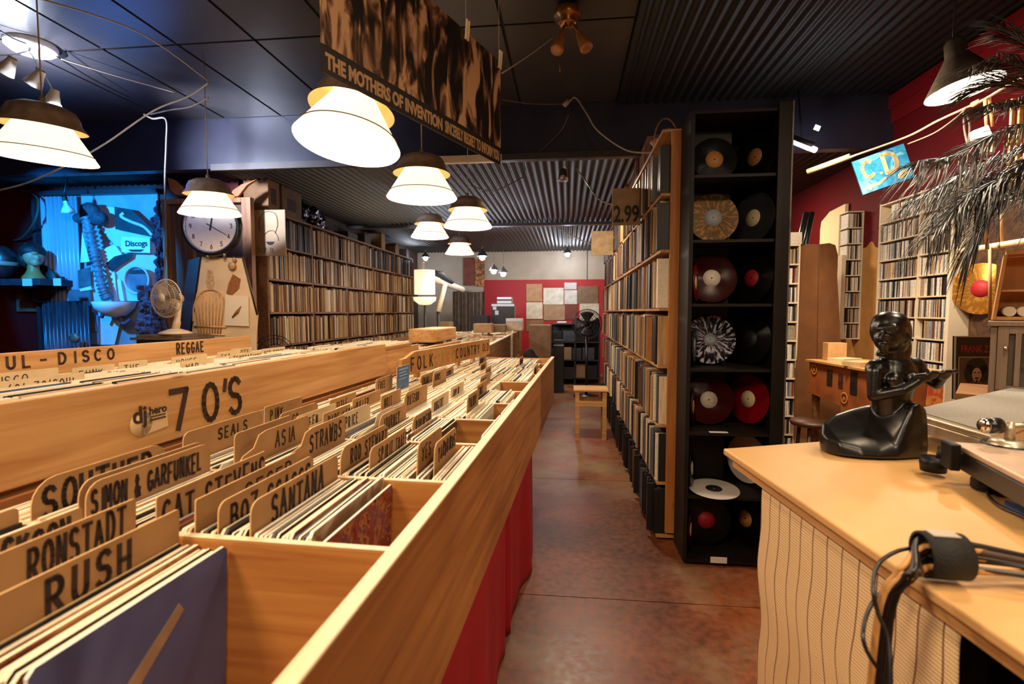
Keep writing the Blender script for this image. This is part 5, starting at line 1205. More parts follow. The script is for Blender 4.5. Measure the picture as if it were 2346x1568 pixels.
# amplifier stand under the fan, fan
c = W(388, 766, d=4.35); fz = c.z
st = thing('side_cabinet', 'black side cabinet with boards on top carrying the desk fan', 'cabinet', (c.x, c.y+.1, 0))
add('body', MB().bb(c.x-.20, c.x+.20, c.y-.12, c.y+.25, .02, fz-.045), DK, st, bevel=.004)
add('top_board', MB().bb(c.x-.24, c.x+.22, c.y-.14, c.y+.26, fz-.044, fz-.022), mat('old_board', '5c4a3a', .6, var=.3, scale=12), st, bevel=.003)
add('top_board', MB().bb(c.x-.20, c.x+.21, c.y-.12, c.y+.22, fz-.021, fz-.002), mat('old_board', '5c4a3a', .6), st, bevel=.003)
def fan():
    FW = mat('fan_cream_plastic', 'cbb292', .4, var=.08, scale=20)
    base = W(402, 758, d=4.33); t = thing('desk_fan', 'cream desk fan with round wire grille facing left', 'fan', (base.x, base.y, fz))
    add('base', MB().lathe([(.001, 0), (.125, 0), (.125, .012), (.09, .028), (.04, .045), (.001, .05)], (base.x, base.y, fz+.001), 32), FW, t)
    hc = W(381, 684, d=4.28); mot = W(409, 682, d=4.36)
    add('stand', MB().tube(spline([(base.x, base.y, fz+.04), (base.x+.02, base.y, fz+.12), mot+Vector((0, 0, -.05))]), [.030]*6+[.024]*6+[.028], 12), FW, t)
    nd = (hc-mot).normalized()*0.5+Vector((0, -.9, 0)); nd.z = .02; nd.normalize()
    M = frame(hc, Vector((0, 0, 1)).cross(nd), Vector((0, 0, 1)))
    add('motor', MB().lathe([(.001, -.14), (.04, -.135), (.052, -.10), (.05, -.03), (.03, -.02)], n=24), FW, t, M)
    gr = MB(); Rg = .158
    for k in range(48):
        a_ = 2*PI*k/48; ca, sa = math.cos(a_), math.sin(a_)
        gr.tube([(r_*ca, r_*sa, z) for r_, z in ((.035, .045), (.10, .040), (.145, .025), (Rg, .0))], .0012, 4, cap=False)
    for r_, z, th in ((.09, .042, .0014), (.13, .033, .0014), (Rg, .0, .005)):
        gr.tube([(r_*math.cos(2*PI*k/48), r_*math.sin(2*PI*k/48), z) for k in range(49)], th, 6, cap=False)
    for k in range(32):
        a_ = 2*PI*k/32; ca, sa = math.cos(a_), math.sin(a_)
        gr.tube([(r_*ca, r_*sa, z) for r_, z in ((.04, -.04), (.11, -.035), (Rg, -.002))], .0012, 4, cap=False)
    add('grille', gr, FW, t, M)
    add('centre_cap', MB().lathe([(.001, .052), (.034, .050), (.038, .044), (.001, .043)], n=24), FW, t, M)
    for k in range(4):
        a_ = PI/2*k+.4
        def bl(s, u): 
            r_ = .02+.115*s; w_ = (.5+.35*s)*(u-.5)*1.3
            return (r_*math.cos(a_+w_), r_*math.sin(a_+w_), .012*(u-.5)*2)
        add('blade', MB().grid(bl, 8, 8), mat('fan_blade', '8c7c6c', .3, alpha=1), t, M, solid=.002)
fan()
# dark round pan in the left shelving corner behind the bins
c = W(628, 800, d=5.3); 
def arcf():
    t = thing('floor_fan', 'dark round fan cage standing low by the left shelving', 'fan', (c.x+.22, c.y-.25, 0)); M = frame(W(628, 812, d=4.9), (.8, .6, 0), (0, 0, 1)); g = MB()
    for r_, z in ((.05, .03), (.10, .028), (.15, .02), (.18, .0)): g.tube([(r_*math.cos(2*PI*k/40), r_*math.sin(2*PI*k/40), z) for k in range(41)], .004, 5, cap=False)
    for k in range(24): a_ = 2*PI*k/24; g.tube([(.04*math.cos(a_), .04*math.sin(a_), .03), (.18*math.cos(a_), .18*math.sin(a_), 0)], .002, 4, cap=False)
    add('cage', g, BLKI, t, M); add('motor', MB().cyl((0, 0, -.01), (0, 0, -.12), .05, .04, 16), BLKI, t, M)
    p_ = W(628, 812, d=4.9); add('pole', MB().cyl((p_.x, p_.y+.06, p_.z-.05), (p_.x, p_.y+.06, .02), .015, .015, 10), BLKI, t); add('base', MB().lathe([(.001, 0), (.18, 0), (.18, .02), (.02, .04)], (p_.x, p_.y+.06, 0.001), 24), BLKI, t)
arcf()

# ================================================================ HANGING BAND POSTER
PA = W(738, 160, d=1.42); PBt = W(1147, 376, d=2.33)
PA.z = PBt.z = 2.115
xd = (PBt-PA); PLn = xd.length; xd.normalize()
PM = frame(PA, xd, (0, 0, 1))
PH = .455
def photo_mat():
    m = bpy.data.materials.new('sepia_band_photo'); m.use_nodes = True; nt = m.node_tree; N = nt.nodes; L = nt.links; b = N['Principled BSDF']; b.inputs['Roughness'].default_value = .42
    tc = N.new('ShaderNodeTexCoord'); mp = N.new('ShaderNodeMapping'); mp.inputs['Scale'].default_value = (13, 1, 4.0); L.new(tc.outputs['Object'], mp.inputs[0])
    nz = N.new('ShaderNodeTexNoise'); nz.inputs['Scale'].default_value = 1.25; nz.inputs['Detail'].default_value = 5; nz.inputs['Distortion'].default_value = 1.1; L.new(mp.outputs[0], nz.inputs['Vector'])
    cr = N.new('ShaderNodeValToRGB'); e = cr.color_ramp.elements; e[0].position = .44; e[0].color = (*lin('120b07'), 1); e[1].position = .60; e[1].color = (*lin('b88f68'), 1)
    x = e.new(.50); x.color = (*lin('4a2e1a'), 1); x = e.new(.54); x.color = (*lin('7c5a40'), 1)
    L.new(nz.outputs['Fac'], cr.inputs[0]); L.new(cr.outputs[0], b.inputs['Base Color']); return m
pst = thing('band_poster', 'sepia band photograph poster with a capital-letter caption hanging from strings over the bins', 'poster', PM @ Vector((PLn/2, 0, 0)), math.atan2(xd.y, xd.x))
add('photo', MB().bb(0, PLn, .078, PH, -.004, 0), photo_mat(), pst, PM)
add('caption_strip', MB().bb(0, PLn, 0, .0775, -.004, .0), mat('caption_black', '1c120c', .5), pst, PM)
add('white_rule', MB().bb(.002, PLn-.002, .0755, .0772, .0001, .0008), mat('caption_rule', '3a261a', .5), pst, PM)
CAPT = mat('caption_cream', 'a8845c', .5)
fonttext('lettering', 'THE MOTHERS OF INVENTION', .06, CAPT, PM @ Matrix.Translation((.012, .014, .0002)) @ Matrix.Diagonal((1, .042/.044, 1, 1)), pst, width=PLn*.545, bold=.0026)
fonttext('lettering', 'SINCERELY REGRET TO INFORM YOU', .060, CAPT, PM @ Matrix.Translation((PLn*.575, .014, .0002)), pst, width=PLn*.41, bold=.0018)
for x in (.12, PLn*.72, PLn*.985):
    for dx in (-.008, .008):
        k = add('clothes_peg', MB().prism([(x+dx-.004, PH-.035, .001), (x+dx+.004, PH-.035, .001), (x+dx+.004, PH+.04, .008), (x+dx-.004, PH+.04, .008)], (0, 0, .006)), PALE, pst, PM)
    tp = PM @ Vector((x, PH, 0)); add('string', MB().tube([tp, (tp.x, tp.y, 3.298)], .0012, 4), CORDM, pst)
# ================================================================ COUNTER ON THE RIGHT
CT = 1.05
A = W(1657, 1028, Z=CT); Bn = W(2346, 1496, Z=CT); Cb = W(1900, 1010, Z=CT)
fd = (Bn-A).normalized(); bd = (Cb-A).normalized()
A2 = A+fd*1.75; C2 = A+bd*1.50; D2 = C2+fd*1.75
ctr = thing('shop_counter', 'plywood-topped counter with striped woven cloth front in the right foreground', 'counter', (A.x+.6, A.y-.7, 0))
add('worktop', MB().prism([A, A2, D2, C2], (0, 0, -.018)), mat('worktop_ply', 'd4a468', .42, var=.10, scale=5, coat=.15), ctr, bevel=.004)
nf = Vector((fd.y, -fd.x, 0)); nf = nf if nf.x > 0 else -nf
I = lambda s, off, z: Vector((A.x, A.y, 0))+Vector((fd.x, fd.y, 0))*s+nf*off+Vector((0, 0, z))
mb = MB(); mb.prism([I(.04, .012, CT-.019), I(1.74, .012, CT-.019), I(1.74, .04, CT-.019), I(.04, .04, CT-.019)], (0, 0, -.022)); add('edge_batten', mb, wood('batten_pine', 'b07c44', 'd2a066', 'y', .5), ctr)
c1 = W(1745, 1104, Z=CT-.04); s1 = (Vector((c1.x, c1.y, 0))-Vector((A.x, A.y, 0))).dot(Vector((fd.x, fd.y, 0))); o1 = (Vector((c1.x, c1.y, 0))-Vector((A.x, A.y, 0))).dot(nf)
c2 = W(2170, 1425, Z=CT-.04); s2 = (Vector((c2.x, c2.y, 0))-Vector((A.x, A.y, 0))).dot(Vector((fd.x, fd.y, 0)))

def cloth_mat():
    m = bpy.data.materials.new('woven_striped_cloth'); m.use_nodes = True; nt = m.node_tree; N = nt.nodes; L = nt.links; b = N['Principled BSDF']; b.inputs['Roughness'].default_value = .75
    uv = N.new('ShaderNodeUVMap'); sp = N.new('ShaderNodeSeparateXYZ'); L.new(uv.outputs[0], sp.inputs[0])
    nz = N.new('ShaderNodeTexNoise'); nz.inputs['Scale'].default_value = 3.2; nz.inputs['Detail'].default_value = 3; L.new(uv.outputs[0], nz.inputs['Vector'])
    a = N.new('ShaderNodeMath'); a.operation = 'MULTIPLY_ADD'; a.inputs[1].default_value = .022; L.new(nz.outputs['Fac'], a.inputs[0]); L.new(sp.outputs['X'], a.inputs[2])
    d = N.new('ShaderNodeMath'); d.operation = 'DIVIDE'; d.inputs[1].default_value = .048; L.new(a.outputs[0], d.inputs[0])
    f = N.new('ShaderNodeMath'); f.operation = 'FRACT'; L.new(d.outputs[0], f.inputs[0])
    c = N.new('ShaderNodeMath'); c.operation = 'COMPARE'; c.inputs[1].default_value = .5; c.inputs[2].default_value = .035; L.new(f.outputs[0], c.inputs[0])
    w = N.new('ShaderNodeTexWave'); w.inputs['Scale'].default_value = 48; w.inputs['Distortion'].default_value = 1.5; w.inputs['Detail'].default_value = 2
    mp = N.new('ShaderNodeMapping'); mp.inputs['Scale'].default_value = (.12, 1, 1); mp.inputs['Rotation'].default_value = (0, 0, PI/2); L.new(uv.outputs[0], mp.inputs[0]); L.new(mp.outputs[0], w.inputs['Vector'])
    cr = N.new('ShaderNodeValToRGB'); cr.color_ramp.elements[0].color = (*lin('d0a878'), 1); cr.color_ramp.elements[1].color = (*lin('f0d09e'), 1); L.new(w.outputs['Fac'], cr.inputs[0])
    mx = N.new('ShaderNodeMix'); mx.data_type = 'RGBA'; L.new(c.outputs[0], mx.inputs[0]); L.new(cr.outputs[0], mx.inputs[6]); mx.inputs[7].default_value = (*lin('6e4428'), 1)
    L.new(mx.outputs[2], b.inputs['Base Color'])
    bp = N.new('ShaderNodeBump'); bp.inputs['Strength'].default_value = .35; bp.inputs['Distance'].default_value = .002; L.new(w.outputs['Fac'], bp.inputs['Height']); L.new(bp.outputs[0], b.inputs['Normal'])
    return m
def cl(s, t):
    z = .012+(CT-.045-.012)*(1-t); L1 = .30; tot = L1+(s2-s1); q = s*tot
    wob = .010*math.sin(z*13)+.006*math.sin(z*29+1)
    rip = .006*math.sin(q*40+z*3)
    if q < L1:
        k = L1-q; return I(s1+wob-.004, o1+k+rip*.3, z) if k > .03 else I(s1+wob+(.03-k)*.2, o1+k+rip, z)
    return I(s1+wob+(q-L1)+.006, o1+rip*t-.012*t*math.sin(q*3), z)
mb = MB(); nu, nv = 120, 40; mb.grid(cl, nu, nv)
cl_o = add('cloth_front', mb, cloth_mat(), ctr, solid=.002)
uvl = cl_o.data.uv_layers.new(name='UVMap'); tot = .30+(s2-s1)
vi = 0
for li, lp in enumerate(cl_o.data.loops):
    i, j = divmod(lp.vertex_index, nv+1); uvl.data[li].uv = (i/nu*tot, j/nv*1.0)
BKI = mat('recess_shade', '17120f', .7)
def pbox(mb, s0, s1_, o0, o1_, z0, z1, mi=None): return mb.prism([I(s0, o0, z0), I(s1_, o0, z0), I(s1_, o1_, z0), I(s0, o1_, z0)], (0, 0, z1-z0), mi)
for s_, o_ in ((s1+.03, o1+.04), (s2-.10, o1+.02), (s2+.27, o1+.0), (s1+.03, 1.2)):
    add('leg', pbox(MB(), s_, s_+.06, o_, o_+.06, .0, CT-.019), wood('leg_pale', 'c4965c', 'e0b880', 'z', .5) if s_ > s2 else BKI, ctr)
add('inner_panel', pbox(MB(), s1+.12, 1.7, o1+.30, o1+.32, .0, CT-.02), BKI, ctr)  # dark sheet added so the opening reads as deep shade
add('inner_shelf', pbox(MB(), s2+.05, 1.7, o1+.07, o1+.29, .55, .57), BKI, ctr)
t = thing('equipment_case', 'black equipment case inside the dark opening under the counter', 'case', I(s2+.15, o1+.18, .571)); add('body', pbox(MB(), s2+.08, s2+.5, o1+.09, o1+.28, .571, .83), mat('equipment_black', '221e22', .4, var=.2), t, bevel=.01)
add('latch', pbox(MB(), s2+.14, s2+.18, o1+.08, o1+.0895, .70, .74), SPOTB, t)

# statue
def statue():
    o = W(2050, 1045, Z=CT); t = thing('statue', 'glossy black stone statue of a seated figure playing a flute on the counter', 'statue', (o.x, o.y, CT), YAW)
    u = 1.42/1175; z0 = 1047
    def P(x, y, d=0): return Vector(((x-2050)*u, -d*u+.03, (z0-y)*u))
    mb = MB()
    def cap(a, b, ra, rb, n=7, sy=1.0):
        for i in range(n+1):
            k = i/n; mb.ball(P(*a)*(1-k)+P(*b)*k, ((ra*(1-k)+rb*k)*u, (ra*(1-k)+rb*k)*u*sy, (ra*(1-k)+rb*k)*u), n=9)
    def el(c, r, rot=0): mb.ball(P(*c), (r[0]*u, r[1]*u, r[2]*u), M=Matrix.Rotation(rot, 4, 'Y'), n=12)
    # base: one dished skirt sweeping to the left, rising to the rounded knee on the right
    secs = [(1900, 10, 40, 38, 34), (1915, 40, 62, 48, 30), (1950, 58, 80, 52, 26), (1990, 64, 92, 58, 25), (2022, 66, 100, 70, 36), (2044, 64, 106, 94, 80), (2064, 60, 114, 119, 113), (2085, 56, 119, 128, 118), (2104, 48, 110, 118, 106), (2117, 34, 84, 90, 78), (2122, 16, 44, 46, 40)]
    def ipol(x):
        for a_, b_ in zip(secs, secs[1:]):
            if a_[0] <= x <= b_[0]:
                k = (x-a_[0])/(b_[0]-a_[0]); k = k if a_[0] > 2090 or a_[0] < 1915 else k*k*(3-2*k)*.5+k*.5
                return [a_[i_]*(1-k)+b_[i_]*k for i_ in range(5)]
    rings = []
    for q_ in range(60):
        x, D, hb, hm, hf = ipol(1900+222*q_/59)
        ctrl = [(-D, 2), (-D*1.02, hb*.5), (-D*.84, hb*.93), (-D*.60, hb), (-D*.2, (hb+hm)/2 if hm < hb else hm), (D*.2, hm*.97), (D*.55, (hm+hf)/2), (D*.86, hf), (D*1.0, hf*.55), (D*.97, 2), (0, 2)]
        cs = spline([Vector((d_, z_, 0)) for d_, z_ in ctrl], 4)
        rings.append([P(x, 1045-max(c_.y, 0), c_.x) for c_ in cs])
    mb.loft(rings)
    # trunk
    cap((2066, 955, -12), (2062, 905, -10), 40, 42, sy=.85); cap((2062, 905, -10), (2064, 862, -6), 44, 48, sy=.78)
    cap((2022, 850, -4), (2110, 846, -10), 25, 25); el((2064, 870, -4), (58, 34, 30)); el((2040, 872, 26), (18, 16, 16)); el((2082, 868, 24), (18, 16, 16))
    cap((2062, 845, -8), (2054, 800, -4), 28, 24)
    # head tilted down to the left, hair gathered behind
    el((2040, 762, 2), (36, 37, 46), -.30); el((2026, 780, 14), (24, 24, 27), -.25); el((2060, 770, -8), (33, 37, 54), .10); el((2072, 806, -14), (28, 30, 46), .12)
    el((2046, 742, -2), (37, 38, 28), .1)
    cap((2010, 758, 27), (2001, 776, 30), 5, 7, 4); el((2008, 791, 30), (9, 9, 4.5)); el((2010, 799, 28), (8, 8, 4)); el((2014, 810, 20), (12, 12, 9))
    cap((2003, 754, 22), (2028, 750, 37), 6, 6, 4); el((2016, 770, 34), (7, 5, 5)); el((2062, 774, 30), (7, 8, 12))
    # arms
    cap((2012, 856, 4), (2004, 910, 14), 18, 14); cap((2004, 910, 14), (2048, 892, 42), 14, 12); cap((2048, 892, 42), (2090, 862, 50), 12, 9)
    cap((2120, 854, -6), (2148, 882, 12), 17, 13); cap((2148, 882, 12), (2140, 862, 38), 13, 10)
    # hands with separate fingers curled over the flute
    el((2094, 862, 52), (11, 8, 9)); el((2136, 860, 46), (10, 8, 9))
    for k in range(4):
        x = 2090+k*6; cap((x, 862, 56), (x+2, 850, 62), 3.2, 2.8, 3); cap((x+2, 850, 62), (x+2, 846, 56), 2.8, 2.4, 3)
        x = 2126+k*6; cap((x, 860, 50), (x+2, 849, 57), 3.2, 2.8, 3); cap((x+2, 849, 57), (x+2, 845, 51), 2.8, 2.4, 3)
    cap((2086, 866, 52), (2082, 856, 58), 3.4, 2.8, 3); cap((2124, 864, 46), (2120, 856, 52), 3.4, 2.8, 3)
    cap((2060, 858, 56), (2164, 848, 46), 5, 5, 14)
    ob = add('figure', mb, mat('black_polished_stone', '0f0b0a', .30, spec=.5, var=.3, scale=14), t, wm(t))
    md = ob.modifiers.new('remesh', 'REMESH'); md.mode = 'VOXEL'; md.voxel_size = .0033; md.use_smooth_shade = True
    md = ob.modifiers.new('smooth', 'SMOOTH'); md.factor = .5; md.iterations = 6
statue()

# silver case lying behind, turntable in front
SIL = mat('brushed_metal', 'b8a890', .32, metal=.55, var=.12, scale=30, stretch=(1, 8, 1)); GREY = mat('grey_mat_surface', '8c867e', .8, var=.22, scale=140, bump=.3)
ZS1 = 1.14
a, T_, f_ = W(2072, 942, Z=ZS1), W(2254, 902, Z=ZS1), W(2261, 997, Z=ZS1)
e1 = (T_-a); e2 = (f_-a)
quad_ = [a, a+e1*1.5, a+e1*1.5+e2*1.04, a+e2*1.04]
def inset(q, k): c_ = sum(q, Vector())/4; return [p_+(c_-p_).normalized()*k for p_ in q]
t = thing('flat_metal_case', 'flat silver-edged case with a grey mat top lying behind the turntable', 'case', (sum(quad_, Vector())/4).xy.to_3d()+Vector((0, 0, CT)))
add('tray', MB().prism([p_+Vector((0, 0, -.052)) for p_ in quad_], (0, 0, .036)), SIL, t, bevel=.004)
add('rim', MB().prism([p_+Vector((0, 0, -.0155)) for p_ in quad_], (0, 0, .0155)), SIL, t, bevel=.003)
add('grey_top', MB().prism([p_+Vector((0, 0, .0005)) for p_ in inset(quad_, .035)], (0, 0, .002)), GREY, t)
for p_ in inset(quad_, .06): add('foot', MB().cyl((p_.x, p_.y, CT+.0005), (p_.x, p_.y, ZS1-.0525), .018, .018, 12), BLKI, t)
ZT1 = 1.145
a, b = W(2180, 1012, Z=ZT1), W(2346, 1096, Z=ZT1)
e2 = (b-a).normalized(); e1 = Vector((-e2.y, e2.x, 0)); e1 = e1 if e1.x > 0 else -e1
q = [a, a+e1*.40, a+e1*.40+e2*.34, a+e2*.34]
tt = thing('turntable', 'silver-topped turntable with black plinth and tonearm at the right edge of the counter', 'turntable', (sum(q, Vector())/4).xy.to_3d()+Vector((0, 0, CT)))
add('deck_plate', MB().prism([p_+Vector((0, 0, -.012)) for p_ in q], (0, 0, .012)), mat('deck_pale', 'c4a890', .35, metal=.3, var=.08, scale=20), tt, bevel=.003)
add('plinth', MB().prism([p_+Vector((0, 0, -.055)) for p_ in q], (0, 0, .0425)), mat('plinth_black', '1a1614', .4, var=.3, scale=30), tt, bevel=.004)
for s_, r_ in ((.05, .05), (.05, .35), (.30, .05), (.30, .35)):
    p_ = a+e2*s_+e1*r_; add('foot', MB().lathe([(.001, 0), (.026, 0), (.03, .006), (.03, .022), (.024, .0345)], (p_.x, p_.y, CT+.0005), 24), BLKI, tt)
p_ = a+e2*.05-e1*.012; add('hinge', MB().prism([p_+Vector((0, 0, -.05))-e2*.02, p_+Vector((0, 0, -.05))+e2*.03, p_+Vector((0, 0, -.05))+e2*.03-e1*.02, p_+Vector((0, 0, -.05))-e2*.02-e1*.02], (0, 0, .06)), BLKI, tt, bevel=.003)
p_ = a-e1*.02-e2*.035; add('dust_cover_hinge', MB().lathe([(.001, 0), (.026, 0), (.028, .02), (.026, .035), (.001, .036)], (p_.x, p_.y, CT+.012), 20).cyl((p_.x+.01, p_.y, CT+.02), (p_.x+.01, p_.y-.01, CT+.075), .008, .008, 10), BLKI, tt)
pc = a+e1*.24+e2*.20; add('platter', MB().lathe([(.001, .012), (.140, .012), (.152, .008), (.155, .001)], (pc.x, pc.y, ZT1), 48), VIN, tt)
bs = W(2312, 1020, Z=ZT1); add('tonearm_base', MB().lathe([(.001, .012), (.030, .012), (.036, .006), (.038, .0005)], (bs.x, bs.y, ZT1), 32), SIL, tt)
add('tonearm_ring', MB().lathe([(.039, .0006), (.048, .004), (.050, .0006)], (bs.x, bs.y, ZT1), 32), BLKI, tt)
l0 = W(2290, 985, d=(bs-CAMP).dot(fwd)); arm_z = ZT1+.045
add('tonearm_post', MB().cyl((bs.x, bs.y, ZT1+.012), (bs.x, bs.y, arm_z+.01), .010, .008, 16), SIL, tt)
dirx = rgt.copy(); dirx.z = 0; dirx.normalize()
pw = Vector((bs.x, bs.y, arm_z))
add('tonearm', MB().tube([pw-dirx*.03, pw+dirx*.05, pw+dirx*.2-Vector((0, .05, .01))], .005, 10), SIL, tt)
add('counterweight', MB().lathe([(.001, 0), (.015, 0), (.018, .006), (.018, .026), (.014, .03), (.001, .03)], n=24), mat('weight_black', '17161a', .25, spec=.7), tt, frame(pw-dirx*.052, Vector((0, 0, 1)), dirx.cross(Vector((0, 0, 1)))) )
add('counterweight_cap', MB().lathe([(.001, 0), (.013, 0), (.016, .004), (.016, .010), (.012, .012), (.001, .012)], n=24), mat('bright_chrome', 'd8d0c4', .12, metal=1.0), tt, frame(pw-dirx*.066, Vector((0, 0, 1)), dirx.cross(Vector((0, 0, 1)))))
add('cue_lever', MB().prism([pw+dirx*.006+Vector((0, -.05, -.032)), pw+dirx*.022+Vector((0, -.05, -.032)), pw+dirx*.026+Vector((0, -.05, .022)), pw+dirx*.018+Vector((0, -.05, .028)), pw+dirx*.009+Vector((0, -.05, .010))], (0, .006, 0)), mat('white_plastic', 'e4dccc', .35), tt, bevel=.0015)
# blue book and cable loop on the counter
p_ = W(2330, 1168, Z=CT+.001); t = thing('blue_leaflet', 'blue leaflet lying on the counter in front of the turntable', 'leaflet', p_); add('sheet', MB().prism([W(2303, 1150, Z=CT+.001), W(2300, 1160, Z=CT+.001), W(2420, 1220, Z=CT+.001), W(2420, 1190, Z=CT+.001)], (0, 0, .004)), mat('leaflet_blue', '4a5c8c', .5, var=.2, scale=50), t)
single('cable', MB().tube(spline([W(x, y, Z=CT+.006) for x, y in ((2400, 1215), (2346, 1185), (2290, 1160), (2264, 1135), (2272, 1118), (2310, 1122), (2360, 1130))]), .0035, 8), mat('cable_dark', '2c1a12', .4), 'thin dark cable loop lying on the counter near the turntable', 'cable', W(2290, 1160, Z=CT))
# cable bundle with a black wrap
wc = W(2158, 1273, Z=CT+.040); 
ax = (W(2205, 1273, Z=CT+.040)-W(2110, 1266, Z=CT+.040)); hl = ax.length/2; ax.normalize()
t = thing('cable_bundle', 'bundle of black and tan cables in a black wrap over the counter edge', 'cable bundle', (wc.x, wc.y, CT))
Mw = frame(wc, Vector((0, 0, 1)), ax.cross(Vector((0, 0, 1)))); Mw = Matrix.Translation(wc) @ Matrix((Vector((0, 0, 1)), ax.cross(Vector((0, 0, 1))), ax)).transposed().to_4x4()
add('velcro_wrap', MB().lathe([(.029, -hl), (.033, -hl), (.034, 0), (.033, hl), (.029, hl), (.030, 0), (.029, -hl)], n=32), mat('velcro_black', '0c0a0a', .75, var=.4, scale=200, bump=.5), t, Mw)
add('wrap_highlight', MB().prism([wc+ax*(-hl*.7)+Vector((0, -.012, .0325)), wc+ax*(hl*.6)+Vector((0, -.012, .0325)), wc+ax*(hl*.6)+Vector((0, .008, .0335)), wc+ax*(-hl*.7)+Vector((0, .008, .0335))], (0, 0, .0012)), mat('wrap_glint', 'b0a498', .3), t)  # pale strip painting the highlight along the black wrap
CB = [mat('cable_black', '100d0d', .35, spec=.6), mat('cable_tan', 'b8864c', .45), mat('cable_brown', '3a2418', .4)]
rr_ = random.Random(5)
ed = W(2072, 1345, Z=CT)   # where the bundle passes the edge
for k in range(13):
    a_ = rr_.uniform(0, 2*PI); r_ = rr_.uniform(.0, .021); off = Vector((0, math.cos(a_)*r_, math.sin(a_)*r_))
    col = CB[[0, 0, 1, 0, 2, 0, 1, 0, 0, 1, 0, 2, 0][k]]
    j = Vector((rr_.uniform(-.014, .014), rr_.uniform(-.012, .012), 0))
    pts = [wc+ax*.62+Vector((0, rr_.uniform(-.10, .12), -.022+rr_.uniform(-.01, .01))), wc+ax*.28+Vector((0, rr_.uniform(-.04, .05), -.012)), wc+ax*hl+off, wc-ax*hl+off,
           W(2092, 1308, Z=CT+.034)+j*.7+Vector((0, 0, off.z*.5)), W(2074, 1322, Z=CT+.024)+j*.8, W(2050, 1352, Z=CT)+j*.6+Vector((-.012, 0, -.045)),
           W(2048, 1350, Z=CT)+j+Vector((-.018, .0, -.35)), W(2048, 1350, Z=CT)+j+Vector((-.018, .01, -.70)), W(2048, 1350, Z=CT)+j+Vector((-.018, .02, -1.035))]
    add('cable', MB().tube(spline(pts, 6), rr_.choice((.0032, .0042, .0055)), 8), col, t)
for pts in (((2110, 1255), (2060, 1262), (2015, 1290), (2000, 1340), (2010, 1400), (2034, 1460), (2040, 1530), (2040, 1620)), ((2100, 1290), (2050, 1330), (2000, 1380), (1978, 1440), (1985, 1490), (2024, 1556), (2044, 1640))):
    P_ = [W(x, y, d=.785 - (.015*i if i > 2 else 0)) for i, (x, y) in enumerate(pts)]
    add('loose_cable', MB().tube(spline(P_, 6), .003, 8), CB[0], t)

# ================================================================ RIGHT WALL: CD SHELVES
WX = 2.55
WSH = mat('white_shelf_paint', 'd8c6ac', .5, var=.06, scale=10)
CDM = [mat('cd_white', 'd8d0c4', .35, var=.3, scale=120), mat('cd_grey', '8c8884', .35, var=.4, scale=120), mat('cd_dark', '2e2a2a', .3, var=.5, scale=120), mat('cd_black', '141214', .3), mat('cd_tan', 'a88a68', .4, var=.3, scale=100), mat('cd_red', '7c3428', .35, var=.3, scale=100), mat('cd_blue', '4c5c78', .35, var=.3, scale=100)]
def cd_mesh(m):
    mb = MB(); mb.bb(-.06, .06, -.0048, .0048, 0, .124); me = bpy.data.meshes.new('cd_case'); bmesh.ops.recalc_face_normals(mb.bm, faces=mb.bm.faces[:]); mb.bm.to_mesh(me); mb.bm.free(); me.materials.append(m); return me
CDME = [cd_mesh(m) for m in CDM]; CDW = [9, 6, 5, 3, 4, 1, 1]
rcd = random.Random(9); ncd = 0; cds = MB()
def cdrow(p0, p1, z, nrm, label, group, indiv, fill_=1.0):
    """cases standing between two plan points on a shelf, spines along nrm"""
    global ncd
    d_ = (p1-p0); L_ = d_.length; d_.normalize(); ang = math.atan2(d_.y, d_.x)-PI/2
    x = .006; 
    while x < L_*fill_-.012:
        i = rcd.choices(range(7), CDW)[0]; p_ = p0+d_*(x+.005)-Vector(nrm)*(.064+rcd.uniform(0, .006))
        M = Matrix.Translation((p_.x, p_.y, z+.0005)) @ Matrix.Rotation(ang, 4, 'Z') @ Matrix.Rotation(rcd.uniform(-.03, .03), 4, 'X')
        if rcd.random() > .04:
            if indiv and ncd < 296: link_mesh('cd_case', CDME[i], M, label, 'CD case', group); ncd += 1
            else: cds.box(M @ Vector((0, 0, .062)), (.12, .0096, .124), M.to_3x3().to_4x4(), mi=i)
        x += .0108
def wallshelf(pxL, pxR, pyT, zbot, colpx, label, X=WX, step=.152, indiv_rows=range(0), nm='cd_shelf', rowlab=None, grp=None):
    a_, b_ = W(pxL, pyT, X=X), W(pxR, pyT, X=X); zt = a_.z; y0, y1 = b_.y, a_.y
    t = thing(nm, label, 'shelf', (X+.08, (y0+y1)/2, zbot))
    ys_ = [y0]+[W(p, 600, X=X).y for p in colpx]+[y1]; ys_.sort()
    add('back_panel', MB().bb(X+.142, X+.148, y0, y1, zbot, zt), WSH, t)
    for i, y in enumerate(ys_): w_ = .03 if i == 0 else .012; add('upright', MB().bb(X-(.02 if i == 0 else .0), X+.141, y-.006, y+w_-.006, zbot, zt+.01), WSH, t)
    n = int((zt-zbot)/step)
    for k in range(n+1):
        z = zt-.0-step*k
        for i in range(len(ys_)-1):
            add('shelf_board', MB().bb(X+.002, X+.141, ys_[i]+(.0245 if i == 0 else .0065), ys_[i+1]-.0065, z-.006, z+.004), WSH, t)
            if k: cdrow(Vector((X+.004, ys_[i]+(.026 if i == 0 else .008), 0)), Vector((X+.004, ys_[i+1]-.008, 0)), z+.004, (-1, 0, 0), rowlab % ordn[k-1].replace('nearest', 'first') if rowlab else None, (grp % k) if grp else None, k in indiv_rows, rcd.uniform(.75, 1) if rcd.random() < .3 else 1)
    return t
wallshelf(2017, 2192, 472, .55, [2103], 'large white CD shelf of two columns on the right wall behind the statue', indiv_rows=(1, 2, 3, 4, 5), rowlab='CD case in the %s row from the top of the large white shelf', grp='CDs in row %d of the large white shelf')
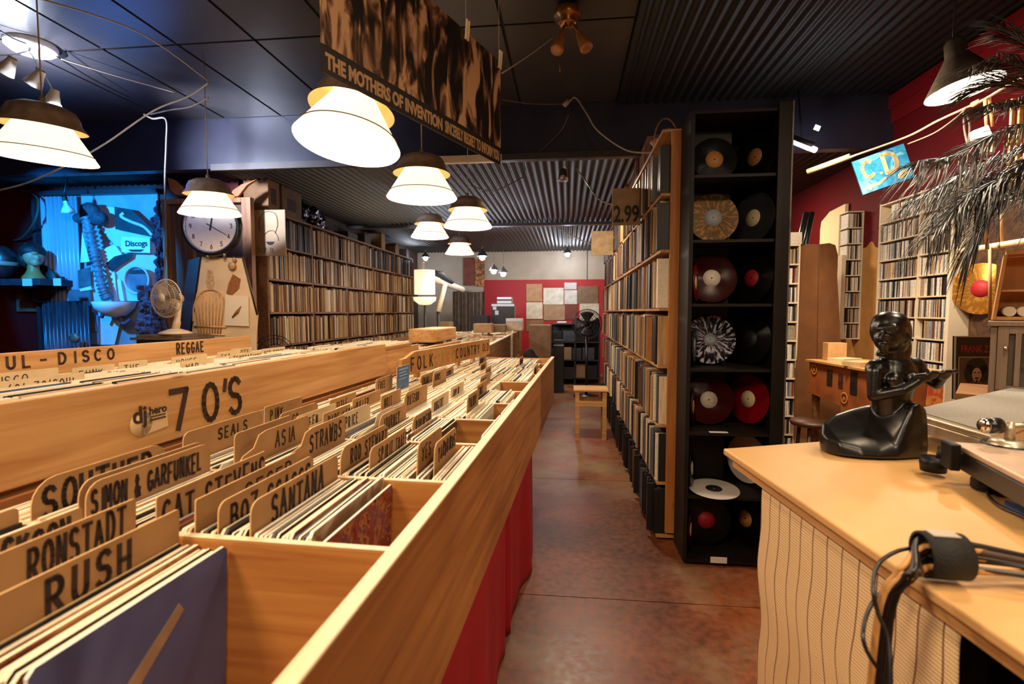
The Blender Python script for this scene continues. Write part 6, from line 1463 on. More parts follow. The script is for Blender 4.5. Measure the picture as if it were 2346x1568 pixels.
def nrack():
    Y_ = 5.08; x0, x1 = W(1937, 600, Y=Y_).x, 2.69; zt = W(1950, 484, Y=Y_).z; zb = W(1950, 778, Y=Y_).z
    t = thing('cd_shelf', 'narrow white CD rack on the tan wall left of the large white CD shelf', 'shelf', ((x0+x1)/2, Y_+.08, zb))
    add('side_panel', MB().bb(x0-.035, x0, Y_-.01, Y_+.14, zb, zt-.4), WSH, t); add('side_panel', MB().bb(x1, x1+.008, Y_, Y_+.14, zb, zt), WSH, t); add('back_panel', MB().bb(x0+.001, x1-.001, Y_+.138, Y_+.142, zb, zt), WSH, t)
    z = zt; k = 0
    while z > zb-.01:
        add('shelf_board', MB().bb(x0+.001, x1-.001, Y_-.003, Y_+.131, z-.010, z-.001), WSH, t)
        if k: cdrow(Vector((x1-.002, Y_+.004, 0)), Vector((x0+.002, Y_+.004, 0)), z, (0, -1, 0), None, None, False)
        z -= .146; k += 1
nrack()
a_, b_ = W(1880, 500, X=2.66), W(1936, 484, X=2.66)
mb = MB(); zt = a_.z; mb.prism([(2.66, a_.y, 1.2), (2.66, b_.y, 1.2), (2.66, b_.y, zt+.05), (2.66, b_.y+.3, zt+.03), (2.66, a_.y-.12, zt), (2.66, a_.y-.02, zt-.04), (2.66, a_.y, zt-.12)], (.03, 0, 0))
single('white_board', mb, mat('cream_board', 'ecd2a8', .5), 'tall cream board with rounded corner on the wall behind the brown folding screen', 'board', (2.67, (a_.y+b_.y)/2, 1.2))
# CD tower beside the black case
TY = 4.62; x0, x1 = W(1783, 600, Y=TY).x, W(1830, 600, Y=TY).x; zt = W(1800, 560, Y=TY).z
tw = thing('cd_tower', 'narrow pale CD tower standing just right of the black display case', 'shelf', ((x0+x1)/2, TY+.08, 0))
add('side_panel', MB().bb(x0-.012, x0, TY, TY+.15, 0, zt), WSH, tw); add('side_panel', MB().bb(x1, x1+.012, TY, TY+.15, 0, zt), WSH, tw); add('back_panel', MB().bb(x0+.001, x1-.001, TY+.142, TY+.15, 0, zt), DK, tw)
k = 0; z = zt
while z > .05:
    add('shelf_board', MB().bb(x0+.001, x1-.001, TY-.003, TY+.141, z-.014, z-.001), WSH, tw)
    if k: cdrow(Vector((x1-.004, TY+.004, 0)), Vector((x0+.004, TY+.004, 0)), z, (0, -1, 0), None, None, False)
    z -= .163; k += 1
tag(add('cd_cases', cds, CDM, at=(2.5, 4, .6)), 'rows of CD cases in the lower shelf rows, the narrow rack and the tower', 'CD cases', kind='stuff')

single('record_stack', MB().bb(x0, x1+.02, TY+.0, TY+.12, zt+.001, zt+.10), mat('pale_sleeves', 'c8c0b0', .5, var=.4, scale=80, stretch=(6, 1, 1)), 'pale boxed set standing on top of the CD tower', 'box set', ((x0+x1)/2, TY+.06, zt))
for (a1, b1), lb in ((((1832, 556), (1848, 488)), 'black tube leaning above the folding screen, left of the two'), (((1846, 558), (1860, 487)), 'black tube leaning above the folding screen, right of the two')):
    dt = 4.75 if a1[0] < 1840 else 4.85; single('black_tube', MB().tube([W(a1[0], 640, d=dt), W(*a1, d=dt), W(*b1, d=dt)], .027, 12), mat('tube_black', '1a1a1c', .35, spec=.6), lb, 'tube', W(*a1, d=4.75))
# brown folding screen
sc_ = thing('folding_screen', 'tall brown two-leaf folding screen with wavy edges in front of the tan wall', 'screen', W(1875, 830, d=4.2).xy.to_3d())
BRS = mat('brown_hardboard', '7a4e2c', .6, var=.15, scale=8, bump=.1)
zf0 = W(1875, 850, d=4.2).z*0+.85
L_ = [(1829, 585), (1835, 566), (1850, 559), (1875, 560)]; 
def sp(px, py, d): p_ = W(px, py, d=d); return p_
lp = [sp(1875, 560, 4.2), sp(1850, 559, 4.3), sp(1836, 565, 4.36), sp(1829, 585, 4.4), sp(1827, 620, 4.4), sp(1832, 660, 4.4), sp(1829, 720, 4.4), sp(1825, 780, 4.4), sp(1822, 860, 4.4), sp(1820, 1000, 4.4), sp(1868, 1010, 4.2)]
add('leaf', MB().prism(lp, (.0, .02, 0)), BRS, sc_); rp = [sp(1877, 560, 4.2), sp(1900, 557, 4.26), sp(1914, 562, 4.3), sp(1920, 585, 4.32), sp(1918, 640, 4.32), sp(1922, 700, 4.3), sp(1926, 775, 4.3), sp(1926, 830, 4.3), sp(1926, 1000, 4.3), sp(1870, 1010, 4.2)]
add('leaf', MB().prism(rp, (.0, .02, 0)), BRS, sc_)
# listening table with orange front
ZL = 1.095; a_, b_ = W(1845, 823, Z=ZL), W(1996, 849, Z=ZL); e_ = (b_-a_); nrm_ = Vector((-e_.y, e_.x, 0)).normalized(); nrm_ = nrm_ if nrm_.x > 0 else -nrm_
lt = thing('display_table', 'orange-brown box-fronted table with pasted pictures behind the statue', 'table', ((a_+b_)/2).xy.to_3d())
add('table_top', MB().prism([a_, b_, b_+nrm_*.45, a_+nrm_*.45], (0, 0, -.014)), wood('table_ply', 'b8854c', 'd6a468', 'x', .5), lt)
ab, bb_ = a_+nrm_*.02+e_*.03, b_+nrm_*.02-e_*.02
add('front_box', MB().prism([ab-Vector((0, 0, .0145)), bb_-Vector((0, 0, .0145)), bb_-Vector((0, 0, .30)), ab-Vector((0, 0, .25))], nrm_*.35), art('orange_front', ['8a4a24', 'a85e30', '94532a'], 3, .4, .6), lt)
for s_, w_, z_, h_, m_ in ((.33, .09, .05, .11, '2e2420'), (.52, .07, .06, .10, '4c2c20'), (.70, .10, .03, .15, '241c1a')):
    p_ = ab+(bb_-ab)*s_-nrm_*.003; add('pasted_picture', MB().prism([p_-Vector((0, 0, z_)), p_+(bb_-ab)*w_-Vector((0, 0, z_)), p_+(bb_-ab)*w_-Vector((0, 0, z_+h_)), p_-Vector((0, 0, z_+h_))], nrm_*.002), mat('pasted_'+m_, m_, .5, var=.8, scale=30), lt)
for s_, z_ in ((.10, .07), (.62, .22)):
    p_ = ab+(bb_-ab)*s_-nrm_*.004; M = frame(p_-Vector((0, 0, z_)), e_, (0, 0, 1)); add('painted_ring', MB().lathe([(.028, 0), (.028, .001), (.040, .001), (.040, 0)], n=24).lathe([(.001, .001), (.012, .001)], n=16), mat('ring_yellow', 'c8883c', .5), lt, M)
for p_ in (ab+nrm_*.04+e_*.04, bb_+nrm_*.04-e_*.1, ab+nrm_*.38+e_*.04, bb_+nrm_*.38-e_*.1): add('leg', MB().bb(p_.x-.02, p_.x+.02, p_.y-.02, p_.y+.02, 0, ZL-.0145), DARKP, lt)
p_ = W(1915, 814, d=3.75); p_.z = ZL; single('card_box', MB().bb(p_.x-.065, p_.x+.065, p_.y-.02, p_.y+.06, ZL+.001, ZL+.13), mat('kraft_card', 'c89a64', .6, var=.1), 'tan card box standing on the display table', 'box', p_, bevel=.003)
for k, (x, y, lb, m_) in enumerate(((1935, 826, 'flat stack of white papers on the display table', 'd0c0a0'), (1972, 834, 'second flat stack of papers nearer the statue on the display table', 'c4a478'))):
    p_ = W(x, y, Z=ZL+.015); single('paper_stack', MB().box((p_.x, p_.y, ZL+.016), (.19, .12, .03), Matrix.Rotation(.5, 4, 'Z')), mat('papers_%d' % k, m_, .6, var=.3, scale=80, stretch=(1, 1, 8)), lb, 'papers', p_)
# dark stool behind
p_ = W(1858, 968, d=3.7); t = thing('stool', 'dark small stool below the display table', 'stool', (p_.x, p_.y, 0)); DS = mat('dark_stool', '4a2c1c', .45); add('seat', MB().lathe([(.001, 0), (.13, 0), (.14, .02), (.13, .035), (.001, .04)], (p_.x, p_.y, p_.z-.02), 24), DS, t)
for k in range(3): a0 = 2.1*k; add('leg', MB().cyl((p_.x+.09*math.cos(a0), p_.y+.09*math.sin(a0), p_.z-.02), (p_.x+.13*math.cos(a0), p_.y+.13*math.sin(a0), 0), .014, .012, 8), DS, t)

# wall boarding, gold record, wooden box, cabinet and framed sleeve on the right
y0, y1 = W(2346, 600, X=2.66).y-.9, W(2200, 600, X=2.66).y
single('wall_boarding', MB().bb(2.655, 2.698, y0, y1, .9, W(2200, 440, X=2.66).z), art('dark_boarding', ['2c1c14', '4c3222', '38241a', '5a3c28'], 9, 1.5, .6), 'dark brown boarding on the right wall behind the gold record', 'wall panel', (2.68, (y0+y1)/2, .9))
c = W(2247, 662, X=2.62); vinyl(c, (-1, -.55, 0), .165, GG2, LBL['red'], 'gold record with red label hanging on the dark boarding at the right', lr=.055)
pole = [W(2196, 577, d=2.85), W(2270, 566, d=2.6), W(2360, 552, d=2.35), W(2470, 535, d=2.1)]
t = thing('wooden_pole', 'pale wooden pole crossing above the gold record', 'pole', pole[1]); add('pole', MB().tube(pole, .017, 12), PALE, t); 
for x in (2262, 2298): add('strap', MB().tube([W(x-8, 440, d=2.55), W(x, 572, d=2.55)], .008, 8), mat('pale_strap', 'c8a070', .6), t)
single('strap', MB().tube([W(2268, 566, d=2.58), W(2268, 735, d=2.58)], .007, 8), mat('pale_strap', 'c8a070', .6), 'tan strap hanging down over the gold record', 'strap', W(2268, 735, d=2.58))
# open wooden wall box, turned to face the room
c0, c1_ = W(2290, 586, d=2.30), W(2273, 733, d=2.30); t = thing('wall_box', 'open pine box shelf at the right edge holding a row of rolls', 'shelf', c1_)
MX = Matrix.Translation((c1_.x, c1_.y, 0)) @ Matrix.Rotation(math.radians(-24), 4, 'Z')
za, zb_ = c1_.z, c0.z; wd_ = .42
add('side_board', MB().prism([(0, 0, za), (.012, 0, za), (.040, 0, zb_), (.028, 0, zb_)], (0.03, .14, 0)), PINE_Z, t, MX)
add('bottom_board', MB().prism([(.013, 0, za), (wd_, 0, za), (wd_, 0, za+.014), (.014, 0, za+.014)], (.03, .14, 0)), PINE_X, t, MX)
add('middle_board', MB().prism([(.03, .01, za+.125), (wd_, .01, za+.125), (wd_, .01, za+.133), (.03, .01, za+.133)], (.03, .12, 0)), PINE_X, t, MX)
add('top_board', MB().prism([(.035, 0, zb_), (wd_, 0, zb_+.01), (wd_, 0, zb_+.045), (.035, 0, zb_+.018)], (.03, .14, 0)), PINE_X, t, MX)
add('back_board', MB().prism([(.03, .142, za), (wd_+.03, .142, za), (wd_+.03, .142, zb_), (.06, .142, zb_)], (0, .01, 0)), mat('box_back', 'b87c44', .6, var=.15, scale=30, stretch=(1, 1, .2)), t, MX)
for k in range(4):
    p_ = MX @ Vector((.06+k*.048, .012, za+.015+.022)); q_ = MX @ Vector((.075+k*.048, .125, za+.015+.022)); single('paper_roll', MB().tube([p_, q_], .022, 14), mat('roll_paper', 'd8c8ac', .6), '%s pale paper roll from the left in the open wall box' % ('first', 'second', 'third', 'fourth')[k], 'roll', p_)
# stereo cabinet with glass door and the table it stands on, both turned towards the room
pc_ = W(2262, 905, d=2.15); ZR1 = pc_.z
MC = Matrix.Translation((pc_.x, pc_.y, 0)) @ Matrix.Rotation(math.radians(-37), 4, 'Z')
t = thing('rear_table', 'low dark table behind the counter carrying the stereo cabinet', 'table', (MC @ Vector((.3, .2, 0))))
add('table_top', MB().bb(-.10, .58, -.02, .42, ZR1-.03, ZR1-.002), DARKP, t, MC)
for x in (-.07, .55):
    for y in (.03, .39): add('leg', MB().bb(x-.025, x+.025, y-.025, y+.025, 0, ZR1-.0305), DARKP, t, MC)
t = thing('stereo_cabinet', 'grey-brown stereo cabinet with glass door at the right edge behind the silver case', 'cabinet', (MC @ Vector((.27, .2, ZR1))))
ztop = W(2258, 747, d=2.15).z; GBW = mat('grey_brown_cabinet', '7a6452', .45, var=.15, scale=20, stretch=(4, 4, .4))
xc0, xc1, yc0, yc1 = 0, .55, 0, .35
def ac(nm, mb, m): return add(nm, mb, m, t, MC)
ac('side_panel', MB().bb(xc0, xc0+.02, yc0, yc1, ZR1, ztop), GBW); ac('top_panel', MB().bb(xc0-.01, xc1+.01, yc0-.02, yc1, ztop+.001, ztop+.018), GBW); ac('base_panel', MB().bb(xc0+.021, xc1, yc0, yc1, ZR1, ZR1+.025), GBW)
ac('back_panel', MB().bb(xc0+.021, xc1, yc1-.01, yc1, ZR1+.026, ztop), DK)
ac('door_frame', MB().bb(xc0+.022, xc0+.055, yc0-.012, yc0-.001, ZR1+.026, ztop-.002).bb(xc0+.0555, xc1, yc0-.012, yc0-.001, ztop-.03, ztop-.002).bb(xc0+.0555, xc1, yc0-.012, yc0-.001, ZR1+.026, ZR1+.045), GBW)
gm = mat('cabinet_glass', '9a9690', .05, trans=.85); ac('glass_door', MB().bb(xc0+.093, xc1, yc0-.008, yc0-.004, ZR1+.0455, ztop-.0305), gm)
ac('inner_panel', MB().bb(xc0+.056, xc0+.074, yc0+.004, yc0+.01, ZR1+.0455, ztop-.0305), mat('cabinet_shadow_board', '4c3c30', .5))
ac('stile', MB().bb(xc0+.075, xc0+.092, yc0-.014, yc0-.001, ZR1+.0455, ztop-.0305), GBW)
ac('grey_unit', MB().bb(xc0+.10, xc1, yc0+.05, yc0+.3, ZR1+.19, ZR1+.215), mat('unit_grey', '8c8884', .4)); ac('knob', MB().ball((xc0+.048, yc0-.022, (ZR1+ztop)/2+.055), .008), mat('bright_chrome', 'd8d0c4', .12, metal=1.0))
# framed sleeve with a portrait
p0_, p1_ = W(2184, 915, d=2.62), W(2330, 915, d=2.62); ex = (p1_-p0_); ex.z = 0; wd_ = ex.length; M = frame(Vector((p0_.x, p0_.y, p0_.z)), ex, (0, .04, 1))
hh = W(2190, 770, d=2.62).z-p0_.z
fr = thing('framed_poster', 'black framed poster with red title and a curly-haired moustached portrait, leaning behind the cabinet', 'poster', (M @ Vector((wd_/2, 0, 0))))
add('board', MB().bb(0, wd_, 0, hh, -.01, 0), mat('poster_black', '0f0c0c', .4), fr, M)
FRM = mat('frame_silver', 'a09890', .35, metal=.6)
add('frame_strip', MB().bb(0, wd_, hh-.006, hh, .0001, .006).bb(0, .006, 0, hh-.0065, .0001, .006), FRM, fr, M)
pw_ = wd_-.025
ph = add('portrait', MB().bb(.025, pw_+.02, .0, hh*.66, .0001, .002), mat('portrait_ground', '5c4230', .5, var=.4, scale=20), fr, M)
add('portrait_edge', MB().bb(.022, pw_+.02, hh*.66, hh*.66+.004, .0001, .004).bb(.020, .0245, 0, hh*.66, .0001, .004), FRM, fr, M)
cxp = .115; HM = mat('print_dark_hair', '15100e', .5)
def dsk(mb, x, y, rx, ry, z=.0022, dz=.0006): return mb.prism([(x+rx*math.cos(2*PI*k/20), y+ry*math.sin(2*PI*k/20), z) for k in range(20)], (0, 0, dz))
add('portrait_hair', dsk(dsk(dsk(MB(), cxp, .165, .055, .045), cxp-.035, .13, .03, .045), cxp+.035, .13, .03, .045), HM, fr, M)
add('portrait_face', dsk(MB(), cxp, .125, .024, .036, .003), mat('print_skin', 'b48a6c', .5), fr, M)
add('portrait_moustache', dsk(dsk(dsk(dsk(MB(), cxp, .108, .013, .004, .0038), cxp-.010, .136, .006, .003, .0038), cxp+.010, .136, .006, .003, .0038), cxp, .095, .005, .006, .0038), HM, fr, M)
add('portrait_suit', MB().prism([(cxp-.07, 0, .0024), (cxp+.07, 0, .0024), (cxp+.05, .065, .0024), (cxp, .085, .0024), (cxp-.05, .065, .0024)], (0, 0, .0006)), HM, fr, M)
add('portrait_shirt', MB().prism([(cxp-.012, 0, .0032), (cxp+.012, 0, .0032), (cxp+.012, .06, .0032), (cxp-.012, .06, .0032)], (0, 0, .0005)), mat('print_shirt', 'd0bca4', .5), fr, M)
fonttext('lettering', 'FRANK Z', .05, mat('red_print', 'a01c20', .5), M @ Matrix.Translation((.035, hh*.74, .0005)), fr, width=.14, bold=.0012)
c = W(2140, 905, d=2.2); single('orange_sleeve', MB().prism([W(2122, 930, d=2.2), W(2160, 925, d=2.2), W(2162, 872, d=2.2), W(2128, 882, d=2.2)], (.01, .02, 0)), art('orange_red_cover', ['d07830', 'c84a34', 'e0944a', 'c03c38'], 12, .8, .5), 'orange and red record sleeve standing between the statue and the poster', 'record sleeve', c)

# C.D. sign and what it hangs from
q = [W(1951, 372, d=3.3), W(2074, 315, d=3.25), W(2096, 405, d=3.25), W(1979, 446, d=3.3)]
exd = (q[1]-q[0]); ww = exd.length; M = frame(q[3], q[2]-q[3], q[0]-q[3]); hh = (q[0]-q[3]).length; ww = (q[2]-q[3]).length
t = thing('cd_sign', 'tilted bright blue hand-painted sign reading C.D. with an arrow', 'sign', (q[2]+q[3])/2)
add('board', MB().bb(0, ww, 0, hh, -.01, 0), art('sign_blue_paint', ['1c6cb0', '3c9cd0', '2484c4', '6cc0d8', '2c7cb8'], 7, .8, .45), t, M)
add('dark_border', MB().bb(-.004, ww+.004, -.004, hh+.004, -.013, -.0101), mat('border_navy', '181c34', .5), t, M)
CRM = mat('sign_cream', 'dcc49c', .5)
mb, _ = lettering('C', hh*.46, ww*.26, .02, .021, 0); add('lettering', mb, CRM, t, M @ Matrix.Translation((ww*.10, hh*.42, .0003)))
mb, _ = lettering('D', hh*.54, ww*.30, .02, .024, 0); add('lettering', mb, CRM, t, M @ Matrix.Translation((ww*.52, hh*.36, .0003)))
mb = MB(); dsk(mb, ww*.44, hh*.42, .009, .009, .0003, .001); dsk(mb, ww*.86, hh*.38, .009, .009, .0003, .001); add('dots', mb, CRM, t, M)
add('arrow', MB().prism([(ww*x, hh*y, .0003) for x, y in ((.05, .14), (.17, .26), (.18, .20), (.36, .20), (.50, .29), (.50, .20), (.34, .11), (.18, .11), (.17, .04))], (0, 0, .001)), CRM, t, M)
add('dog_patch', MB().prism([(ww*x, hh*y, .0003) for x, y in ((.70, .10), (.78, .08), (.88, .16), (.95, .22), (.92, .30), (.80, .28), (.72, .22))], (0, 0, .001)), CRM, t, M)
single('paper_tube', MB().tube([W(1850, 394, d=3.5), W(1948, 358, d=3.3)], .018, 16), mat('tube_tan', 'c8a67c', .5), 'pale tan tube ending at the left corner of the blue sign', 'tube', W(1900, 376, d=3.4))
wire([(1948, 360, 3.29), (2074, 315, 3.24), (2150, 276, 3.0), (2220, 244, 2.8), (2262, 224, 2.6), (2320, 190, 2.4), (2400, 150, 2.2)], .007, mat('cream_cable', 'dcc8a8', .5), 'thick cream cable running from the blue sign up to the right edge')
wire([(2080, 330, 3.24), (2140, 305, 3.0), (2190, 270, 2.85), (2215, 246, 2.8)], .004, CORDM, 'thin cord below the thick cream cable')
mb = MB(); mb.tube([W(2228, 240, d=2.75), W(2248, 230, d=2.7)], .014, 12); single('cable_plug', mb, mat('plug_cream', 'd8c4a4', .5), 'cream plug on the thick cable under the metal cone lamp', 'plug', W(2238, 235, d=2.72))
wire([(2212, 255, 2.8), (2222, 290, 2.8), (2215, 350, 2.8)], .005, mat('grey_strap', '8a8078', .6), 'grey cord hanging from the cream cable, left of the white block')
wire([(2208, 255, 2.8), (2210, 300, 2.8), (2222, 350, 2.8)], .005, mat('grey_strap', '8a8078', .6), 'grey cord crossing the other behind the palm leaves')
c = W(2252, 305, d=2.6); t = thing('hanging_block', 'white block hanging from two pale straps beside the palm', 'ornament', c)
add('block', MB().prism([W(2228, 300, d=2.6), W(2265, 286, d=2.6), W(2276, 312, d=2.6), W(2232, 322, d=2.6)], (.01, .04, 0)), mat('white_block', 'f0e8d8', .5), t, bevel=.004)
add('block', MB().prism([W(2246, 324, d=2.62), W(2278, 316, d=2.62), W(2280, 350, d=2.62), W(2250, 348, d=2.62)], (.01, .04, 0)), mat('white_block', 'f0e8d8', .5), t, bevel=.004)
for a_, b_ in (((2256, 226), (2260, 292)), ((2266, 222), (2274, 290))): add('strap', MB().tube([W(*a_, d=2.6), W(*b_, d=2.62)], .007, 8), mat('pale_strap', 'c8a070', .6), t)
c = W(2345, 330, d=2.5); t = thing('bamboo_hanging', 'warm lit bamboo slat hanging behind the palm at the right edge', 'ornament', c)
for k in range(5): add('slat', MB().bb(c.x-.06+k*.035, c.x-.045+k*.035, c.y, c.y+.012, c.z-.18, c.z+.22), mat('bamboo', 'c88c48', .5, var=.2, scale=20), t)
for z_ in (.18, .0, -.15): add('cross_slat', MB().bb(c.x-.08, c.x+.12, c.y-.008, c.y-.0005, c.z+z_-.006, c.z+z_+.006), mat('bamboo', 'c88c48', .5), t)

# palm
def palm():
    base = W(2500, 330, d=2.0); PG = mat('dry_palm_leaf', '1c130c', .42, spec=.5, var=.4, scale=20); PS = mat('palm_stem', '5c4430', .5, var=.3, scale=30)
    t = thing('potted_palm', 'dry dark palm with arching feathery fronds entering from the right edge', 'palm', (2.38, 1.30, 0))
    add('pot', MB().lathe([(.001, 0), (.15, 0), (.19, .30), (.20, .32), (.18, .32), (.17, .29), (.001, .28)], (2.38, 1.30, 0.001), 28), mat('terracotta', '8a4a2c', .7, var=.15), t)
    add('trunk', MB().tube(spline([(2.38, 1.30, .28), (2.40, 1.36, 1.2), (2.25, 1.75, 1.9), (base.x, base.y, base.z)], 8), .035, 12), PS, t)
    rp = random.Random(4)
    F_ = [[(2500, 330), (2400, 285), (2300, 300), (2200, 350), (2130, 365)], [(2500, 330), (2420, 330), (2320, 350), (2210, 395), (2110, 450)], [(2500, 330), (2440, 380), (2330, 400), (2230, 440), (2150, 520)],
          [(2500, 340), (2440, 420), (2350, 440), (2280, 480), (2230, 550)], [(2500, 320), (2420, 190), (2340, 150), (2280, 140), (2235, 150)], [(2500, 320), (2430, 230), (2350, 195), (2290, 190), (2240, 205)], [(2500, 320), (2430, 250), (2360, 230), (2310, 235), (2270, 240)], [(2500, 320), (2420, 160), (2360, 105), (2320, 85), (2300, 70)],
          [(2500, 335), (2440, 350), (2360, 365), (2290, 400), (2240, 450)], [(2500, 330), (2470, 250), (2500, 150), (2560, 80)]]
    for fi, pts in enumerate(F_):
        n = len(pts); P_ = spline([W(x, y, d=2.0+(.10 if fi % 2 else -.10)*i/n*1.6+(.02*fi)) for i, (x, y) in enumerate(pts)], 10)
        mb = MB(); mb.tube(P_, [.006*(1-.8*i/len(P_))+.001 for i in range(len(P_))], 6)
        up_small = fi in (4, 5, 6, 7)
        for i in range(6, len(P_)-1):
            for sd in (-1, 1):
                for rep in range(2):
                    d_ = (P_[i+1]-P_[i]).normalized(); s_ = d_.cross(Vector((0, 0, 1))).normalized()*sd
                    k = i/len(P_); l = rp.uniform(.16, .34)*(1.15-abs(k-.5)) * (.8 if up_small else 1)
                    o_ = P_[i]+d_*rp.uniform(0, .02); dirv = (d_*1.0+s_*rp.uniform(.25, .6)+Vector((0, 0, rp.uniform(-.15, .1)))).normalized()
                    p1 = o_+dirv*l*.5+Vector((0, 0, -.006)); p2 = o_+dirv*l*.95+Vector((0, 0, -l*rp.uniform(.25, .6 if not up_small else .2)))
                    w_ = .0036; nn = dirv.cross(Vector((0, 0, 1))).normalized()*w_; tv = Vector((0, 0, w_*.45))
                    mb.loft([[o_-nn*.5, o_+tv*.4, o_+nn*.5, o_-tv*.4], [p1-nn, p1+tv, p1+nn, p1-tv], [p2-nn*.15, p2+tv*.1, p2+nn*.15, p2-tv*.1]])
        add('frond', mb, PG, t)
palm()
# ================================================================ BACK OF THE SHOP
# stool in the aisle
def stool():
    ST = wood('stool_pine', 'b8854c', 'e0b074', 'x', .5); c = W(1348, 925, Y=6.05); zt = W(1360, 889, Y=5.95).z; x0, x1 = W(1318, 889, Y=5.95).x, W(1388, 889, Y=5.95).x
    y0, y1 = 5.80, 6.12; t = thing('wooden_stool', 'small square pine stool standing in the aisle by the shelf', 'stool', ((x0+x1)/2, (y0+y1)/2, 0))
    add('seat', MB().bb(x0-.02, x1+.02, y0-.02, y1+.02, zt-.022, zt), ST, t, bevel=.004)
    for x in (x0, x1-.045):
        for y in (y0, y1-.045): add('leg', MB().bb(x, x+.045, y, y+.045, 0, zt-.023), ST, t)
    for y in (y0, y1-.03): add('rail', MB().bb(x0+.046, x1-.046, y, y+.02, zt-.19, zt-.13), ST, t)
    for x in (x0, x1-.03): add('rail', MB().bb(x, x+.02, y0+.046, y1-.046, zt-.11, zt-.05), ST, t)
stool()
# record sleeves hung on the back wall
BYW = YF-.002
def wl(px, py, y=YF-.03): return W(px, py, Y=y)
cols_ = [('b88a5c', 1206, 651, 1242, 691, 'tan'), ('d8cdb6', 1206, 693, 1243, 731, 'cream'), ('dcd8cc', 1245, 660, 1291, 698, 'white'), ('a88464', 1246, 699, 1294, 734, 'brown'), ('c8ccd0', 1293, 648, 1321, 663, 'small upper pale'), ('d0d0cc', 1293, 665, 1322, 697, 'pale blue-white'), ('6e2c20', 1294, 698, 1322, 733, 'dark red'), ('7a6248', 1324, 656, 1370, 696, 'dull brown'), ('c8beaa', 1328, 696, 1372, 735, 'grey-white'), ('8a6848', 1206, 734, 1245, 760, 'shaded brown')]
for c, x0, y0, x1, y1, n in cols_:
    a, b = wl(x0, y0), wl(x1, y1); single('record_sleeve', MB().bb(a.x, b.x, YF-.03, YF-.002, b.z, a.z), mat('hung_'+c, c, .45, var=.22, scale=9), '%s record sleeve hung on the red back wall' % n, 'record sleeve', ((a.x+b.x)/2, YF-.02, b.z))
# black stereo stack in front of the red wall
def st(px0, py0, px1, py1, y, dpt, name, m, label, cat, bev=.01, z0=None, parts=None):
    a, b = W(px0, py0, Y=y), W(px1, py1, Y=y); zz = b.z if z0 is None else z0
    t = thing(name, label, cat, ((a.x+b.x)/2, y, zz)); add('body', MB().bb(a.x, b.x, y, y+dpt, zz, a.z), m, t, bevel=bev)
    if parts:
        for nm, q0, r0, q1, r1, mm in parts:
            p_, q_ = W(q0, r0, Y=y-.012), W(q1, r1, Y=y-.012); add(nm, MB().bb(p_.x, q_.x, y-.012, y-.001, q_.z, p_.z), mm, t)
    return t
PB = mat('equipment_navy_black', '15151d', .3, spec=.6, var=.3, scale=10); PW_ = mat('equipment_silver', 'a8acb4', .3, metal=.4)
tb = W(1155, 748, Y=10.6)
st(1120, 748, 1190, 752, 10.4, .5, 'work_table', DARKP, 'dark work table carrying the black machine at the back', 'table', z0=0.0)
st(1126, 699, 1178, 747, 10.45, .35, 'copy_machine', PB, 'black machine with silver trim in front of the red wall', 'machine', parts=[('silver_trim', 1126, 697, 1178, 702, PW_), ('label_panel', 1134, 712, 1142, 722, PW_), ('dial', 1129, 703, 1137, 710, PW_)])
st(1138, 681, 1172, 690, 10.45, .3, 'silver_player', PW_, 'silver player on top of the black machine', 'player', parts=[('dark_line', 1138, 686, 1172, 689, PB)], z0=W(1138, 696, Y=10.45).z)
st(1078, 722, 1117, 748, 9.9, .4, 'speaker_box', PB, 'dark blue-black box left of the black machine at the back', 'box', z0=0.0)
KB = mat('box_kraft', 'a8845c', .65, var=.15, scale=12); KW = mat('box_pale', 'c8b498', .6, var=.2, scale=14)
zb2 = 1.10
st(1084, 742, 1126, 766, 8.4, .25, 'record_box', KB, 'open brown record box standing on the far bins, leftmost of the three', 'box', z0=zb2)
st(1128, 744, 1158, 766, 8.7, .25, 'record_box', mat('box_dim', '7c6248', .65), 'dim brown record box standing on the far bins, middle of the three', 'box', z0=zb2)
st(1159, 730, 1197, 756, 9.0, .20, 'record_box', KW, 'pale record box with bright lid standing on the far bins, rightmost of the three', 'box', z0=1.12, parts=[('lid', 1159, 730, 1197, 737, mat('lid_white', 'd8d8d8', .4))])
st(1007, 738, 1032, 765, 10.1, .3, 'cardboard_box', KB, 'small cardboard box behind the pine box at the back left', 'box', z0=0.0)
# dark coats rack / shelving at the back left
t = thing('clothes_rack', 'rack of dark hanging sleeves and clothes at the back left', 'rack', wl(1060, 745, 10.9).xy.to_3d())
a, b = W(1040, 668, Y=10.9), W(1108, 668, Y=10.9); add('rail', MB().tube([a, b], .02, 8), mat('rail_grey', '8a8078', .4, metal=.5), t); rb = random.Random(2)
for x in (a.x, b.x): add('post', MB().cyl((x, 10.9, 0), (x, 10.9, a.z), .02, .02, 8), DARKM, t)
for k in range(16):
    x = a.x+.03+(b.x-a.x-.06)*k/15; add('garment', MB().bb(x-.014, x+.014, 10.7, 11.1, .5+rb.uniform(0, .3), a.z-.03), mat('garment_%d' % (k % 4), ('2a2420', '4a3a2c', '3a2c24', '5a4838')[k % 4], .8, var=.4, scale=12), t)
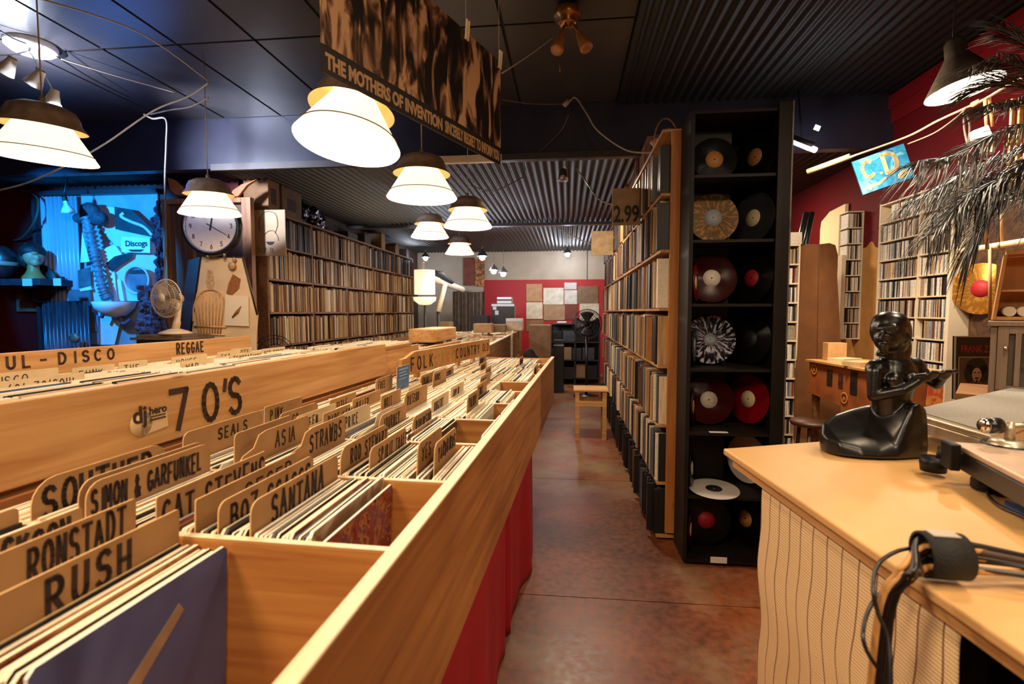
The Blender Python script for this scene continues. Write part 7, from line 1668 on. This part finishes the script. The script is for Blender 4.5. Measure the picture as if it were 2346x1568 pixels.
# stair rail, ledge and round lamp at the left back
WP = mat('off_white_paint', 'e6d6bc', .5)
t = thing('stair_rail', 'off-white sloping rail with a brace at the back left', 'rail', W(1012, 710, d=9.6)); 
add('rail', MB().tube([W(955, 622, d=9.3), W(1000, 642, d=9.5), W(1060, 664, d=10.2)], .06, 6), WP, t); add('brace', MB().tube([W(1020, 652, d=9.6), W(1004, 716, d=9.4)], .045, 8), WP, t); add('post', MB().tube([W(1004, 716, d=9.4), W(1003, 716, d=9.4)*1.0-Vector((0, 0, W(1003, 716, d=9.4).z-.01))], .03, 8), DARKM, t)
add('dark_bundle', MB().tube([W(985, 624, d=9.5), W(1010, 632, d=9.6), W(1038, 648, d=9.8)], [.05, .09, .03], 8), DK, t)
c = W(973, 668, d=9.0); t = thing('globe_lamp', 'glowing cream cylindrical wall lamp with pale bowl at the end of the left shelving', 'wall lamp', c)
add('shade', MB().lathe([(.18, 0), (.18, .42), (.16, .42), (.16, 0)], c+Vector((0, 0, -.05)), 24), mat('glow_cream', 'fff0d4', .5, emit=1.1, emcol='ffe6bc'), t); add('bowl', MB().lathe([(.001, -.14), (.10, -.13), (.19, -.06), (.20, 0), (.18, 0), (.001, -.10)], c+Vector((0, 0, -.10)), 24), mat('glow_cream', 'fff0d4', .5), t)
add('stand', MB().cyl(c+Vector((0, 0, -.23)), (c.x, c.y, 0.01), .02, .03, 10), DARKM, t)
lamp('globe_light', 'POINT', c+Vector((.3, -.3, .1)), 9, WARM, .15)
st(958, 600, 968, 618, 10.6, .2, 'wall_speaker', WP, 'small off-white box high on the back left wall', 'speaker')
# art on the back wall behind the bulbs
single('wall_picture', MB().bb(wl(1086, 0).x, wl(1108, 0).x, YF-.04, YF-.002, wl(0, 662).z, wl(0, 606).z), art('orange_picture', ['8a4a24', 'd08848', '5a3424', 'b0a8a8'], 8, 1), 'orange-brown picture on the back wall left of the bulbs', 'picture', (wl(1097, 0).x, YF-.02, wl(0, 662).z))
single('wall_picture', MB().bb(wl(1058, 0).x, wl(1084, 0).x, YF-.04, YF-.002, wl(0, 660).z, wl(0, 603).z), mat('faded_red_poster', '7c3c2c', .6, var=.4, scale=6), 'faded reddish poster on the pale back wall', 'picture', (wl(1070, 0).x, YF-.02, wl(0, 660).z))
# black pedestal fan
def pfan():
    c = W(1345, 743, d=8.6); t = thing('pedestal_fan', 'large black pedestal fan standing at the end of the aisle', 'fan', (c.x, c.y, 0)); M = frame(c, (1, 0, 0), (0, 0, 1)); BF = mat('fan_black', '101014', .35, spec=.6)
    g = MB(); Rg = .245
    for r_, z in ((.06, .07), (.12, .065), (.18, .05), (.22, .03), (Rg, .0)): g.tube([(r_*math.cos(2*PI*k/40), r_*math.sin(2*PI*k/40), z) for k in range(41)], .004 if r_ < Rg else .009, 5, cap=False)
    for k in range(36): a_ = 2*PI*k/36; g.tube([(r_*math.cos(a_), r_*math.sin(a_), z) for r_, z in ((.04, .07), (.18, .05), (Rg, 0))], .0025, 4, cap=False)
    for k in range(24): a_ = 2*PI*k/24; g.tube([(r_*math.cos(a_), r_*math.sin(a_), z) for r_, z in ((.04, -.06), (.18, -.05), (Rg, 0))], .0025, 4, cap=False)
    add('grille', g, BF, t, M)
    for k in range(4):
        a0 = PI/2*k
        add('blade', MB().grid(lambda s, u: ((.03+.18*s)*math.cos(a0+(u-.5)*1.2), (.03+.18*s)*math.sin(a0+(u-.5)*1.2), .025*(u-.5)), 6, 6), BF, t, M, solid=.003)
    add('motor', MB().lathe([(.001, -.19), (.06, -.17), (.08, -.08), (.05, -.0), (.001, .03)], n=20), BF, t, M)
    add('pole', MB().cyl((c.x, c.y+.12, c.z-.06), (c.x, c.y+.12, .03), .022, .022, 12), BF, t); add('base', MB().lathe([(.001, 0), (.22, 0), (.22, .02), (.04, .045)], (c.x, c.y+.12, .001), 28), BF, t)
pfan()
# black shelving and boxes under the hung sleeves
bs_ = thing('black_shelving', 'black metal shelving with dark boxes below the hung sleeves at the back', 'shelf', (W(1310, 760, Y=10.2).x, 10.3, 0))
a, b = W(1262, 760, Y=10.2), W(1374, 760, Y=10.2)
for x in (a.x, (a.x+b.x)/2, b.x): add('post', MB().bb(x-.015, x+.015, 10.2, 10.23, 0, 1.22).bb(x-.015, x+.015, 10.57, 10.6, 0, 1.22), DARKM, bs_)
for z in (.12, .48, .84, 1.20): add('shelf_board', MB().bb(a.x, b.x, 10.2, 10.6, z, z+.018), DARKM, bs_)
add('back_panel', MB().bb(a.x, b.x, 10.602, 10.61, 0, 1.22), DK, bs_)
r5 = random.Random(8)
for z in (.139, .499, .859):
    x = a.x+.03; k = 0
    while x < b.x-.25:
        w_ = r5.uniform(.16, .28); h_ = r5.uniform(.2, .31); m_ = r5.choice((DK, PB, KB, mat('box_dim', '7c6248', .65), PB))
        single('storage_box', MB().bb(x, x+w_, 10.235, 10.5, z, z+h_), m_, '%s storage box, %s from the left on the %s board of the black shelving' % (r5.choice(('dark', 'dim', 'dull')), ordn[k].replace('nearest', 'first'), {.139: 'lowest', .499: 'middle', .859: 'upper'}[z]), 'box', (x+w_/2, 10.35, z), bevel=.005); x += w_+.02; k += 1
st(1276, 737, 1298, 760, 10.25, .2, 'silver_tin', PW_, 'bright silver tin on top of the black shelving', 'tin', z0=1.219)
# brown leaning carton and dark jacket at the end of the long bin
st(1212, 745, 1262, 815, 9.0, .35, 'cardboard_box', mat('carton_brown', '8a6648', .7, var=.2, scale=8), 'tall brown carton at the end of the aisle right of the far bins', 'box', z0=0.0)
c = W(1222, 800, d=7.2); mb = MB(); mb.ball((c.x, c.y, .43), (.17, .16, .43), n=12); mb.ball((c.x-.06, c.y, .80), (.10, .10, .14), n=10)
o = single('dark_jacket', mb, mat('jacket_black', '0f0d0e', .8, var=.4, scale=10, bump=1), 'black bundled jacket heaped by the far bins', 'jacket', (c.x, c.y, .0)); md = o.modifiers.new('m', 'REMESH'); md.mode = 'VOXEL'; md.voxel_size = .02; md.use_smooth_shade = True
st(1268, 780, 1292, 850, 9.2, .3, 'amplifier_stack', PB, 'black equipment stack standing in the dark end of the aisle', 'equipment', z0=0.0, parts=[('shelf_edge', 1268, 790, 1292, 793, PW_)])
for k, (x, y) in enumerate(((1324, 800), (1296, 870))):
    pass
